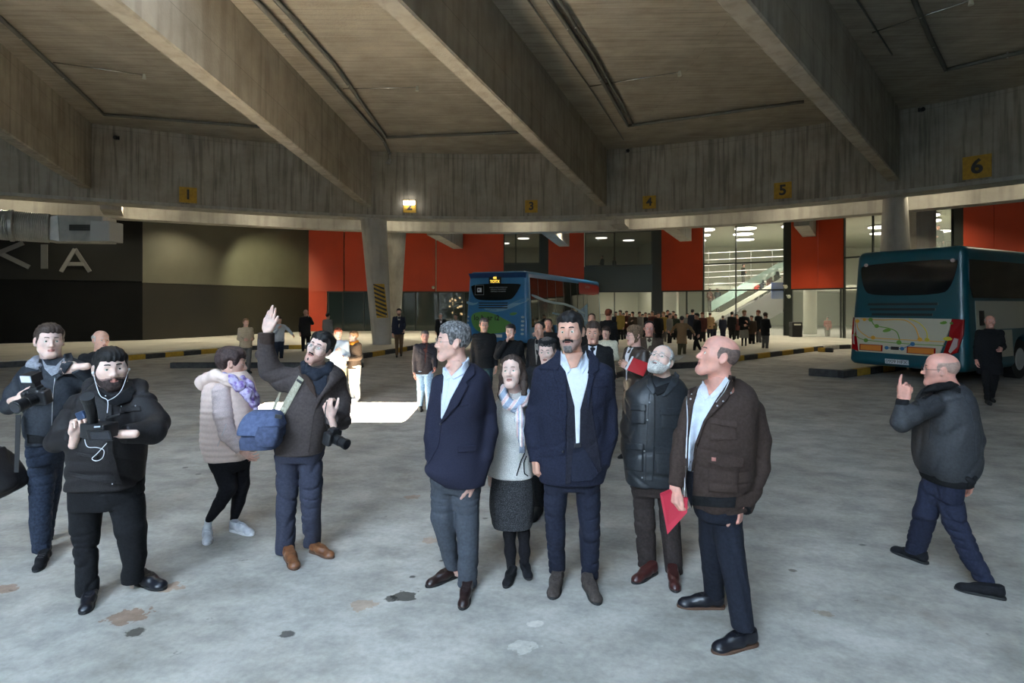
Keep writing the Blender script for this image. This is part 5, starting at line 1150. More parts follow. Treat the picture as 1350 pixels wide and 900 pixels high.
C_PLAT = concrete('platform_concrete', (.46,.44,.38), (.58,.55,.48), stain=.15, scale=.8)
M_YEL = mat('yellow_paint', srgb((190,152,48)), .75, col2=srgb((166,130,44)), scale=9, detail=6); M_BLK = mat('black_paint', (.018,.018,.02), .7, col2=(.05,.048,.045), scale=9, detail=6)
M_ORG = mat('orange_panel', srgb((196,64,26)), .5, col2=srgb((184,58,23)), scale=.6, bump=.02); M_DKG = mat('dark_green_frame', (.020,.026,.022), .4)
M_WALLD = mat('dark_wall_panel', (.004,.004,.004), .7, spec=.15, col2=(.007,.007,.0065), scale=.5); M_WALLG = mat('grey_wall_panel', (.085,.083,.058), .5, col2=(.115,.11,.08), scale=.5)
M_GLASS = mat('window_glass', (.75,.85,.80), .03, alpha=.16, spec=.6); M_GALV = mat('galvanised_steel', (.55,.54,.50), .4, metal=.35, col2=(.42,.42,.40), scale=3)
M_PIPE = mat('painted_pipe', (.12,.12,.105), .5, metal=.3); M_WHITE = mat('white_wall', (.56,.57,.47), .6); M_STEEL = mat('handrail_steel', (.7,.7,.7), .25, metal=.9)
LAMPG = mat('lamp_glow', (1,.96,.84), .5, emit=5.0); LAMPW = mat('small_lamp_glow', (1,.97,.9), .5, emit=14.0)
def struct(o, label=None): o['kind'] = 'structure'; return o
ZR = 5.6                                            # underside of the ring wall
def ringpt(px):                                     # ring wall in plan, from its lower edge
    tx = [-60,0,127,283,450,560,683,790,900,1030,1157,1250,1350,1440]; ty = [248,255,262,273,283,286,287,284,278,267.5,255,244.5,232,219]
    y = float(np.interp(px, tx, ty)); Y = F*(ZR-CH)/(HY-y); return np.array([(px-CX)*Y/F, Y])
RING = [ringpt(px) for px in np.linspace(-60, 1440, 61)]
R2 = []
for i in range(len(RING)):                          # smooth it
    a = RING[max(0,i-3):i+4]; R2.append(sum(a)/len(a))
R2[0] = RING[0]; R2[-1] = RING[-1]; RING = R2
def _rot(v, a): c, s_ = math.cos(a), math.sin(a); return np.array([c*v[0]-s_*v[1], s_*v[0]+c*v[1]])
for _ in range(7):
    d = RING[0]-RING[1]; RING.insert(0, RING[0]+_rot(d/np.linalg.norm(d)*1.3, .05)); d = RING[-1]-RING[-2]; RING.append(RING[-1]+_rot(d/np.linalg.norm(d)*1.0, -.05))
RC = np.array([-2.0, -3.7]); RR = 27.0
def zceil(x, y): return 8.25+.045*(math.hypot(x-RC[0], y-RC[1])-RR)
def rnorm(i):
    a = RING[max(0,i-1)]; b = RING[min(len(RING)-1,i+1)]; t = b-a; n = np.array([-t[1], t[0]]); n /= np.linalg.norm(n); return n     # outward, away from the hall's middle
def band(name, o0, o1, z0, z1, m, label=None, top=None):
    V = []; Fc = []; k = len(RING)
    for i, p in enumerate(RING):
        n = rnorm(i); a = p+n*o0; b = p+n*o1; zt = zceil(*a)+.3 if z1 is None else z1
        V += [(a[0],a[1],z0),(a[0],a[1],zt),(b[0],b[1],zt),(b[0],b[1],z0)]
    for i in range(k-1):
        for j in range(4): Fc.append((i*4+j, i*4+(j+1) % 4, i*4+4+(j+1) % 4, i*4+4+j))
    Fc += [(3,2,1,0), tuple((k-1)*4+j for j in range(4))]
    b = MB().add(V, Fc); return struct(b.build(name, m, None, base=(0,0,0)))
struct(MB().box((-34,-16,-.3),(34,52,0)).build('floor', floor_mat(), None, base=(0,0,0)))
band('wall_ring', 0, .45, ZR, None, C_RING)
band('trim_ring_ledge', -.12, .8, ZR-.10, ZR+.02, C_COL)
band('trim_rear_beam', 2.6, 3.3, 5.30, 6.9, C_COL)
# main ceiling with an opening for the added skylight and the narrow slot that lets the sun through
HOLES = [(-8.0,-9.5,4.0,.5)]
SLOT = [(-6.8,8.6),(-3.2,8.6),(-3.2,10.6),(-6.8,10.6)]
def ceiling():
    xs = sorted(set([-34,34,-24,-16,-12,12,16,24,SKX0,SKX1,SUNX0,SUNX1])); ys = sorted(set([-16,52,-9.5,SKY0,SKY1,-7,SUNY0,SUNY1,14,18,22,26,32,40]))
    V = {}; VL = []; Fc = []
    def v(x, y, t):
        k = (x,y,t)
        if k not in V: V[k] = len(VL); VL.append((x, y, zceil(x,y)+t))
        return V[k]
    def hole(x0,x1,y0,y1):
        cx, cy = (x0+x1)/2, (y0+y1)/2
        return (SKX0 < cx < SKX1 and SKY0 < cy < SKY1) or (SUNX0 < cx < SUNX1 and SUNY0 < cy < SUNY1)
    H = {}
    for i in range(len(xs)-1):
        for j in range(len(ys)-1): H[i,j] = hole(xs[i],xs[i+1],ys[j],ys[j+1])
    def ref(a, n): return [a[0]+(a[1]-a[0])*k/n for k in range(n+1)]
    for (i,j), h in H.items():
        if h: continue
        X = ref((xs[i],xs[i+1]), 4); Y = ref((ys[j],ys[j+1]), 4)
        for a in range(4):
            for b in range(4):
                Fc.append((v(X[a],Y[b],0), v(X[a],Y[b+1],0), v(X[a+1],Y[b+1],0), v(X[a+1],Y[b],0)))
                Fc.append((v(X[a],Y[b],.4), v(X[a+1],Y[b],.4), v(X[a+1],Y[b+1],.4), v(X[a],Y[b+1],.4)))
        for di, dj in ((1,0),(-1,0),(0,1),(0,-1)):
            if H.get((i+di,j+dj), False):
                for a in range(4):
                    if di: x = X[-1] if di > 0 else X[0]; p, q = (x,Y[a]), (x,Y[a+1])
                    else: y = Y[-1] if dj > 0 else Y[0]; p, q = (X[a],y), (X[a+1],y)
                    Fc.append((v(*p,0), v(*q,0), v(*q,.4), v(*p,.4)))
    me = MB().add(VL, Fc); return struct(me.build('ceiling', C_CEIL, None, base=(0,0,0)))
SUNX0, SUNX1, SUNY0, SUNY1 = -5.05, -2.05, 6.8, 8.7
SKX0, SKX1, SKY0, SKY1 = -6.2, 1.6, -4.0, 2.9
ceiling()
# added unseen skylight overhead: glowing panes in a steel grid light the foreground
sk = empty('window_12', (-2.3,-.5,7.4)); sk['kind'] = 'structure'; zs = zceil(-2.3,-.5)+.36
MB().box((SKX0,SKY0,zs),(SKX1,SKY1,zs+.02)).build('pane', mat('added_skylight_glow', (.54,.75,1.0), .5, emit=SKYL), sk)
for k in range(6): x = SKX0+(SKX1-SKX0)*k/5; MB().box((x-.04,SKY0,zs-.12),(x+.04,SKY1,zs)).build('glazing_bar', M_STEEL, sk)
for k in range(5): y = SKY0+(SKY1-SKY0)*k/4; MB().box((SKX0,y-.04,zs-.12),(SKX1,y+.04,zs)).build('glazing_bar', M_STEEL, sk)
sk = empty('window_13', (-6,-9.5,7)); sk['kind'] = 'structure'; zs = zceil(-6,-9.5)-.12  # second glowing skylight, added unseen behind the camera for more frontal light
MB().box((-8.5,-11.5,zs),(-2.5,-6.0,zs+.02)).build('pane', mat('added_rear_skylight_glow', (.62,.80,1.0), .5, emit=SKYB), sk)
for k in range(8): x = -8.5+6*k/7; MB().box((x-.04,-11.5,zs-.12),(x+.04,-6,zs)).build('glazing_bar', M_STEEL, sk)
# outer walls of the hall, behind and beside the camera
for nm, lo, hi in (('wall_back',(-34,-16.4,0),(34,-16,9.6)), ('wall_left',(-34.4,-16,0),(-34,52,9.6)), ('wall_right',(34,-16,0),(34.4,52,9.6)), ('wall_far',(-34,52,0),(34,52.4,9.6))):
    struct(MB().box(lo, hi).build(nm, C_RING, None, base=(0,0,0)))
# main beams: (foot at the ring wall, vanishing column of its direction, width)
BEAMS = [(112, 264, 350, .35), (484, 283, 647, .35), (795, 284, 930, .35), (1178, 253, 1324, .35)]
for i, (px, py, vx, wd) in enumerate(BEAMS):
    p = ringpt(px) if -60 <= px <= 1440 else None
    if p is None: Y = F*(ZR-CH)/(HY-py); p = np.array([(px-CX)*Y/F, Y])
    d = np.array([(vx-CX)/F, 1.0]); d /= np.linalg.norm(d); n = np.array([d[1], -d[0]])
    L = 24.5; q = p+d*.25; N = 24; V = []; Fc = []
    for k in range(N+1):
        c = q-d*L*k/N; zt = zceil(*c)+.15
        for s, z in ((-1,5.95),(1,5.95),(1,zt),(-1,zt)): V.append((c[0]+n[0]*s*wd/2, c[1]+n[1]*s*wd/2, z))
    for k in range(N):
        for j in range(4): Fc.append((k*4+j, k*4+(j+1) % 4, k*4+4+(j+1) % 4, k*4+4+j))
    Fc += [(3,2,1,0), tuple(N*4+j for j in range(4))]
    b = MB().add(V, Fc).build('trim_roof_beam', C_BEAM, None, base=(0,0,0)); struct(b)
    md = b.modifiers.new('bevel', 'BEVEL'); md.width = .03; md.limit_method = 'ANGLE'
# radial beams behind the ring
for px, py, vx, L in ((604,328,736,7.5),(744,325,841,7.5),(904,318,1013,7),(1067,312,1131,5),(150,284,210,1.6),(822,303,930,2.0)):
    z = 5.52 if L > 4.5 else 5.35; Y = F*(z-CH)/(HY-py); p = np.array([(px-CX)*Y/F, Y]); d = np.array([(vx-CX)/F, 1.0]); d /= np.linalg.norm(d); n = np.array([d[1], -d[0]])*.32
    e = p-d*L; P = [(p+n),(p-n),(e-n),(e+n)]
    struct(MB().prism([(a[0],a[1],z) for a in P], (0,0,1.6)).build('trim_radial_beam', C_COL, None, base=(0,0,0)))
# ------------------------------------------------------------------ far facade
FX = [-260,-60,0,188,300,407,432,600,700,800,870,927,1036,1112,1222,1270,1350,1440]; FY = [22.46,24.5,25.18,27.6,32.0,36.6,37.0,37.6,37.6,37.0,36.0,34.2,31.7,29.4,25.8,24.3,21.9,19.5]
def fy(px): return 1/float(np.interp(px, FX, 1/np.array(FY)))
def fpt(px, off=0.0): Y = fy(px)-off; return np.array([(px-CX)*Y/F, Y])
def panel(name, x0, x1, y0, y1, m, off=0.0, th=.12, parent=None, seg=1, zlim=None, mi=0, bevel=0):
    """upright panel between two image columns; y0, y1 image heights at its left end or absolute z when given as ('z', a)"""
    b = MB(); xs = np.linspace(x0, x1, seg+1)
    def zz(v, px): return v[1] if isinstance(v, tuple) else CH-(v-HY)*(fy((x0+x1)/2)-off)/F
    for i in range(seg):
        a = fpt(xs[i], off); c = fpt(xs[i+1], off); n = np.array([-(c-a)[1], (c-a)[0]]); n /= np.linalg.norm(n)
        z1, z0 = zz(y0, 0), zz(y1, 0)
        b.prism([(a[0],a[1],z0),(c[0],c[1],z0),(c[0],c[1],z1),(a[0],a[1],z1)], (n[0]*th,n[1]*th,0), mi)
    return b.build(name, m, parent, base=None if parent else (0,0,0), bevel=bevel)
ZT = ('z', 6.9); Z0 = ('z', 0.0); ZP = .16
# left dark walls
struct(panel('wall_left_dark', -260, 188, ZT, Z0, M_WALLD, 0, .3)); struct(panel('wall_left_upper', -260, 188, ZT, ('z', 3.02), mat('charcoal_wall_panel', (.016,.016,.014), .6, spec=.2), .03, .03))
struct(panel('wall_left_rear', 188, 407, ZT, Z0, mat('dark_gloss_panel', (.020,.018,.012), .28, col2=(.026,.023,.016), scale=.4), 0, .3)); 
up = struct(panel('wall_left_rear_upper', 188, 407, ZT, ('z', 2.95), M_WALLG, .03, .03))
for k, px in enumerate((218, 259, 291, 320, 348, 380)): struct(panel('trim_panel_joint', px, px+.8, ZT, Z0, M_BLK, .05, .03))
struct(panel('trim_panel_base', -260, 407, ('z', .25), Z0, M_BLK, .06, .05))
# letters on the wall: K I A
def letter(ch, x0, x1, y0, y1, w=.16):
    yc = fy((x0+x1)/2)-.10; P = lambda u, v: at(x0+(x1-x0)*u, y0+(y1-y0)*v, fy(x0+(x1-x0)*u)-.10)
    S_ = {'K': [((0,0),(0,1)),((.85,0),(.02,.55)),((.25,.42),(1,1))], 'I': [((.5,0),(.5,1))], 'A': [((0,1),(.48,0)),((.48,0),(1,1)),((.2,.66),(.8,.66))], 'O': [((math.cos(a)*.5+.5, math.sin(a)*.5+.5),(math.cos(a+.4)*.5+.5, math.sin(a+.4)*.5+.5)) for a in np.arange(0, 6.3, .4)], 'T': [((0,0),(1,0)),((.5,0),(.5,1))]}[ch]
    b = MB()
    for a, c in S_:
        p, q = P(*a), P(*c); d = q-p; d /= np.linalg.norm(d); s = np.cross(d, (0,1,0)); s = s/np.linalg.norm(s)*w/2
        b.prism([p+s, p-s, q-s, q+s], (0,.04,0))
    return b.build('sign_letter', mat('grey_letter_paint', (.22,.22,.21), .6), None)
tag(letter('K', -14, 38, 320, 352, .20), 'large pale letter K on the dark wall, cut by the left edge', 'letter')
tag(letter('I', 46, 70, 322, 354, .30), 'large pale letter I on the dark wall between the K and the A', 'letter')
tag(letter('A', 80, 118, 328, 358, .18), 'large pale letter A on the dark wall, last of the row', 'letter')
# orange cladding and lower glazing, column by column
def clad(x0, x1, label_n, y1=('z', 2.75), m=None):
    return struct(panel('wall_orange_panel', x0, x1, ZT, y1, m or M_ORG, .05, .12))
for x0, x1 in ((407,453),(454,512),(513,574),(575.5,664),(723,770),(872,926.5),(1043,1078),(1078.6,1112),(1270,1310),(1310.7,1440)): clad(x0, x1, 0)
struct(panel('wall_orange_leg', 407, 431, ('z', 2.76), Z0, M_ORG, .05, .12))
# upper windows with rooms behind; lower shop fronts
def window(n, x0, x1, z0, z1, mull=(), m=M_GLASS, trans=()):
    w = empty('window_%d' % n, (*fpt((x0+x1)/2), z0)); w['kind'] = 'structure'
    panel('glass', x0, x1, ('z', z1), ('z', z0), m, .02, .012, w)
    for x in [x0+.6]+list(mull)+[x1-.6]: panel('mullion', x-.7, x+.7, ('z', z1), ('z', z0), M_DKG, .08, .12, w)
    for z in [z0, z1-.08]+list(trans): panel('transom', x0, x1, ('z', z+.08), ('z', z), M_DKG, .08, .12, w)
    return w
WZ = 2.75
window(1, 664, 712, 4.55, 6.6, (680,), m=mat('grey_glass', (.10,.12,.11), .05, alpha=.5, spec=.5)); struct(panel('trim_dark_fascia', 664, 722, ('z', 4.55), ('z', WZ), M_DKG, .02, .15)); struct(panel('trim_dark_pier', 712, 723, ZT, Z0, M_DKG, .02, .2))
window(2, 771, 860, 4.35, 6.6, (810,), m=MATS['grey_glass']); struct(panel('trim_dark_fascia', 770, 860, ('z', 4.35), ('z', WZ), mat('dark_green_panel', (.030,.045,.038), .3), .02, .15)); struct(panel('trim_dark_pier', 860, 872, ZT, Z0, M_DKG, .02, .2))
window(3, 927, 1034, 0.0, 6.6, (970,), trans=(2.68, 4.25)); struct(panel('trim_dark_pier', 1034, 1043, ZT, Z0, M_DKG, .02, .25))
window(4, 432, 480, 0, WZ, (452,), m=mat('dark_green_glass', (.012,.022,.020), .08, spec=.6)); window(5, 530, 611, 0, WZ, (548,578,598), m=mat('dim_glass', (.03,.045,.042), .06, alpha=.78, spec=.5))
window(6, 611, 770, 0, WZ, (640,700,730), m=MATS['dim_glass']); window(7, 770, 860, 0, WZ, (810,)); window(8, 872, 927, 0, WZ, (905,))
window(9, 1043, 1112, 0, WZ, (1108,)); window(10, 1112, 1230, 0, 6.6, (1150,1200), trans=(2.68, 4.25)); struct(panel('trim_dark_pier', 1255, 1270, ZT, Z0, M_DKG, .02, .25)); window(11, 1230, 1255, 3.5, 6.6, ())
struct(panel('wall_right_lower', 1230, 1440, ('z', 3.5), Z0, M_WALLD, .0, .2))
struct(panel('wall_dark_lower', 480, 530, ('z', WZ), Z0, mat('dark_green_glass', (.012,.022,.020), .08), 0, .1))
# slab over the walkway and interior shells
def slab(name, pts, z, th, m, lab=None): return struct(MB().prism([(p[0],p[1],z) for p in pts], (0,0,th)).build(name, m, None, base=(0,0,0)))
fr = [fpt(px, -.1) for px in (1440,1350,1270,1222,1112,1036,927,870,800,700,600,432,407)]
slab('ceiling_rooms', [(33,19),(33,51),(-14.5,51),(-14.5,38)]+[tuple(p) for p in fr[::-1]], 6.62, .2, M_WHITE)
slab('ceiling_walkway', [tuple(fpt(px,0.2)) for px in (-60,188,300,407,432,600,700,800,870,927,1036,1112,1222,1350,1440)]+[tuple(RING[k]+rnorm(k)*.5) for k in range(len(RING)-1,-1,-1)], 6.9, .15, C_COL)
slab('floor_rooms', [(33,19),(33,51),(-14.5,51),(-14.5,38)]+[tuple(p) for p in fr[::-1]], .0, ZP, mat('terrazzo', (.42,.40,.36), .25, col2=(.5,.48,.43), scale=30))
struct(MB().box((-14.8,36.9,0),(-14.5,51,6.8)).build('wall_rooms_left', M_WHITE, None, base=(0,0,0)))
struct(MB().box((-14.5,47.0,0),(33,47.3,6.8)).build('wall_rooms_back', M_WHITE, None, base=(0,0,0)))
for x in (-9.0, 10.4): struct(MB().box((x,38.0 if x < 0 else 36,0),(x+.15,47,6.8)).build('wall_partition', M_WHITE, None, base=(0,0,0)))
# first floor deck, set back behind the tall glazing
slab('floor_upper', [(-9,39),(-1,39.5),(10.3,38.5),(10.3,47),(-9,47)], 3.55, .3, M_WHITE); slab('floor_upper_lobby', [(10.5,41.5),(33,36),(33,47),(10.5,47)], 2.85, .35, M_WHITE); slab('floor_upper_right', [(19.5,27.5),(23.5,26.0),(27,31),(22,33)], 4.2, .18, M_WHITE); slab('floor_landing', [(13,38),(15,38),(15,39.4),(13,39.4)], ZP, 1.2, M_WHITE)
# ceiling discs of the rooms
LD = 0
def disc_light(x, y, z, r, lab, m=LAMPG, grp='round ceiling lights behind the glazing'):
    o = empty('ceiling_light', (x,y,z), lab, 'light', grp)
    MB().disc((x,y,z), (0,0,1), r, .05, 24).build('diffuser', m, o); MB().disc((x,y,z+.045), (0,0,1), r*1.05, .04, 24).build('rim', M_STEEL, o); return o
for k, (x, y) in enumerate([(11.9,35.2),(14.2,34.6),(16.6,33.6),(12.6,38),(15.2,37.4),(18.4,36.2),(13.4,41.2),(16.6,40.6),(19.8,39.6),(22,34),(24,37),(23,31.5),(26,32),(21.5,29.6),(27,36),(29,30)]):
    disc_light(x, y, 6.5, .62, 'large round white ceiling light in the bright hall behind the tall glazing')
for k, (x, y) in enumerate([(-7,40.2),(-2.2,41),(.8,39.8),(3.4,41.0),(6.2,39.5),(8.4,41),(-.6,43)]):
    disc_light(x, y, 6.5, .40, 'round ceiling light in the dimmer upper rooms above the blue bus', grp='ceiling lights of the upper rooms')
for k, (x, y) in enumerate([(-4.2,40),(4,40),(7,39.2),(9,39.6),(6,43)]):
    disc_light(x, y, 3.45, .42, 'ceiling light of the ground floor behind the crowd', grp='ground floor ceiling lights')
def lamp(kind, loc, power, col=(1,1,1), size=1.0, rot=(0,0,0), spot=None, sy=None):
    d = bpy.data.lights.new('lamp', kind); o = bpy.data.objects.new('lamp', d); COL.objects.link(o); o.location = loc; o.rotation_euler = rot; d.energy = power; d.color = col
    if kind == 'AREA':
        d.size = size
        if sy: d.shape = 'RECTANGLE'; d.size_y = sy
    elif kind != 'SUN': d.shadow_soft_size = size
    if spot: d.spot_size = math.radians(spot); d.spot_blend = .7
    return o
WARM = (1,.90,.66)
# shop interior details behind the lower glazing: counters, a wall clock, a hanging screen
cn = empty('service_counter', (7.4,42,ZP), 'long white counter inside the hall behind the crowd', 'counter'); MB().box((4.5,41.6,ZP),(10,42.4,1.15)).build('front', M_WHITE, cn); MB().box((4.4,41.5,1.15),(10.1,42.5,1.2)).build('worktop', M_STEEL, cn)
sc = empty('hanging_screen', at(829,372,36.8), 'wide dark blue information screen hanging behind the glass above the crowd', 'screen'); c = at(829,372,37.4)
MB().obox(c, (1.0,0,0),(0,.05,0),(0,0,.42)).build('panel', mat('dark_blue_screen', (.01,.02,.06), .2), sc, bevel=.02); MB().tube([c+A3(-.6,0,.4), c+A3(-.6,0,.9)], .02).build('hanger', M_STEEL, sc); MB().tube([c+A3(.6,0,.4), c+A3(.6,0,.9)], .02).build('hanger', M_STEEL, sc)
b = empty('advert_panel', at(1028,390,33.0), 'blue poster panel inside the glazed hall beside the escalator', 'poster'); MB().obox(at(1026,383,33.5), (.36,-.1,0),(0,.03,0),(0,0,.48)).build('print', mat('blue_print', srgb((24,60,140)), .4), b)
# escalator and stair rising to the right inside the glazed hall
es = empty('escalator', (12,36,ZP), 'escalator climbing to the right behind the tall glazing', 'escalator')
def slope(x0, y0, x1, y1, Ya, Yb, th, m, nm, dep=.1, par=es):
    a = at(x0,y0,Ya); c = at(x1,y1,Yb); return MB().prism([a, c, c+A3(0,0,th), a+A3(0,0,th)], (0,dep,0)).build(nm, m, par)
slope(938,426,1040,367,35.6,34.4,.28,M_WHITE,'balustrade_edge'); slope(938,410,1040,352,35.7,34.5,.62,mat('pale_green_glass', (.55,.8,.72), .05, alpha=.35),'glass_side',.02); slope(905,444,1040,378,35.9,34.7,-.3,mat('grey_truss', (.12,.11,.11), .5),'truss',1.2)
slope(975,408,1040,372,35.3,34.3,-1.6,mat('grey_stair_soffit', (.13,.12,.12), .5),'soffit',.1); slope(1000,374,1040,354,36.5,35.3,.24,M_WHITE,'upper_edge')
for k in range(3):
    r = empty('guard_rail', at(945,340+k*3,38+k), 'steel guard rail of the upper floor seen through the tall glazing, tier %s' % ('nearest','middle','furthest')[k], 'railing')
    for j in range(2): MB().tube([at(928,343+k*16-j*9,38+k), at(1034,338+k*16-j*9,37+k)], .03).build('rail', M_STEEL, r)
    for j in range(4): MB().tube([at(934+j*28,330+k*16,38+k), at(934+j*28,350+k*16,38+k)], .022).build('post', M_STEEL, r)
# round pillar and bins in the hall
pl = MB().tube([at(1068,455,33.5)*A3(1,1,0)+A3(0,0,ZP), at(1068,380,33.5)*A3(1,1,0)+A3(0,0,6.6)], .36, 24).build('trim_round_pillar', M_WHITE, None, smooth=True); struct(pl)
lb = empty('litter_bin', at(1049,443,30.5)*A3(1,1,0)+A3(0,0,ZP), 'dark litter bin with a white slot standing at the foot of the orange bay', 'bin'); c = at(1049,443,30.5)*A3(1,1,0)
MB().box(c+A3(-.27,-.2,ZP), c+A3(.27,.2,.95)).build('bin_body', BLKM, lb, bevel=.03); MB().box(c+A3(-.18,-.21,.78), c+A3(.18,-.19,.86)).build('slot', M_WHITE, lb)
# ------------------------------------------------------------------ raised platforms and their kerbs
def plat(name, pts, h=ZP): return struct(MB().prism([(p[0],p[1],0) for p in pts], (0,0,h)).build(name, C_PLAT, None, base=(0,0,0)))
def kerb(p, q, n, label, first=0, w=.16, h=ZP+.012, allblack=False):
    """one painted kerbstone per stretch"""
    p = np.array(p[:2]); q = np.array(q[:2]); d = (q-p)/n; u = d/np.linalg.norm(d); s = np.array([-u[1], u[0]])*w
    for i in range(n):
        a = p+d*i; b = p+d*(i+1)-u*.01; k = (i+first) % 2; P = [a, b, b+s, a+s]
        o = MB().prism([(v[0],v[1],.0) for v in P], (0,0,h)).build('kerbstone', M_BLK if (k or allblack) else M_YEL, None, bevel=.015)
        tag(o, ('black' if (k or allblack) else 'yellow')+' painted kerbstone '+label, 'kerb', ('black' if (k or allblack) else 'yellow')+' kerbstones '+label)
kA = [fp(-60,487), fp(0,484), fp(168,473), fp(300,461), fp(345,456)]
kB = [fp(-60,492)]
plat('floor_platform_left', [fp(-260,494),fp(-60,485.5),fp(60,479.8),fp(165,473.3),fp(245,466.4),fp(308,461.6),fp(330,460),fp(420,459),fp(470,458.8)]+[fpt(470,-.3),fpt(432,-.3),fpt(407,-.3),fpt(300,-.3),fpt(188,-.3),fpt(-60,-.3),fpt(-260,-.3)])
kerb(fp(165,475.5), fp(308,463.3), 6, 'along the left platform'); kerb(fp(320,461.5), fp(420,459.5), 5, 'behind the person with the raised hand', 1)
kerb(fp(-60,488), fp(36,483), 2, 'at the left edge below the dark wall', 0, allblack=True)
kerb(fp(474,473.5), fp(562,458.2), 6, 'beside the leaning pillar', 1)
plat('floor_island_left', [fp(224,484),fp(480,484),fp(478,468),fp(300,468)], ZP-.02); kerb(fp(224,485), fp(478,485), 4, 'of the dark island behind the person in pink', 0, h=ZP, allblack=True)
plat('floor_platform_centre', [fp(470.5,472.3),fp(480,470.5),fp(562,456.8),fp(600,454),fp(620,447),fpt(620,-.3),fpt(540,-.3),fpt(470.5,-.3)])
plat('floor_platform_right', [fp(815,470),fp(890,475),fp(965,476),fp(1050,466),fp(1085,461.5),fp(1120,459),fp(1200,459),fpt(1230,-.3),fpt(1112,-.3),fpt(1036,-.3),fpt(927,-.3),fpt(810,-.3)])
kerb(fp(963,477.5), fp(1086,461.5), 8, 'of the right platform in front of the glazed hall', 0); kerb(fp(1088,460.5), fp(1122,459.5), 2, 'at the right platform corner', 0, allblack=True); kerb(fp(1078,463.5),fp(1098,464.5),2,'standing loose near the right platform corner')
plat('floor_island_dark', [fp(888,486),fp(945,482),fp(968,476),fp(905,473)], ZP-.01); kerb(fp(886,486.5), fp(948,483), 2, 'of the island end near the people walking', 0, allblack=True)
plat('floor_island_bus', [fp(1067,495),fp(1112,497),fp(1185,485),fp(1260,477),fp(1150,474)], ZP+.02); kerb(fp(1066,495), fp(1112,498), 1, 'at the blunt end of the island behind the green bus', h=ZP+.03, allblack=True); kerb(fp(1112,498.5), fp(1196,486.5), 5, 'along the island beside the green bus', 1, h=ZP+.03)
# ------------------------------------------------------------------ columns
def column(name, a, b, ra, rb, m=C_COL, n=28):
    o = MB().tube([a, a*.5+b*.5, b], [ra, (ra+rb)/2, rb], n).build(name, m, None, smooth=True); md = o.modifiers.new('e', 'EDGE_SPLIT'); return struct(o)
Y1 = F*CH/(458-HY)
colb = at(504, 458, 24.8); colt = at(492, 285, 24.3); column('trim_column_leaning', A3(colb[0],colb[1],0), A3(colt[0],colt[1],5.9), .40, .56)
colb2 = at(517, 449, 29.5); colt2 = at(522.5, 305, 27.6); column('trim_column_rear', A3(colb2[0],colb2[1],0), A3(colt2[0],colt2[1],5.9), .38, .50)
c3 = at(1180, 401, 19.4); column('trim_column_right', A3(c3[0],c3[1],0), A3(c3[0],c3[1],5.7), .60, .35); c4 = at(1214, 401, 23.0); struct(MB().box((c4[0]-.40,c4[1]-.3,0),(c4[0]+.40,c4[1]+.3,6.0)).build('trim_pier_right', C_COL, None))
hz = empty('hazard_marking', at(499,419,24.1), 'black and yellow striped hazard marking on the leaning column', 'marking')
def colf(px, py):                            # point on the leaning column's near face
    z = CH-(py-HY)*24.0/F; t = z/5.9; c = A3(colb[0],colb[1],0)*(1-t)+A3(colt[0],colt[1],5.9)*t; r = .40+.16*t
    x = (px-CX)*24.0/F; dx = np.clip((x-c[0])/r, -.95, .95); return A3(c[0]+r*dx, c[1]-r*math.sqrt(1-dx*dx)-.012, z)
MB().add([colf(491.5+j*3.4+(py-374)*.075, py) for py in (374,385,396,408,419) for j in range(5)], [(i*5+j,i*5+j+1,i*5+j+6,i*5+j+5) for i in range(4) for j in range(4)]).build('yellow_field', M_YEL, hz)
for i in range(8):
    y = 374+i*5.7; P = [(491.5+(y-374)*.075,y+1.5),(491.5+(y-374)*.075,y-1.2 if i else y),(505+(y-374)*.075,y+5.0),(505+(y-374)*.075,min(419,y+7.8))]
    V = []
    for k in range(5): V.append(colf(P[1][0]+(P[2][0]-P[1][0])*k/4, P[1][1]+(P[2][1]-P[1][1])*k/4)+A3(0,-.008,0)); V.append(colf(P[0][0]+(P[3][0]-P[0][0])*k/4, P[0][1]+(P[3][1]-P[0][1])*k/4)+A3(0,-.008,0))
    MB().add(V, [(2*k,2*k+1,2*k+3,2*k+2) for k in range(4)]).build('stripe', M_BLK, hz)
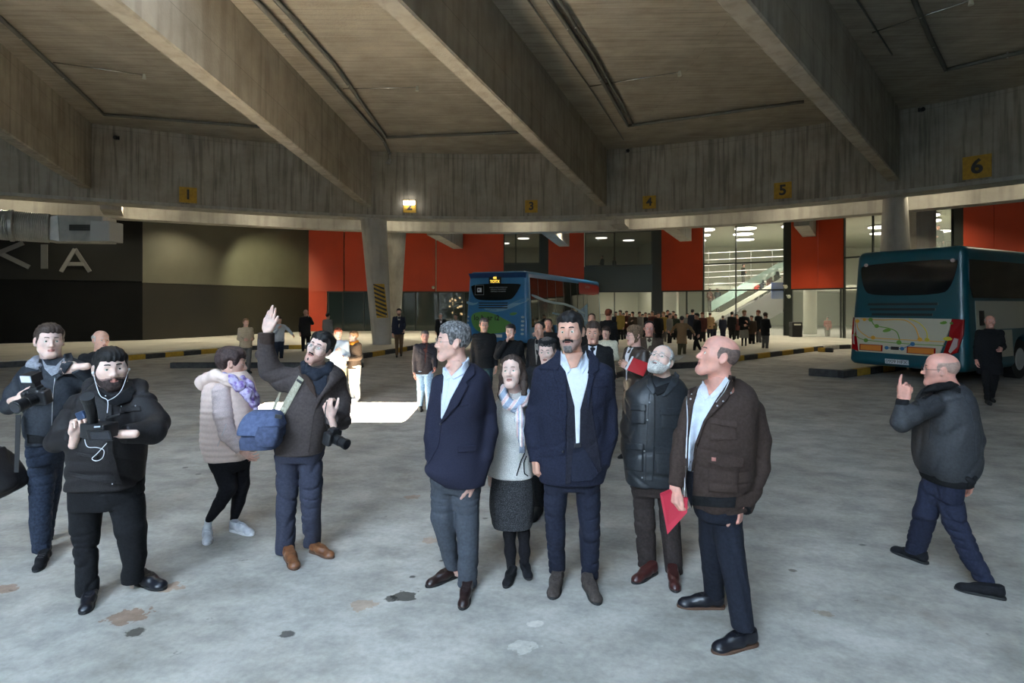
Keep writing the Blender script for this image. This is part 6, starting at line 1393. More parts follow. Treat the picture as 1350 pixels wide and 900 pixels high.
# ------------------------------------------------------------------ number plates on the ring wall
def ringray(px, py, off=0.0):
    """where the sight line meets the ring wall"""
    t = (px-CX)/F
    for i in range(len(RING)-1):
        a, b = RING[i]-rnorm(i)*off, RING[i+1]-rnorm(i+1)*off; pa = CX+F*a[0]/a[1]; pb = CX+F*b[0]/b[1]
        if pa <= px <= pb or pb <= px <= pa:
            k = (px-pa)/(pb-pa+1e-9); q = a+(b-a)*k; k2 = t; Y = q[1]; return A3(t*Y, Y, CH-(py-HY)*Y/F)
    return at(px, py, 20)
def text_mesh(txt, name, O, U_, V_, h, m, parent, th=.01, align='CENTER', bold=0.0, wmax=None):
    """flat lettering, centred at O, reading along U_, upright along V_"""
    cu = bpy.data.curves.new('t', 'FONT'); cu.body = txt; cu.size = 1; cu.align_x = align; cu.align_y = 'CENTER'; cu.offset = bold; cu.extrude = 0; cu.resolution_u = 4
    to = bpy.data.objects.new('t', cu); COL.objects.link(to); dg = bpy.context.evaluated_depsgraph_get(); me = bpy.data.meshes.new_from_object(to.evaluated_get(dg)); bpy.data.objects.remove(to)
    P = np.array([v.co for v in me.vertices]); P2 = P*h/.72
    if wmax: 
        w = P2[:,0].max()-P2[:,0].min(); 
        P2[:,0] *= min(1, wmax/w) if wmax > 0 else 1
    U_ = A3(*U_)/np.linalg.norm(U_); V_ = A3(*V_)/np.linalg.norm(V_); N_ = np.cross(U_, V_); Fs = [tuple(p.vertices) for p in me.polygons]
    b = MB(); W = [A3(*O)+U_*q[0]+V_*q[1]+N_*th for q in P2]; b.add(W, Fs); bpy.data.meshes.remove(me)
    return b.build(name, m, parent)
for n, px, py, w in (('1',248,257,21),('2',540,272,17),('3',700.5,272,17),('4',856,266.5,17.5),('5',1032,251,22),('6',1288,220,31)):
    c = ringray(px, py, .06); e = ringray(px+3, py, .06); u = e-c; u[2] = 0; u /= np.linalg.norm(u); s = w/2*c[1]/F*.97; nn = np.cross(u, (0,0,1))
    pl = empty('number_plate', c+A3(0,0,-s), 'yellow plate numbered %s on the concrete ring wall, %s' % (n, {'1':'above the grey wall','2':'half hidden by a floodlight','3':'above the blue bus','4':'above the dark glazing','5':'above the tall bright glazing','6':'above the green bus'}[n]), 'sign')
    MB().obox(c, u*s, nn*.015, A3(0,0,s)).build('plate', M_YEL, pl); text_mesh(n, 'numeral', c+nn*.017, u, (0,0,1), s*1.25, M_BLK, pl, .004, bold=.03)
# ------------------------------------------------------------------ pipes on the ceiling
def cpt(px, py, off=.06):
    z = 8.1
    for _ in range(8): Y = F*(z-CH)/(HY-py); x = (px-CX)*Y/F; z = zceil(x, Y)-off
    return A3(x, Y, z)
def pipe(pts, r, label, br=True, grp=None):
    P = []
    for i in range(len(pts)-1):
        a, b = cpt(*pts[i], off=r+.05), cpt(*pts[i+1], off=r+.05)
        for k in range(5): q = a+(b-a)*k/5; q[2] = zceil(q[0], q[1])-r-.05; P.append(q)
    q = cpt(*pts[-1], off=r+.05); P.append(q)
    o = empty('ceiling_pipe', P[0], label, 'pipe', grp); MB().tube(P, r, 10).build('pipe_run', M_PIPE, o, smooth=True)
    if br:
        for k in range(2, len(P), 4): MB().tube([P[k]+A3(0,0,r+.04), P[k]+A3(0,0,-r-.01)], .02, 6).build('bracket', M_GALV, o)
pipe([(334,-3),(420,90),(505,184),(514,203)], .055, 'left of the two parallel ceiling pipes in the second bay from the left')
pipe([(361,-3),(440,84),(509,181),(688,174)], .05, 'ceiling pipe in the second bay that turns right along the ring wall')
pipe([(722,-3),(778,80),(828,166),(1060,134)], .05, 'thick ceiling pipe in the third bay turning right along the ring wall'); pipe([(735,-3),(786,78),(834,163)], .04, 'right of the twin ceiling pipes in the third bay')
pipe([(694,-3),(775,112),(822,184)], .018, 'thin conduit left of the twin pipes in the third bay', False)
pipe([(-4,20),(66,84),(137,151),(342,167)], .05, 'ceiling pipe in the leftmost bay turning right along the ring wall')
pipe([(1204,-3),(1226,50),(1247,92),(1350,68)], .05, 'ceiling pipe in the darkest bay at the right')
pipe([(1128,-3),(1176,72)], .018, 'thin conduit in the right bay beside the fourth beam', False)
for a, b, lab in (((70,82),(190,99),'leftmost bay'),((452,117),(550,115),'second bay'),((776,114),(896,95),'third bay'),((1150,43),(1280,0),'right bay')):
    pa, pb = cpt(*a, off=.05), cpt(*b, off=.05); o = empty('sprinkler_line', pa, 'thin sprinkler branch ending in a white head, ceiling of the '+lab, 'sprinkler'); MB().tube([pa, pb], .015, 8).build('branch_pipe', M_STEEL, o, smooth=True)
    MB().tube([pb+A3(0,0,.03), pb-A3(0,0,.10)], [.03,.05], 10).build('sprinkler_head', M_WHITE, o)
cam_ = empty('ceiling_spotlight', ringray(514,212,.3), 'small spotlight on a bracket at the top of the ring wall above plate two', 'lamp'); q = ringray(514,212,.25); MB().tube([q, q+A3(0,0,.4)], .02).build('bracket', M_GALV, cam_); MB().tube([q+A3(-.05,-.08,-.12), q+A3(0,0,.05)], [.09,.06], 12).build('lamp_head', METAL, cam_)
sp = empty('wall_floodlight', ringray(539,268,.10), 'lit square floodlight in front of number plate two', 'lamp'); q = ringray(539.5,268,.16)
for dx in (-.16,.16): MB().obox(q+A3(dx*.8,-.04,.02), (.11,0,0),(0,.03,0),(0,0,.085)).build('lamp_face', LAMPW, sp, bevel=.01)
for px, py in ((155,182),(827,199),(1213,145)):
    q = ringray(px, py, .05); o = empty('wall_fitting', q, 'small dark fitting near the top of the ring wall, '+{155:'leftmost bay',827:'bay of plate four',1213:'darkest bay at the right'}[px], 'fitting'); MB().tube([q, q+A3(0,-.14,-.02)], [.05,.07], 10).build('fitting_body', BLKM, o); MB().obox(q, (.06,0,0),(0,.012,0),(0,0,.06)).build('wall_plate', BLKM, o)
# ------------------------------------------------------------------ ventilation duct top left
dc = empty('ventilation_duct', at(60,300,19.5), 'corrugated round metal duct joined to a grille box, hanging at the left edge', 'duct')
P = [at(-60,292,18.2), at(0,296,18.6), at(66,301,19.4)]; N = 90; pts = [P[0]+(P[2]-P[0])*i/N for i in range(N+1)]; MB().tube(pts, [.48+(.022 if i % 2 else 0) for i in range(N+1)], 26).build('round_duct', M_GALV, dc, smooth=False)
MB().tube([at(14,297,18.7)+A3(-.02,0,0), at(18,297.2,18.75)], .53, 26).build('duct_collar', M_GALV, dc)
MB().obox(at(105,303,19.8), (.98,.10,0), (-.05,.42,0), (0,0,.44)).build('duct_box', M_GALV, dc, bevel=.02)
MB().prism([at(64,287,19.2),at(76,284,19.3),at(78,318,19.3),at(64,314,19.2)], (0,.6,0)).build('transition_piece', M_GALV, dc)
gr = MB().obox(at(107,300,19.35), (.37,.03,0), (0,.02,0), (0,0,.10)).build('grille', BLKM, dc)
for k in range(5): MB().obox(at(107,300,19.31)+A3(0,0,-.08+.04*k), (.36,.03,0), (0,.012,0.006), (0,0,.008)).build('grille_blade', M_PIPE, gr)
MB().obox(at(141,306,19.6), (.30,.04,0), (0,.35,0), (0,0,.34)).build('duct_end', mat('white_duct', (.45,.45,.43), .5), dc, bevel=.02)
# small security lamps on the walls
for px, py, Y, lab in ((349,371,34,'grey wall left'),(571,379,37.0,'orange wall left of the blue bus'),(1036,378,31.2,'dark pier beside the tall glazing'),(1040,391,31.2,'orange bay')):
    q = at(px, py, Y); o = empty('security_camera', q, 'small white security camera on the '+lab, 'camera'); MB().sphere((q[0],q[1],q[2]), .10, 12).build('dome', M_WHITE, o, smooth=True); MB().obox(q+A3(0,.08,.08), (.07,0,0),(0,.10,0),(0,0,.03)).build('mount', M_WHITE, o)

ch = empty('festoon_lights', at(600,403,38), 'cluster of small warm bulbs glowing behind the dark shop glass beside the blue bus', 'lights'); rg = np.random.RandomState(5)
for k in range(16): q = at(593+rg.uniform(0,17), 392+rg.uniform(0,23), 37.9+rg.uniform(0,.6)); MB().sphere(tuple(q), .07, 8).build('bulb', mat('warm_bulb', (1,.72,.36), .5, emit=14.0), ch)
for k in range(4): MB().tube([at(593+5*k,385,38), at(595+5*k,416,38)], .01, 5).build('cable', BLKM, ch)
# ------------------------------------------------------------------ buses
def bus(label, RL, RRt, zt, zb, Lb, body_m, kind):
    """RL, RRt: rear corners on the ground (left, right seen from the camera); the body runs away from the camera"""
    RL = A3(*RL, 0); RRt = A3(*RRt, 0); u = RRt-RL; W = np.linalg.norm(u); u /= W; f = A3(-u[1], u[0], 0)          # f: towards the bus's front
    o = empty('bus', (RL+RRt)/2, label, 'bus'); Q = lambda a, b, c: RL+u*a*W+f*b+A3(0,0,c)
    S_ = np.stack([u, f, A3(0,0,1)], 1)
    sd = rbox((0,0,0), (W/2, Lb/2, (zt-zb)/2), .16)
    whs = [(Lb-2.6-Lb/2), (-Lb/2+3.0)]+([(-Lb/2+4.3)] if kind == 'green' else [])
    def fn(p):
        q = p; d = sd.f(np.stack([q[:,0]*(1+.05*np.clip(q[:,2]/(zt-zb)*2, -1, 1)), q[:,1]-.10*np.clip(q[:,2]/(zt-zb)*2, -1, 1)*(q[:,1] < 0), q[:,2]], 1))
        for wy in whs:
            d = np.maximum(d, .56-np.sqrt((q[:,1]-wy)**2+(q[:,2]+(zt-zb)/2-.22)**2)-1e3*(np.abs(q[:,0]) < W/2-.45))
        return d
    V, Qd = surf(S(fn, A3(-W/2,-Lb/2-.15,-(zt-zb)/2), A3(W/2,Lb/2+.1,(zt-zb)/2)), .05)
    cen = (RL+RRt)/2+f*Lb/2+A3(0,0,(zt+zb)/2); Vw = cen+V @ S_.T
    bd = mesh_obj('bus_body', Vw, Qd, body_m, o)
    for wy in whs:
        for sx in (-1, 1):
            c = cen+S_ @ A3(sx*(W/2-.16), wy, -(zt-zb)/2-zb+.5); wh = MB().tube([c-u*sx*.14, c+u*sx*.13], .50, 28).build('wheel', SOLEK, o)
            MB().tube([c+u*sx*.12, c+u*sx*.145], [.30,.26], 24).build('hub', M_GALV, wh)
    bv = bvh_of([bd])
    def rear(P, name, m, off=.012, par=None, rnd=0):          # outline in rear-face coordinates (0..1 across, height in metres)
        if rnd: P = smoothpoly(P, rnd)
        P3 = []
        for a, z in P:
            st = Q(a, -2, z); h = bv.ray_cast(Vector(st), Vector(f))[0]; P3.append(np.array(h) if h is not None else Q(a, 0, z))
        b = MB(); b.prism([v-f*off for v in P3], f*(off+.02)); return b.build(name, m, par or o)
    def side(P, name, m, off=.012, par=None, s=1, rnd=0):            # outline in (distance from the rear, height) on the right flank
        if rnd: P = smoothpoly(P, rnd)
        P3 = []
        for b_, z in P:
            st = Q(.5, b_, z)+u*s*4; h = bv.ray_cast(Vector(st), Vector(-u*s))[0]; P3.append(np.array(h) if h is not None else Q(.5, b_, z)+u*s*W/2)
        g = MB(); g.prism([v+u*s*off for v in P3], -u*s*(off+.02)); return g.build(name, m, par or o)
    def rline(pts, r, m, name='route_line', par=None):
        P3 = []
        for a, z in pts:
            h = bv.ray_cast(Vector(Q(a,-2,z)), Vector(f))[0]; P3.append((np.array(h) if h is not None else Q(a,0,z))-f*.052)
        return MB().tube(P3, r, 6).build(name, m, par or o)
    return o, Q, u, f, W, rear, side, rline, bv
DG = mat('bus_window', (.008,.010,.012), .06, spec=.8)
def green_bus():
    TEAL = mat('teal_bus_paint', srgb((12,76,88)), .32, spec=.6); CREAMP = mat('cream_bus_panel', srgb((206,200,180)), .4); REDL = mat('red_lamp', srgb((150,16,22)), .2); CLR = mat('clear_lamp', srgb((190,170,165)), .2)
    o, Q, u, f, W, rear, side, rline, bv = bus('dark teal bus with a white route map panel on its rear', (9.14,15.28), (10.42,13.05), 3.28, .32, 12.0, TEAL, 'green')
    rear([(.10,2.95),(.92,2.98),(.93,2.85),(.88,2.30),(.80,2.12),(.18,2.12),(.11,2.30),(.07,2.80)], 'rear_window', DG, .012, rnd=2)
    for i in range(3): rear([(.16+.02*i,1.93-.13*i),(.78-.02*i,1.94-.13*i),(.78-.02*i,1.88-.13*i),(.16+.02*i,1.87-.13*i)], 'vent_slat', BLKP, .02)
    pn = rear([(.03,1.55),(.90,1.56),(.88,1.30),(.80,.66),(.06,.66),(.03,1.1)], 'map_panel', CREAMP, .045)
    GR = mat('green_line_paint', srgb((112,158,56)), .5); OR = mat('orange_line_paint', srgb((232,170,52)), .5); YE = mat('yellow_line_paint', srgb((214,196,60)), .5); BL = mat('blue_line_paint', srgb((50,110,160)), .5)
    def cv(pts, n=8):
        out = []
        for i in range(len(pts)-1):
            a = pts[max(i-1,0)]; b = pts[i]; c = pts[i+1]; d = pts[min(i+2,len(pts)-1)]
            for k in range(n):
                t = k/n; out.append(tuple(.5*((2*b[j])+(-a[j]+c[j])*t+(2*a[j]-5*b[j]+4*c[j]-d[j])*t*t+(-a[j]+3*b[j]-3*c[j]+d[j])*t**3) for j in (0,1)))
        return out+[pts[-1]]
    rline(cv([(.06,1.5),(.08,1.25),(.16,1.08),(.26,1.03),(.85,1.02)]), .010, OR); rline(cv([(.04,1.12),(.10,1.0),(.20,.96),(.48,.93),(.85,.93)]), .010, GR)
    rline(cv([(.20,1.54),(.24,1.36),(.36,1.30),(.44,1.22),(.47,1.05),(.47,.94)]), .012, GR); rline(cv([(.40,1.52),(.52,1.50),(.60,1.35),(.64,1.10),(.65,1.03)]), .012, OR); rline(cv([(.55,1.54),(.64,1.44),(.70,1.25),(.71,1.04)]), .012, YE); rline(cv([(.10,1.52),(.30,1.50),(.42,1.52)]), .012, OR)
    rline([(.36,.80),(.50,.80)], .010, BL); rline([(.50,.80),(.59,.93)], .010, BL)
    def dot(a, z, r, m):
        h = bv.ray_cast(Vector(Q(a,-2,z)), Vector(f))[0]; MB().disc(np.array(h)-f*.060, f, r, .02, 16).build('route_stop', m, o)
    for a, z, r, m in ((.07,1.46,.05,OR),(.14,1.50,.04,OR),(.20,1.50,.05,GR),(.26,1.34,.05,GR),(.47,.95,.055,GR),(.16,.96,.05,GR),(.23,1.04,.05,OR),(.65,1.05,.05,OR),(.71,1.05,.05,YE),(.59,.93,.05,BL),(.36,.80,.045,BL),(.50,.80,.045,BL),(.90,1.46,.03,GR)): dot(a, z, r, m)
    for P in ([(.31,1.22),(.36,1.30),(.40,1.24),(.34,1.18)], [(.80,1.46),(.85,1.52),(.87,1.46),(.83,1.42)]): rear(P, 'leaf_mark', GR, .06, rnd=1)
    rear([(.83,1.10),(.88,1.16),(.92,1.08),(.86,1.04)], 'leaf_mark', YE, .06, rnd=1)
    for a, b in ((.10,.32),(.54,.78)):
        r = rear([(a,.86),(b,.86),(b,.70),(a,.70)], 'reflector_frame', REDL, .058); rear([(a+.012,.845),(b-.012,.845),(b-.012,.715),(a+.012,.715)], 'reflector_plate', mat('orange_reflector', srgb((214,132,48)), .4), .068, r)
    rear([(.40,.84),(.47,.84),(.47,.76),(.40,.76)], 'camera_housing', BLKP, .07)
    for P1, P2 in (([(.90,1.56),(.985,1.55),(.985,1.2),(.95,.78),(.83,.64),(.88,1.1)], [(.925,1.12),(.955,1.10),(.95,.92),(.90,.76),(.885,.80)]), ([(.0,1.55),(.035,1.55),(.06,1.1),(.09,.66),(.02,.72),(.0,1.1)], [(.02,1.10),(.035,1.1),(.05,.84),(.03,.86)])):
        t = rear(P1, 'tail_light', REDL, .055); rear(P2, 'tail_lens', CLR, .065, t)
    pt = rear([(.34,.52),(.55,.52),(.55,.40),(.34,.40)], 'number_plate', WHT, .02)
    text_mesh('0909 HFX', 'plate_text', np.array(bv.ray_cast(Vector(Q(.445,-2,.46)), Vector(f))[0])-f*.024, u, (0,0,1), .085, M_BLK, pt, .003)
    for a in (.13,.89):
        h = np.array(bv.ray_cast(Vector(Q(a,-2,2.93)), Vector(f))[0]); MB().disc(h-f*.03, f, .045, .03, 14).build('marker_lamp', CLR, o)
    side([(.25,2.95),(11.7,2.95),(11.7,2.05),(.35,2.05),(.2,2.4)], 'side_window', DG, .010)
    SG = mat('pale_grey_bus_panel', srgb((178,174,156)), .35, spec=.5)
    side([(.45,1.98),(11.6,1.98),(11.6,1.30),(.45,1.30)], 'side_panel', SG, .010); side([(.45,1.27),(2.35,1.27),(2.35,.62),(.45,.62)], 'side_flap', SG, .010); side([(4.95,1.27),(8.7,1.27),(8.7,.45),(4.95,.45)], 'side_flap', SG, .010)
    side([(.6,1.75),(.85,1.75),(.85,1.40),(.6,1.40)], 'side_vent', BLKP, .018); side([(2.6,.98),(2.9,.98),(2.9,.90),(2.6,.90)], 'side_marker', mat('orange_marker', srgb((220,130,40)), .4), .02)
green_bus()
def blue_bus():
    BLU = mat('blue_bus_paint', srgb((38,104,160)), .3, col2=srgb((58,126,176)), scale=.6, spec=.6); LB = mat('pale_blue_swirl', srgb((122,160,190)), .35); DB = mat('deep_blue_paint', srgb((16,62,120)), .3); GN = mat('green_swirl', srgb((88,140,72)), .4)
    o, Q, u, f, W, rear, side, rline, bv = bus('blue city bus with an amber route display, seen from behind', (-1.92,24.12), (.66,23.05), 3.27, .32, 12.2, BLU, 'blue')
    rear([(.03,3.20),(.97,3.20),(.95,2.98),(.05,2.98)], 'top_band', DB, .008)
    rear([(.06,2.76),(.88,2.76),(.87,2.64),(.78,2.22),(.70,2.06),(.20,2.06),(.12,2.20),(.08,2.50)], 'rear_window', DG, .012, rnd=2)
    dp = rear([(.36,3.06),(.56,3.06),(.56,2.76),(.36,2.76)], 'display_box', BLKP, .02); AM = mat('amber_led', (1,.62,.08), .5, emit=2.6)
    hq = np.array(bv.ray_cast(Vector(Q(.46,-2,2.92)), Vector(f))[0])-f*.03
    text_mesh('44', 'display_digits', hq+A3(0,0,.075), u, (0,0,1), .115, AM, dp, .003, bold=.004); text_mesh('TOTX', 'display_text', hq-A3(0,0,.075), u, (0,0,1), .115, AM, dp, .003, bold=.004)
    wq = np.array(bv.ray_cast(Vector(Q(.21,-2,2.50)), Vector(f))[0])-f*.03; GW = mat('pale_print', srgb((190,196,200)), .5)
    fr_ = MB(); s = .20
    fr_.tube([wq+u*a+A3(0,0,b) for a, b in ((-s,-s),(s,-s),(s,s),(-s,s))], .008, 4, closed=True); fr_.build('logo_frame', GW, o)
    MB().obox(wq, u*.10, f*.006, A3(0,0,.09)).build('logo_tile', GW, o); MB().obox(wq-f*.009+A3(0,0,.01)-u*.02, u*.035, f*.004, A3(0,0,.035)).build('logo_core', BLKP, o)
    for i, t in enumerate(('ERABILI GARRAIO PUBLIKOA', 'UTILIZA EL TRANSPORTE', 'USE PUBLIC TRANSPORT')):
        z = 2.60-.085*i; h = np.array(bv.ray_cast(Vector(Q(.52,-2,z)), Vector(f))[0])-f*.02; text_mesh(t, 'window_text', h, u, (0,0,1), .045, GW, o, .003, wmax=.95)
    for i in range(3): rear([(.20,1.98-.10*i),(.68,1.98-.10*i),(.67,1.93-.10*i),(.21,1.93-.10*i)], 'engine_vent', BLKP, .02)
    rear([(-.0,2.05),(.06,1.98),(.14,1.95),(.20,2.0),(.16,1.90),(.07,1.85),(.0,1.92)], 'swirl', LB, .018, rnd=1)
    rear([(.99,2.20),(.80,2.02),(.62,1.80),(.44,1.70),(.26,1.78),(.34,1.64),(.48,1.58),(.66,1.66),(.86,1.90),(.99,2.02)], 'swirl', LB, .018, rnd=2)
    h = np.array(bv.ray_cast(Vector(Q(.42,-2,1.67)), Vector(f))[0])-f*.028; text_mesh('euskotren', 'swirl_text', h, u, (0,0,1), .08, DB, o, .003)
    rear([(.06,1.50),(.30,1.62),(.48,1.50),(.62,1.30),(.78,1.1),(.70,.75),(.30,.65),(.12,.9)], 'green_field', GN, .015, rnd=2); rear([(.70,1.50),(.76,1.58),(.84,1.56),(.80,1.46),(.74,1.44)], 'leaf_mark', GN, .02, rnd=1)
    h = np.array(bv.ray_cast(Vector(Q(.38,-2,1.33)), Vector(f))[0])-f*.028; text_mesh('lo', 'slogan', h-u*.58, u, (0,0,1), .22, BLKP, o, .003, bold=.02); text_mesh('ar i2', 'slogan', h+u*.20, u, (0,0,1), .22, BLKP, o, .003, bold=.02); text_mesh('b', 'slogan', h-u*.28, u, (0,0,1), .22, BLKP, o, .003, bold=.02)
    rear([(.0,1.30),(.98,1.30),(.98,.45),(.02,.45)], 'lower_panel', DB, .004)
    for k in range(5):
        for a in (.035,.92): 
            hh = np.array(bv.ray_cast(Vector(Q(a,-2,1.38-.17*k)), Vector(f))[0]); MB().disc(hh-f*.02, f, .07 if a > .5 else .035, .04, 14, ry=.045).build('tail_light', mat('tail_lens_pale', srgb((196,205,212)), .2), o)
    rear([(.36,.66),(.60,.66),(.60,.54),(.36,.54)], 'number_plate', WHT, .03)
    SW = mat('bus_flank_glass', (.018,.022,.02), .05, spec=1.0)
    side([(.3,3.0),(9.2,3.0),(9.2,.95),(.3,.95)], 'side_window', SW, .010); side([(.4,2.35),(2.5,2.05),(5.5,1.95),(8.5,1.45),(8.5,1.36),(5.5,1.84),(2.5,1.95),(.4,2.22)], 'flank_swirl', LB, .02, rnd=1); side([(3.0,1.55),(6.0,1.30),(9.0,1.0),(9.0,.94),(6.0,1.20),(3.0,1.45)], 'flank_swirl', LB, .02, rnd=1); side([(9.2,1.2),(9.2,2.5),(11.9,2.5),(11.9,.8)], 'front_side_window', SW, .010)
    rd = side([(7.6,3.06),(11.6,3.02),(12.0,2.85),(11.8,2.50),(10.5,2.42),(7.6,2.45)], 'red_banner', mat('red_banner_paint', srgb((150,26,30)), .35), .02)
    hh = np.array(bv.ray_cast(Vector(Q(.5,9.3,2.88)+u*4), Vector(-u))[0])+u*.026; text_mesh('Larratxo', 'banner_text', hh, f, (0,0,1), .20, GW, o, .003); text_mesh('Bidebieta', 'banner_text', hh-A3(0,0,.26), f, (0,0,1), .12, GW, o, .003)
    for k in range(7):
        side([(1.2+1.2*k,3.0),(1.24+1.2*k,3.0),(1.24+1.2*k,1.2),(1.2+1.2*k,1.2)], 'window_bar', BLKP, .014)
blue_bus()
# ------------------------------------------------------------------ everyone behind the front row
C = lambda n, rgb, **k: cloth(n, rgb, **k)
BLKC = cloth('black_coat', (22,22,24)); DKBR = cloth('dark_brown_coat', (60,48,38)); BEIGE = cloth('beige_coat', (168,152,128)); GREYC = cloth('grey_coat', (118,116,112)); LGREY = cloth('light_grey_top', (176,182,188)); CREAMC = cloth('cream_cardigan', (206,200,178))
TAN = cloth('tan_coat', (134,108,78)); OLIVE = cloth('olive_jacket', (76,70,48)); REDC = cloth('red_top', (150,40,36)); YELC = cloth('yellow_top', (146,124,62)); DKBL = cloth('dark_blue_coat', (28,32,46)); BRT = cloth('brown_chinos', (92,72,50)); KHAKI = cloth('khaki_trousers', (140,124,96)); LJEAN = cloth('light_jeans', (140,166,190), amt=.3); WTR = cloth('white_trousers', (222,220,212), amt=.05); GTR = cloth('grey_trousers', (84,82,80)); MAROON = cloth('maroon_coat', (72,38,34)); DGREEN = cloth('dark_green_coat', (44,52,42))
WSH = cloth('white_shirt_cloth', (215,215,220), amt=.04); TIEK = cloth('dark_tie', (22,24,34)); ORSC = cloth('orange_scarf', (216,138,44), amt=.2); GSK = cloth('grey_skirt', (112,108,100))
RK = 'standing crowd in front of the hall doors'
def middle():
    figure('bald person in a dark coat peeping out behind the two camera holders at left', 132, 436, Y=6.9, H=1.66, yaw=25, top_m=BLKC, leg_m=GTR, hair_m=HW, hair='sides', sk=SK2, q=1.6, under=WSH)
    figure('person in a beige jacket with a white bag, standing behind the person in pink', 324, 420, 492, yaw=18, top_m=BEIGE, leg_m=GTR, hair_m=HBL, arms=('bent','bent'), q=2)
    figure('person in a pale grey top photographing, standing behind the raised hand', 368, 418, 478, yaw=20, top_m=LGREY, leg_m=DENIM, hair_m=HB, arms=('phone','out'), q=2)
    figure('bald person in black standing against the orange wall strip', 403, 408, 467, yaw=10, top_m=BLKC, leg_m=BLKC, hair_m=HW, hair='sides', arms=('down','face'), q=2.2, coat=.40)
    figure('person in a long grey coat before the orange wall, seen from behind', 432, 413, 464, yaw=150, top_m=GREYC, leg_m=BLKC, hair_m=HK, q=2.4, coat=.28)
    figure('person in a sunlit pale blue shirt beside the blonde with the orange scarf', 446, 433, 531, yaw=-5, hyaw=15, hpitch=-8, top_m=cloth('pale_blue_top', (178,192,206), amt=.08), leg_m=KHAKI, hair_m=cloth('reddish_hair', (104,52,34)), arms=('chest','bent'), q=1.7, sk=SK3)
    figure('blonde person with an orange scarf and white trousers in the sun patch', 467, 437, 529, yaw=-55, hyaw=-75, top_m=DKBR, leg_m=WTR, hair_m=HBL, hair='woman', arms=('bent','bent'), scarf=ORSC, q=1.7, sk=SK3, shoe_m=WLEA)
    figure('person in a dark open jacket and brown trousers walking beside the leaning column', 526, 407, 470, yaw=0, top_m=DKBL, leg_m=BRT, hair_m=HK, leg='walk', arms=('down','swing'), under=C('oat_jumper', (176,170,150)), tie=BLKC, q=2, beard=(90,66,56))
    figure('person in a dark fleece and pale jeans walking behind the navy blazer', 560, 436, 543, yaw=5, top_m=cloth('black_fleece', (48,44,48)), leg_m=LJEAN, hair_m=HDG, leg='stride', arms=('down','swing'), under=MAROON, q=1.6, sk=SK4)
    figure('white-capped person in a dark coat and white collar, far behind the navy blazer', 581, 413, 462, yaw=5, top_m=BLKC, leg_m=BLKC, hair_m=HW, under=WSH, q=2.4)
    figure('dark-haired person in black next to the blue bus rear corner', 601, 414, 462, yaw=-20, top_m=BLKC, leg_m=BLKC, hair_m=HK, q=2.4)
    figure('grey-haired person in a black jacket and jeans standing behind the blue bus logo', 638, 420, Y=10.2, H=1.66, yaw=8, top_m=BLKC, leg_m=cloth('teal_jeans', (40,60,68)), hair_m=HDG, q=1.7, sk=SK2, glasses=True)
    figure('dark-haired person in black with one hand raised to the shoulder, before the blue bus', 673, 428, Y=9.0, H=1.58, yaw=5, hyaw=-12, top_m=BLKC, leg_m=BLKC, hair_m=HK, arms=('face','down'), q=1.6, sk=SK1)
    figure('person in a dark coat with one hand raised, right of the blue bus', 712, 425, Y=8.8, H=1.60, yaw=-25, top_m=BLKC, leg_m=BLKC, hair_m=HK, hair='receding', arms=('down','face'), under=C('grey_shirt', (120,118,112)), q=1.6, sk=SK2)
    figure('person in a dark coat just behind the one beside the blue bus flank', 723, 421, Y=11.2, H=1.62, yaw=-10, top_m=BLKC, leg_m=BLKC, hair_m=HB, hair='receding', q=1.9, sk=SK4)
    figure('person in a black beret peeping over the shoulder of the navy overcoat', 722, 447, Y=5.1, H=1.585, yaw=-15, hpitch=-6, top_m=BLKC, leg_m=BLKC, hair_m=HDG, beret=BLKC, q=1.3, sk=SK3)
    figure('person in a dark suit, white shirt and dark tie, right behind the navy overcoat', 782, 425, Y=6.6, H=1.69, yaw=-5, hpitch=-6, top_m=BLKC, leg_m=BLKC, hair_m=HB, under=WSH, tie=TIEK, q=1.3, sk=SK2)
    figure('person in a cream cardigan holding something red, behind the suit and tie', 799, 431, Y=10.0, H=1.5, yaw=-5, top_m=CREAMC, leg_m=GTR, hair_m=HB, hair='woman', arms=('down','bent'), q=1.7, sk=SK1)
    figure('person half hidden above the suit and tie, forehead showing', 780, 414, Y=12.5, H=1.69, yaw=0, top_m=BLKC, leg_m=BLKC, hair_m=HB, hair='receding', q=2)
    figure('person in a long dark coat walking toward the hall, left of the curly-haired person', 802, 408, Y=14.5, H=1.76, yaw=160, top_m=BLKC, leg_m=BLKC, hair_m=cloth('auburn_hair', (92,48,34)), q=2.2, coat=.25)
    f = figure('curly-haired person in glasses and a dark brown leather coat, holding a red notebook', 838, 430, Y=7.0, H=1.64, yaw=-55, hyaw=-62, top_m=mat('brown_leather_coat', srgb((52,42,36)), .45, bump=.1), leg_m=BLKC, hair_m=cloth('curly_brown_hair', (96,76,58), amt=.5), hair='bob', arms=('bent','chest'), coat=.30, under=WSH, glasses=True, q=1.25, sk=SK1)
    nb = empty('notebook', at(850,487,6.6), 'red spiral notebook held against the brown leather coat', 'notebook'); REDN = mat('red_notebook_cover', srgb((178,34,40)), .5); c = [at(825,482,6.62),at(833,471,6.62),at(858,478,6.62),at(851,492,6.55),at(834,493,6.55)]
    c = [at(825,487,6.60),at(834,471,6.66),at(856,479,6.66),at(848,496,6.58)]; MB().prism(c, (0,.018,0)).build('cover', REDN, nb); MB().prism([at(824,486.5,6.595),at(833.5,469.5,6.655),at(835.5,470,6.655),at(826.5,487.5,6.595)], (0,.02,0)).build('spiral_edge', WHT, nb)
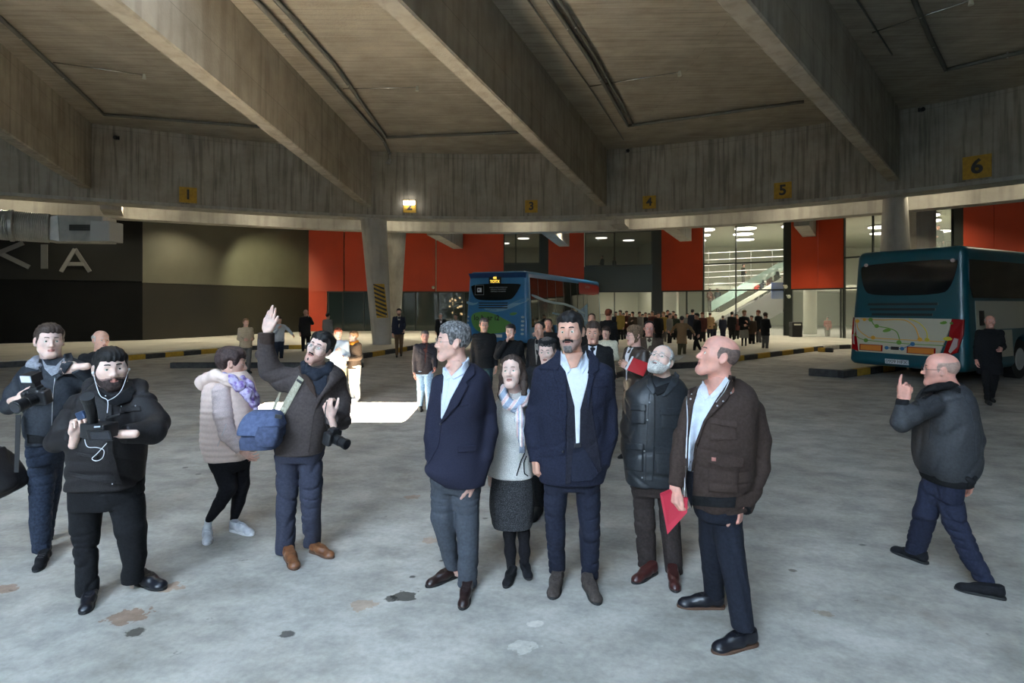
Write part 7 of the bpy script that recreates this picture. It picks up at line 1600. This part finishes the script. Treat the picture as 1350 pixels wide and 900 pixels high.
    figure('person with glasses in a brown jacket, right of the curly-haired person', 856, 424, Y=9.2, H=1.62, yaw=0, top_m=DKBR, leg_m=GTR, hair_m=HK, hair='receding', under=C('beige_shirt', (170,160,136)), glasses=True, q=1.7, sk=SK4)
    figure('bald person in a long black coat walking past the flank of the green bus', 1305, 416, 531, yaw=12, top_m=BLKC, leg_m=BLKC, hair_m=HW, hair='sides', leg='walk', arms=('down','bent'), coat=.33, q=1.7, sk=SK4)
    figure('person in a tan coat walking away toward the hall, seen from behind', 899, 417, 473, yaw=172, top_m=TAN, leg_m=OLIVE, hair_m=HDG, leg='walk', arms=('out','out'), q=2.2, coat=.36)
    figure('person in black striding left in front of the platform', 919, 413, 467, yaw=-60, top_m=BLKC, leg_m=BLKC, hair_m=HK, leg='stride', q=2.3, coat=.36)
def crowd():
    rows = [ # x, top, feet, yaw, top material, legs, hair, style, arms, description
     (818,409,452,-30,YELC,BLKC,HB,'bob','bent','in a yellow top with long hair at the hall doors, leftmost of the crowd'),(826,410,452,20,MAROON,BLKC,HB,'woman','bent','in maroon second from the left of the crowd'),
     (834,411,453,-10,DKBR,BLKC,HK,'bob','chest','in a dark brown coat near the crowd\'s left end'),(843,411,452,30,GREYC,GTR,HB,'woman','down','in a grey coat behind the curly-haired person'),
     (851,412,452,0,BLKC,BLKC,HK,'short','down','in black behind the person with the beige shirt'),(860,410,453,-20,MAROON,GTR,HB,'woman','bent','in a maroon coat under the hanging screen'),
     (868,412,458,15,BLKC,BLKC,HK,'short','down','in a black jacket with a fringe, in the thick of the crowd'),(875,411,455,-40,YELC,GTR,HBL,'bob','bent','in a yellow jacket in the thick of the crowd'),
     (883,413,457,60,GREYC,BLKC,HDG,'short','down','in a grey jacket left of the tan coat'),(891,414,452,-20,DGREEN,BLKC,HB,'woman','down','in dark green behind the tan coat'),
     (913,408,452,160,DKBL,BLKC,HK,'short','down','in a dark blue jacket, tallest head right of the tan coat'),(926,412,455,-20,MAROON,BLKC,cloth('auburn_hair', (92,48,34)),'woman','bent','in a brown top just right of the striding person'),
     (936,412,449,180,TAN,DKBL,HB,'short','bent','in a mustard jacket before the glazing'),(941,421,449,10,OLIVE,DKBL,HB,'short','down','small, beside the mustard jacket'),
     (953,416,449,190,DKBL,DKBL,HDG,'short','down','in navy with the back turned, standing alone'),(965,411,452,170,BLKC,BLKC,HK,'short','bent','in black with a red bag, left of the grey skirt'),
     (971,414,452,20,MAROON,BLKC,HB,'woman','down','in dark red between the black jacket and the grey skirt'),(991,416,458,-15,DKBR,BLKC,HB,'woman','bent','in dark clothes just left of the red-haired pair'),
     (1000,409,456,-50,BLKC,GTR,cloth('auburn_hair', (92,48,34)),'bob','bent','red-haired in a black jacket by the escalator'),(1009,412,464,140,BLKC,GTR,HB,'bob','chest','in a black jacket and grey trousers, rightmost of the group'),
     (822,413,449,0,GREYC,BLKC,HK,'short','down','in grey deep in the crowd below the left end of the screen'),(830,414,448,0,BLKC,BLKC,HB,'bob','down','in black deep in the crowd below the middle of the screen'),(847,414,448,20,DGREEN,BLKC,HK,'woman','down','in dark green deep in the crowd below the right end of the screen'),
     (856,413,450,-20,DKBR,BLKC,HB,'bob','bent','in dark brown between the maroon coat and the dark pier'),(864,414,449,0,BLKC,BLKC,HK,'short','down','in black at the foot of the dark pier'),(880,409,450,20,BLKC,BLKC,HK,'short','down','in black behind the yellow jacket'),
     (888,410,450,-30,DKBR,BLKC,HB,'woman','down','in dark brown behind the grey jacket'),(906,413,451,10,GREYC,BLKC,HDG,'short','down','in grey between the tan coat and the dark blue jacket'),(812,411,452,0,DKBL,BLKC,HK,'short','down','in dark blue at the very left end of the crowd'),
     (1091,418,447,0,REDC,MAROON,HK,'short','bent','in red standing inside the glass, right of the round pillar')]
    used = [((981-CX)/60*1.9, F*CH/60)]
    for x, t, f, yw, tm, lm, hm, st, ar, ds in rows:
        Y = F*CH/(f-HY)
        while any(math.hypot((x-CX)*Y/F-a, Y-b) < .62 for a, b in used): Y += .3
        used.append(((x-CX)*Y/F, Y))
        figure('person '+ds, x, t, Y=Y, H=CH-(t-HY)*Y/F, yaw=yw, top_m=tm, leg_m=lm, hair_m=hm, hair=st, arms=(ar,'down'), q=3.0, coat=.42, sk=SK2, group=None, z0=0)
    figure('curly-haired person in a grey skirt in front of the right group', 981, 409, 461, yaw=30, top_m=BLKC, leg_m=GSK, hair_m=HBL, hair='bob', arms=('bent','chest'), skirt=True, q=2.8, coat=.50)
    # people inside, upstairs and on the escalator
    for x, t, Y, H, yw, tm, ds in ((1237,297,30.5,1.7,10,BLKC,'in black sitting in the small upper window above the green bus'),(980,348,42.2,1.67,60,BLKC,'in black walking on the upper floor'),(997,366,35.2,1.5,120,REDC,'in red on the escalator, lowest of the riders'),(1004,362,35.1,1.6,120,DKBL,'in dark blue riding the escalator'),
                             (1014,358,35.0,1.6,120,MAROON,'in maroon on the middle of the escalator'),(1024,352,34.8,1.65,120,BLKC,'in black high on the escalator'),(936,380,38.5,1.6,30,MAROON,'on the lower landing, left of two'),(946,380,38.5,1.6,-30,DKBL,'on the lower landing, right of two'),(794,337,40.5,1.5,-60,BLKC,'seated in the upper window, left of two'),(810,339,40.5,1.5,60,BLKC,'seated in the upper window, right of two')):
        figure('person '+ds, x, t, Y=Y, H=H, yaw=yw, top_m=tm, leg_m=GTR, hair_m=HK, arms=('bent','down'), q=3.4, sk=SK2)
middle(); crowd()
man_navy_coat(); man_blazer(); woman_scarf(); man_white_beard(); man_brown_jacket(); man_walking(); man_waving(); woman_pink(); man_video(); man_photographer()
# ------------------------------------------------------------------ daylight and lamps
w = bpy.data.worlds.new('overcast_sky'); SC.world = w; w.use_nodes = True; bg = w.node_tree.nodes['Background']; bg.inputs[0].default_value = (.74,.86,1.0,1); bg.inputs[1].default_value = SKY
pt2 = lamp('AREA', ((SUNX0+SUNX1)/2,(SUNY0+SUNY1)/2,zceil(-3.5,7.8)+.45), 1, size=SUNX1-SUNX0, sy=SUNY1-SUNY0); pt2.data.cycles.is_portal = True
sun = lamp('SUN', (0,0,20), SUNP, (1,.90,.74)); sun.data.angle = .009
tgt = A3(-3.25, 10.1, 0); src = A3((SUNX0+SUNX1)/2, (SUNY0+SUNY1)/2, zceil(-3.5,7.8)+.2); dd = Vector(tgt-src); sun.rotation_euler = dd.to_track_quat('-Z', 'Y').to_euler()
# lamps of the glazed halls
lamp('AREA', (17,36.5,6.35), 800, (1,.95,.80), 8, sy=6); lamp('AREA', (25,33,6.35), 500, (1,.95,.80), 6, sy=6); lamp('AREA', (2,42.5,6.4), 60, (1,.92,.75), 10, sy=4); lamp('AREA', (6,42,3.4), 200, (1,.92,.74), 8, sy=4); lamp('AREA', (14,34.5,3.2) , 150, (1,.93,.76), 4, sy=2)
# downlights under the rear slab and lamps washing the walls and platforms
for x, y, e in ((-19,25.0,120),(-15.5,28.0,380),(-11,31,380),(-6.5,30,640),(-1.5,31,560),(3.5,31,440),(8.5,30,460),(13,27.5,460),(17,25,260)):
    q = empty('downlight', (x,y,6.8), 'small round downlight under the slab in front of the facade', 'light', 'downlights under the rear slab'); MB().disc((x,y,6.86), (0,0,1), .14, .08, 16).build('housing', M_STEEL, q); MB().disc((x,y,6.81), (0,0,1), .11, .03, 16).build('lamp_glass', LAMPW, q)
    lamp('SPOT', (x,y,6.78), e*3.2, WARM, .12, spot=125)
lamp('SPOT', (-12.6,30.0,5.4), 900, (1,.95,.6), .1, rot=(math.radians(62),0,math.radians(30)), spot=80)


for i in range(9, 70, 7):                           # added lamps hidden behind the ring wall's ledge to brighten the beam behind it
    p = RING[i]+rnorm(i)*1.25; q = empty('added_ledge_lamp', (p[0],p[1],5.72), 'added lamp hidden behind the ledge of the ring wall', 'light', 'added lamps behind the ring ledge'); MB().box((p[0]-.08,p[1]-.08,5.76),(p[0]+.08,p[1]+.08,5.90)).build('housing', M_STEEL, q)
    lamp('POINT', (p[0],p[1],5.66), 60, WARM, .08)
cam = bpy.data.objects.new('camera', bpy.data.cameras.new('camera')); COL.objects.link(cam)
cam.location = (0, 0, CH); cam.rotation_euler = (PI/2, 0, 0); cam.data.sensor_width = 36; cam.data.lens = 36*F/1350; cam.data.shift_y = -(450-HY)/1350; cam.data.clip_start = .05; cam.data.clip_end = 300; SC.camera = cam
SC.view_settings.view_transform = 'Standard'; SC.view_settings.look = 'None'; SC.view_settings.gamma = 1; SC.view_settings.use_curve_mapping = False
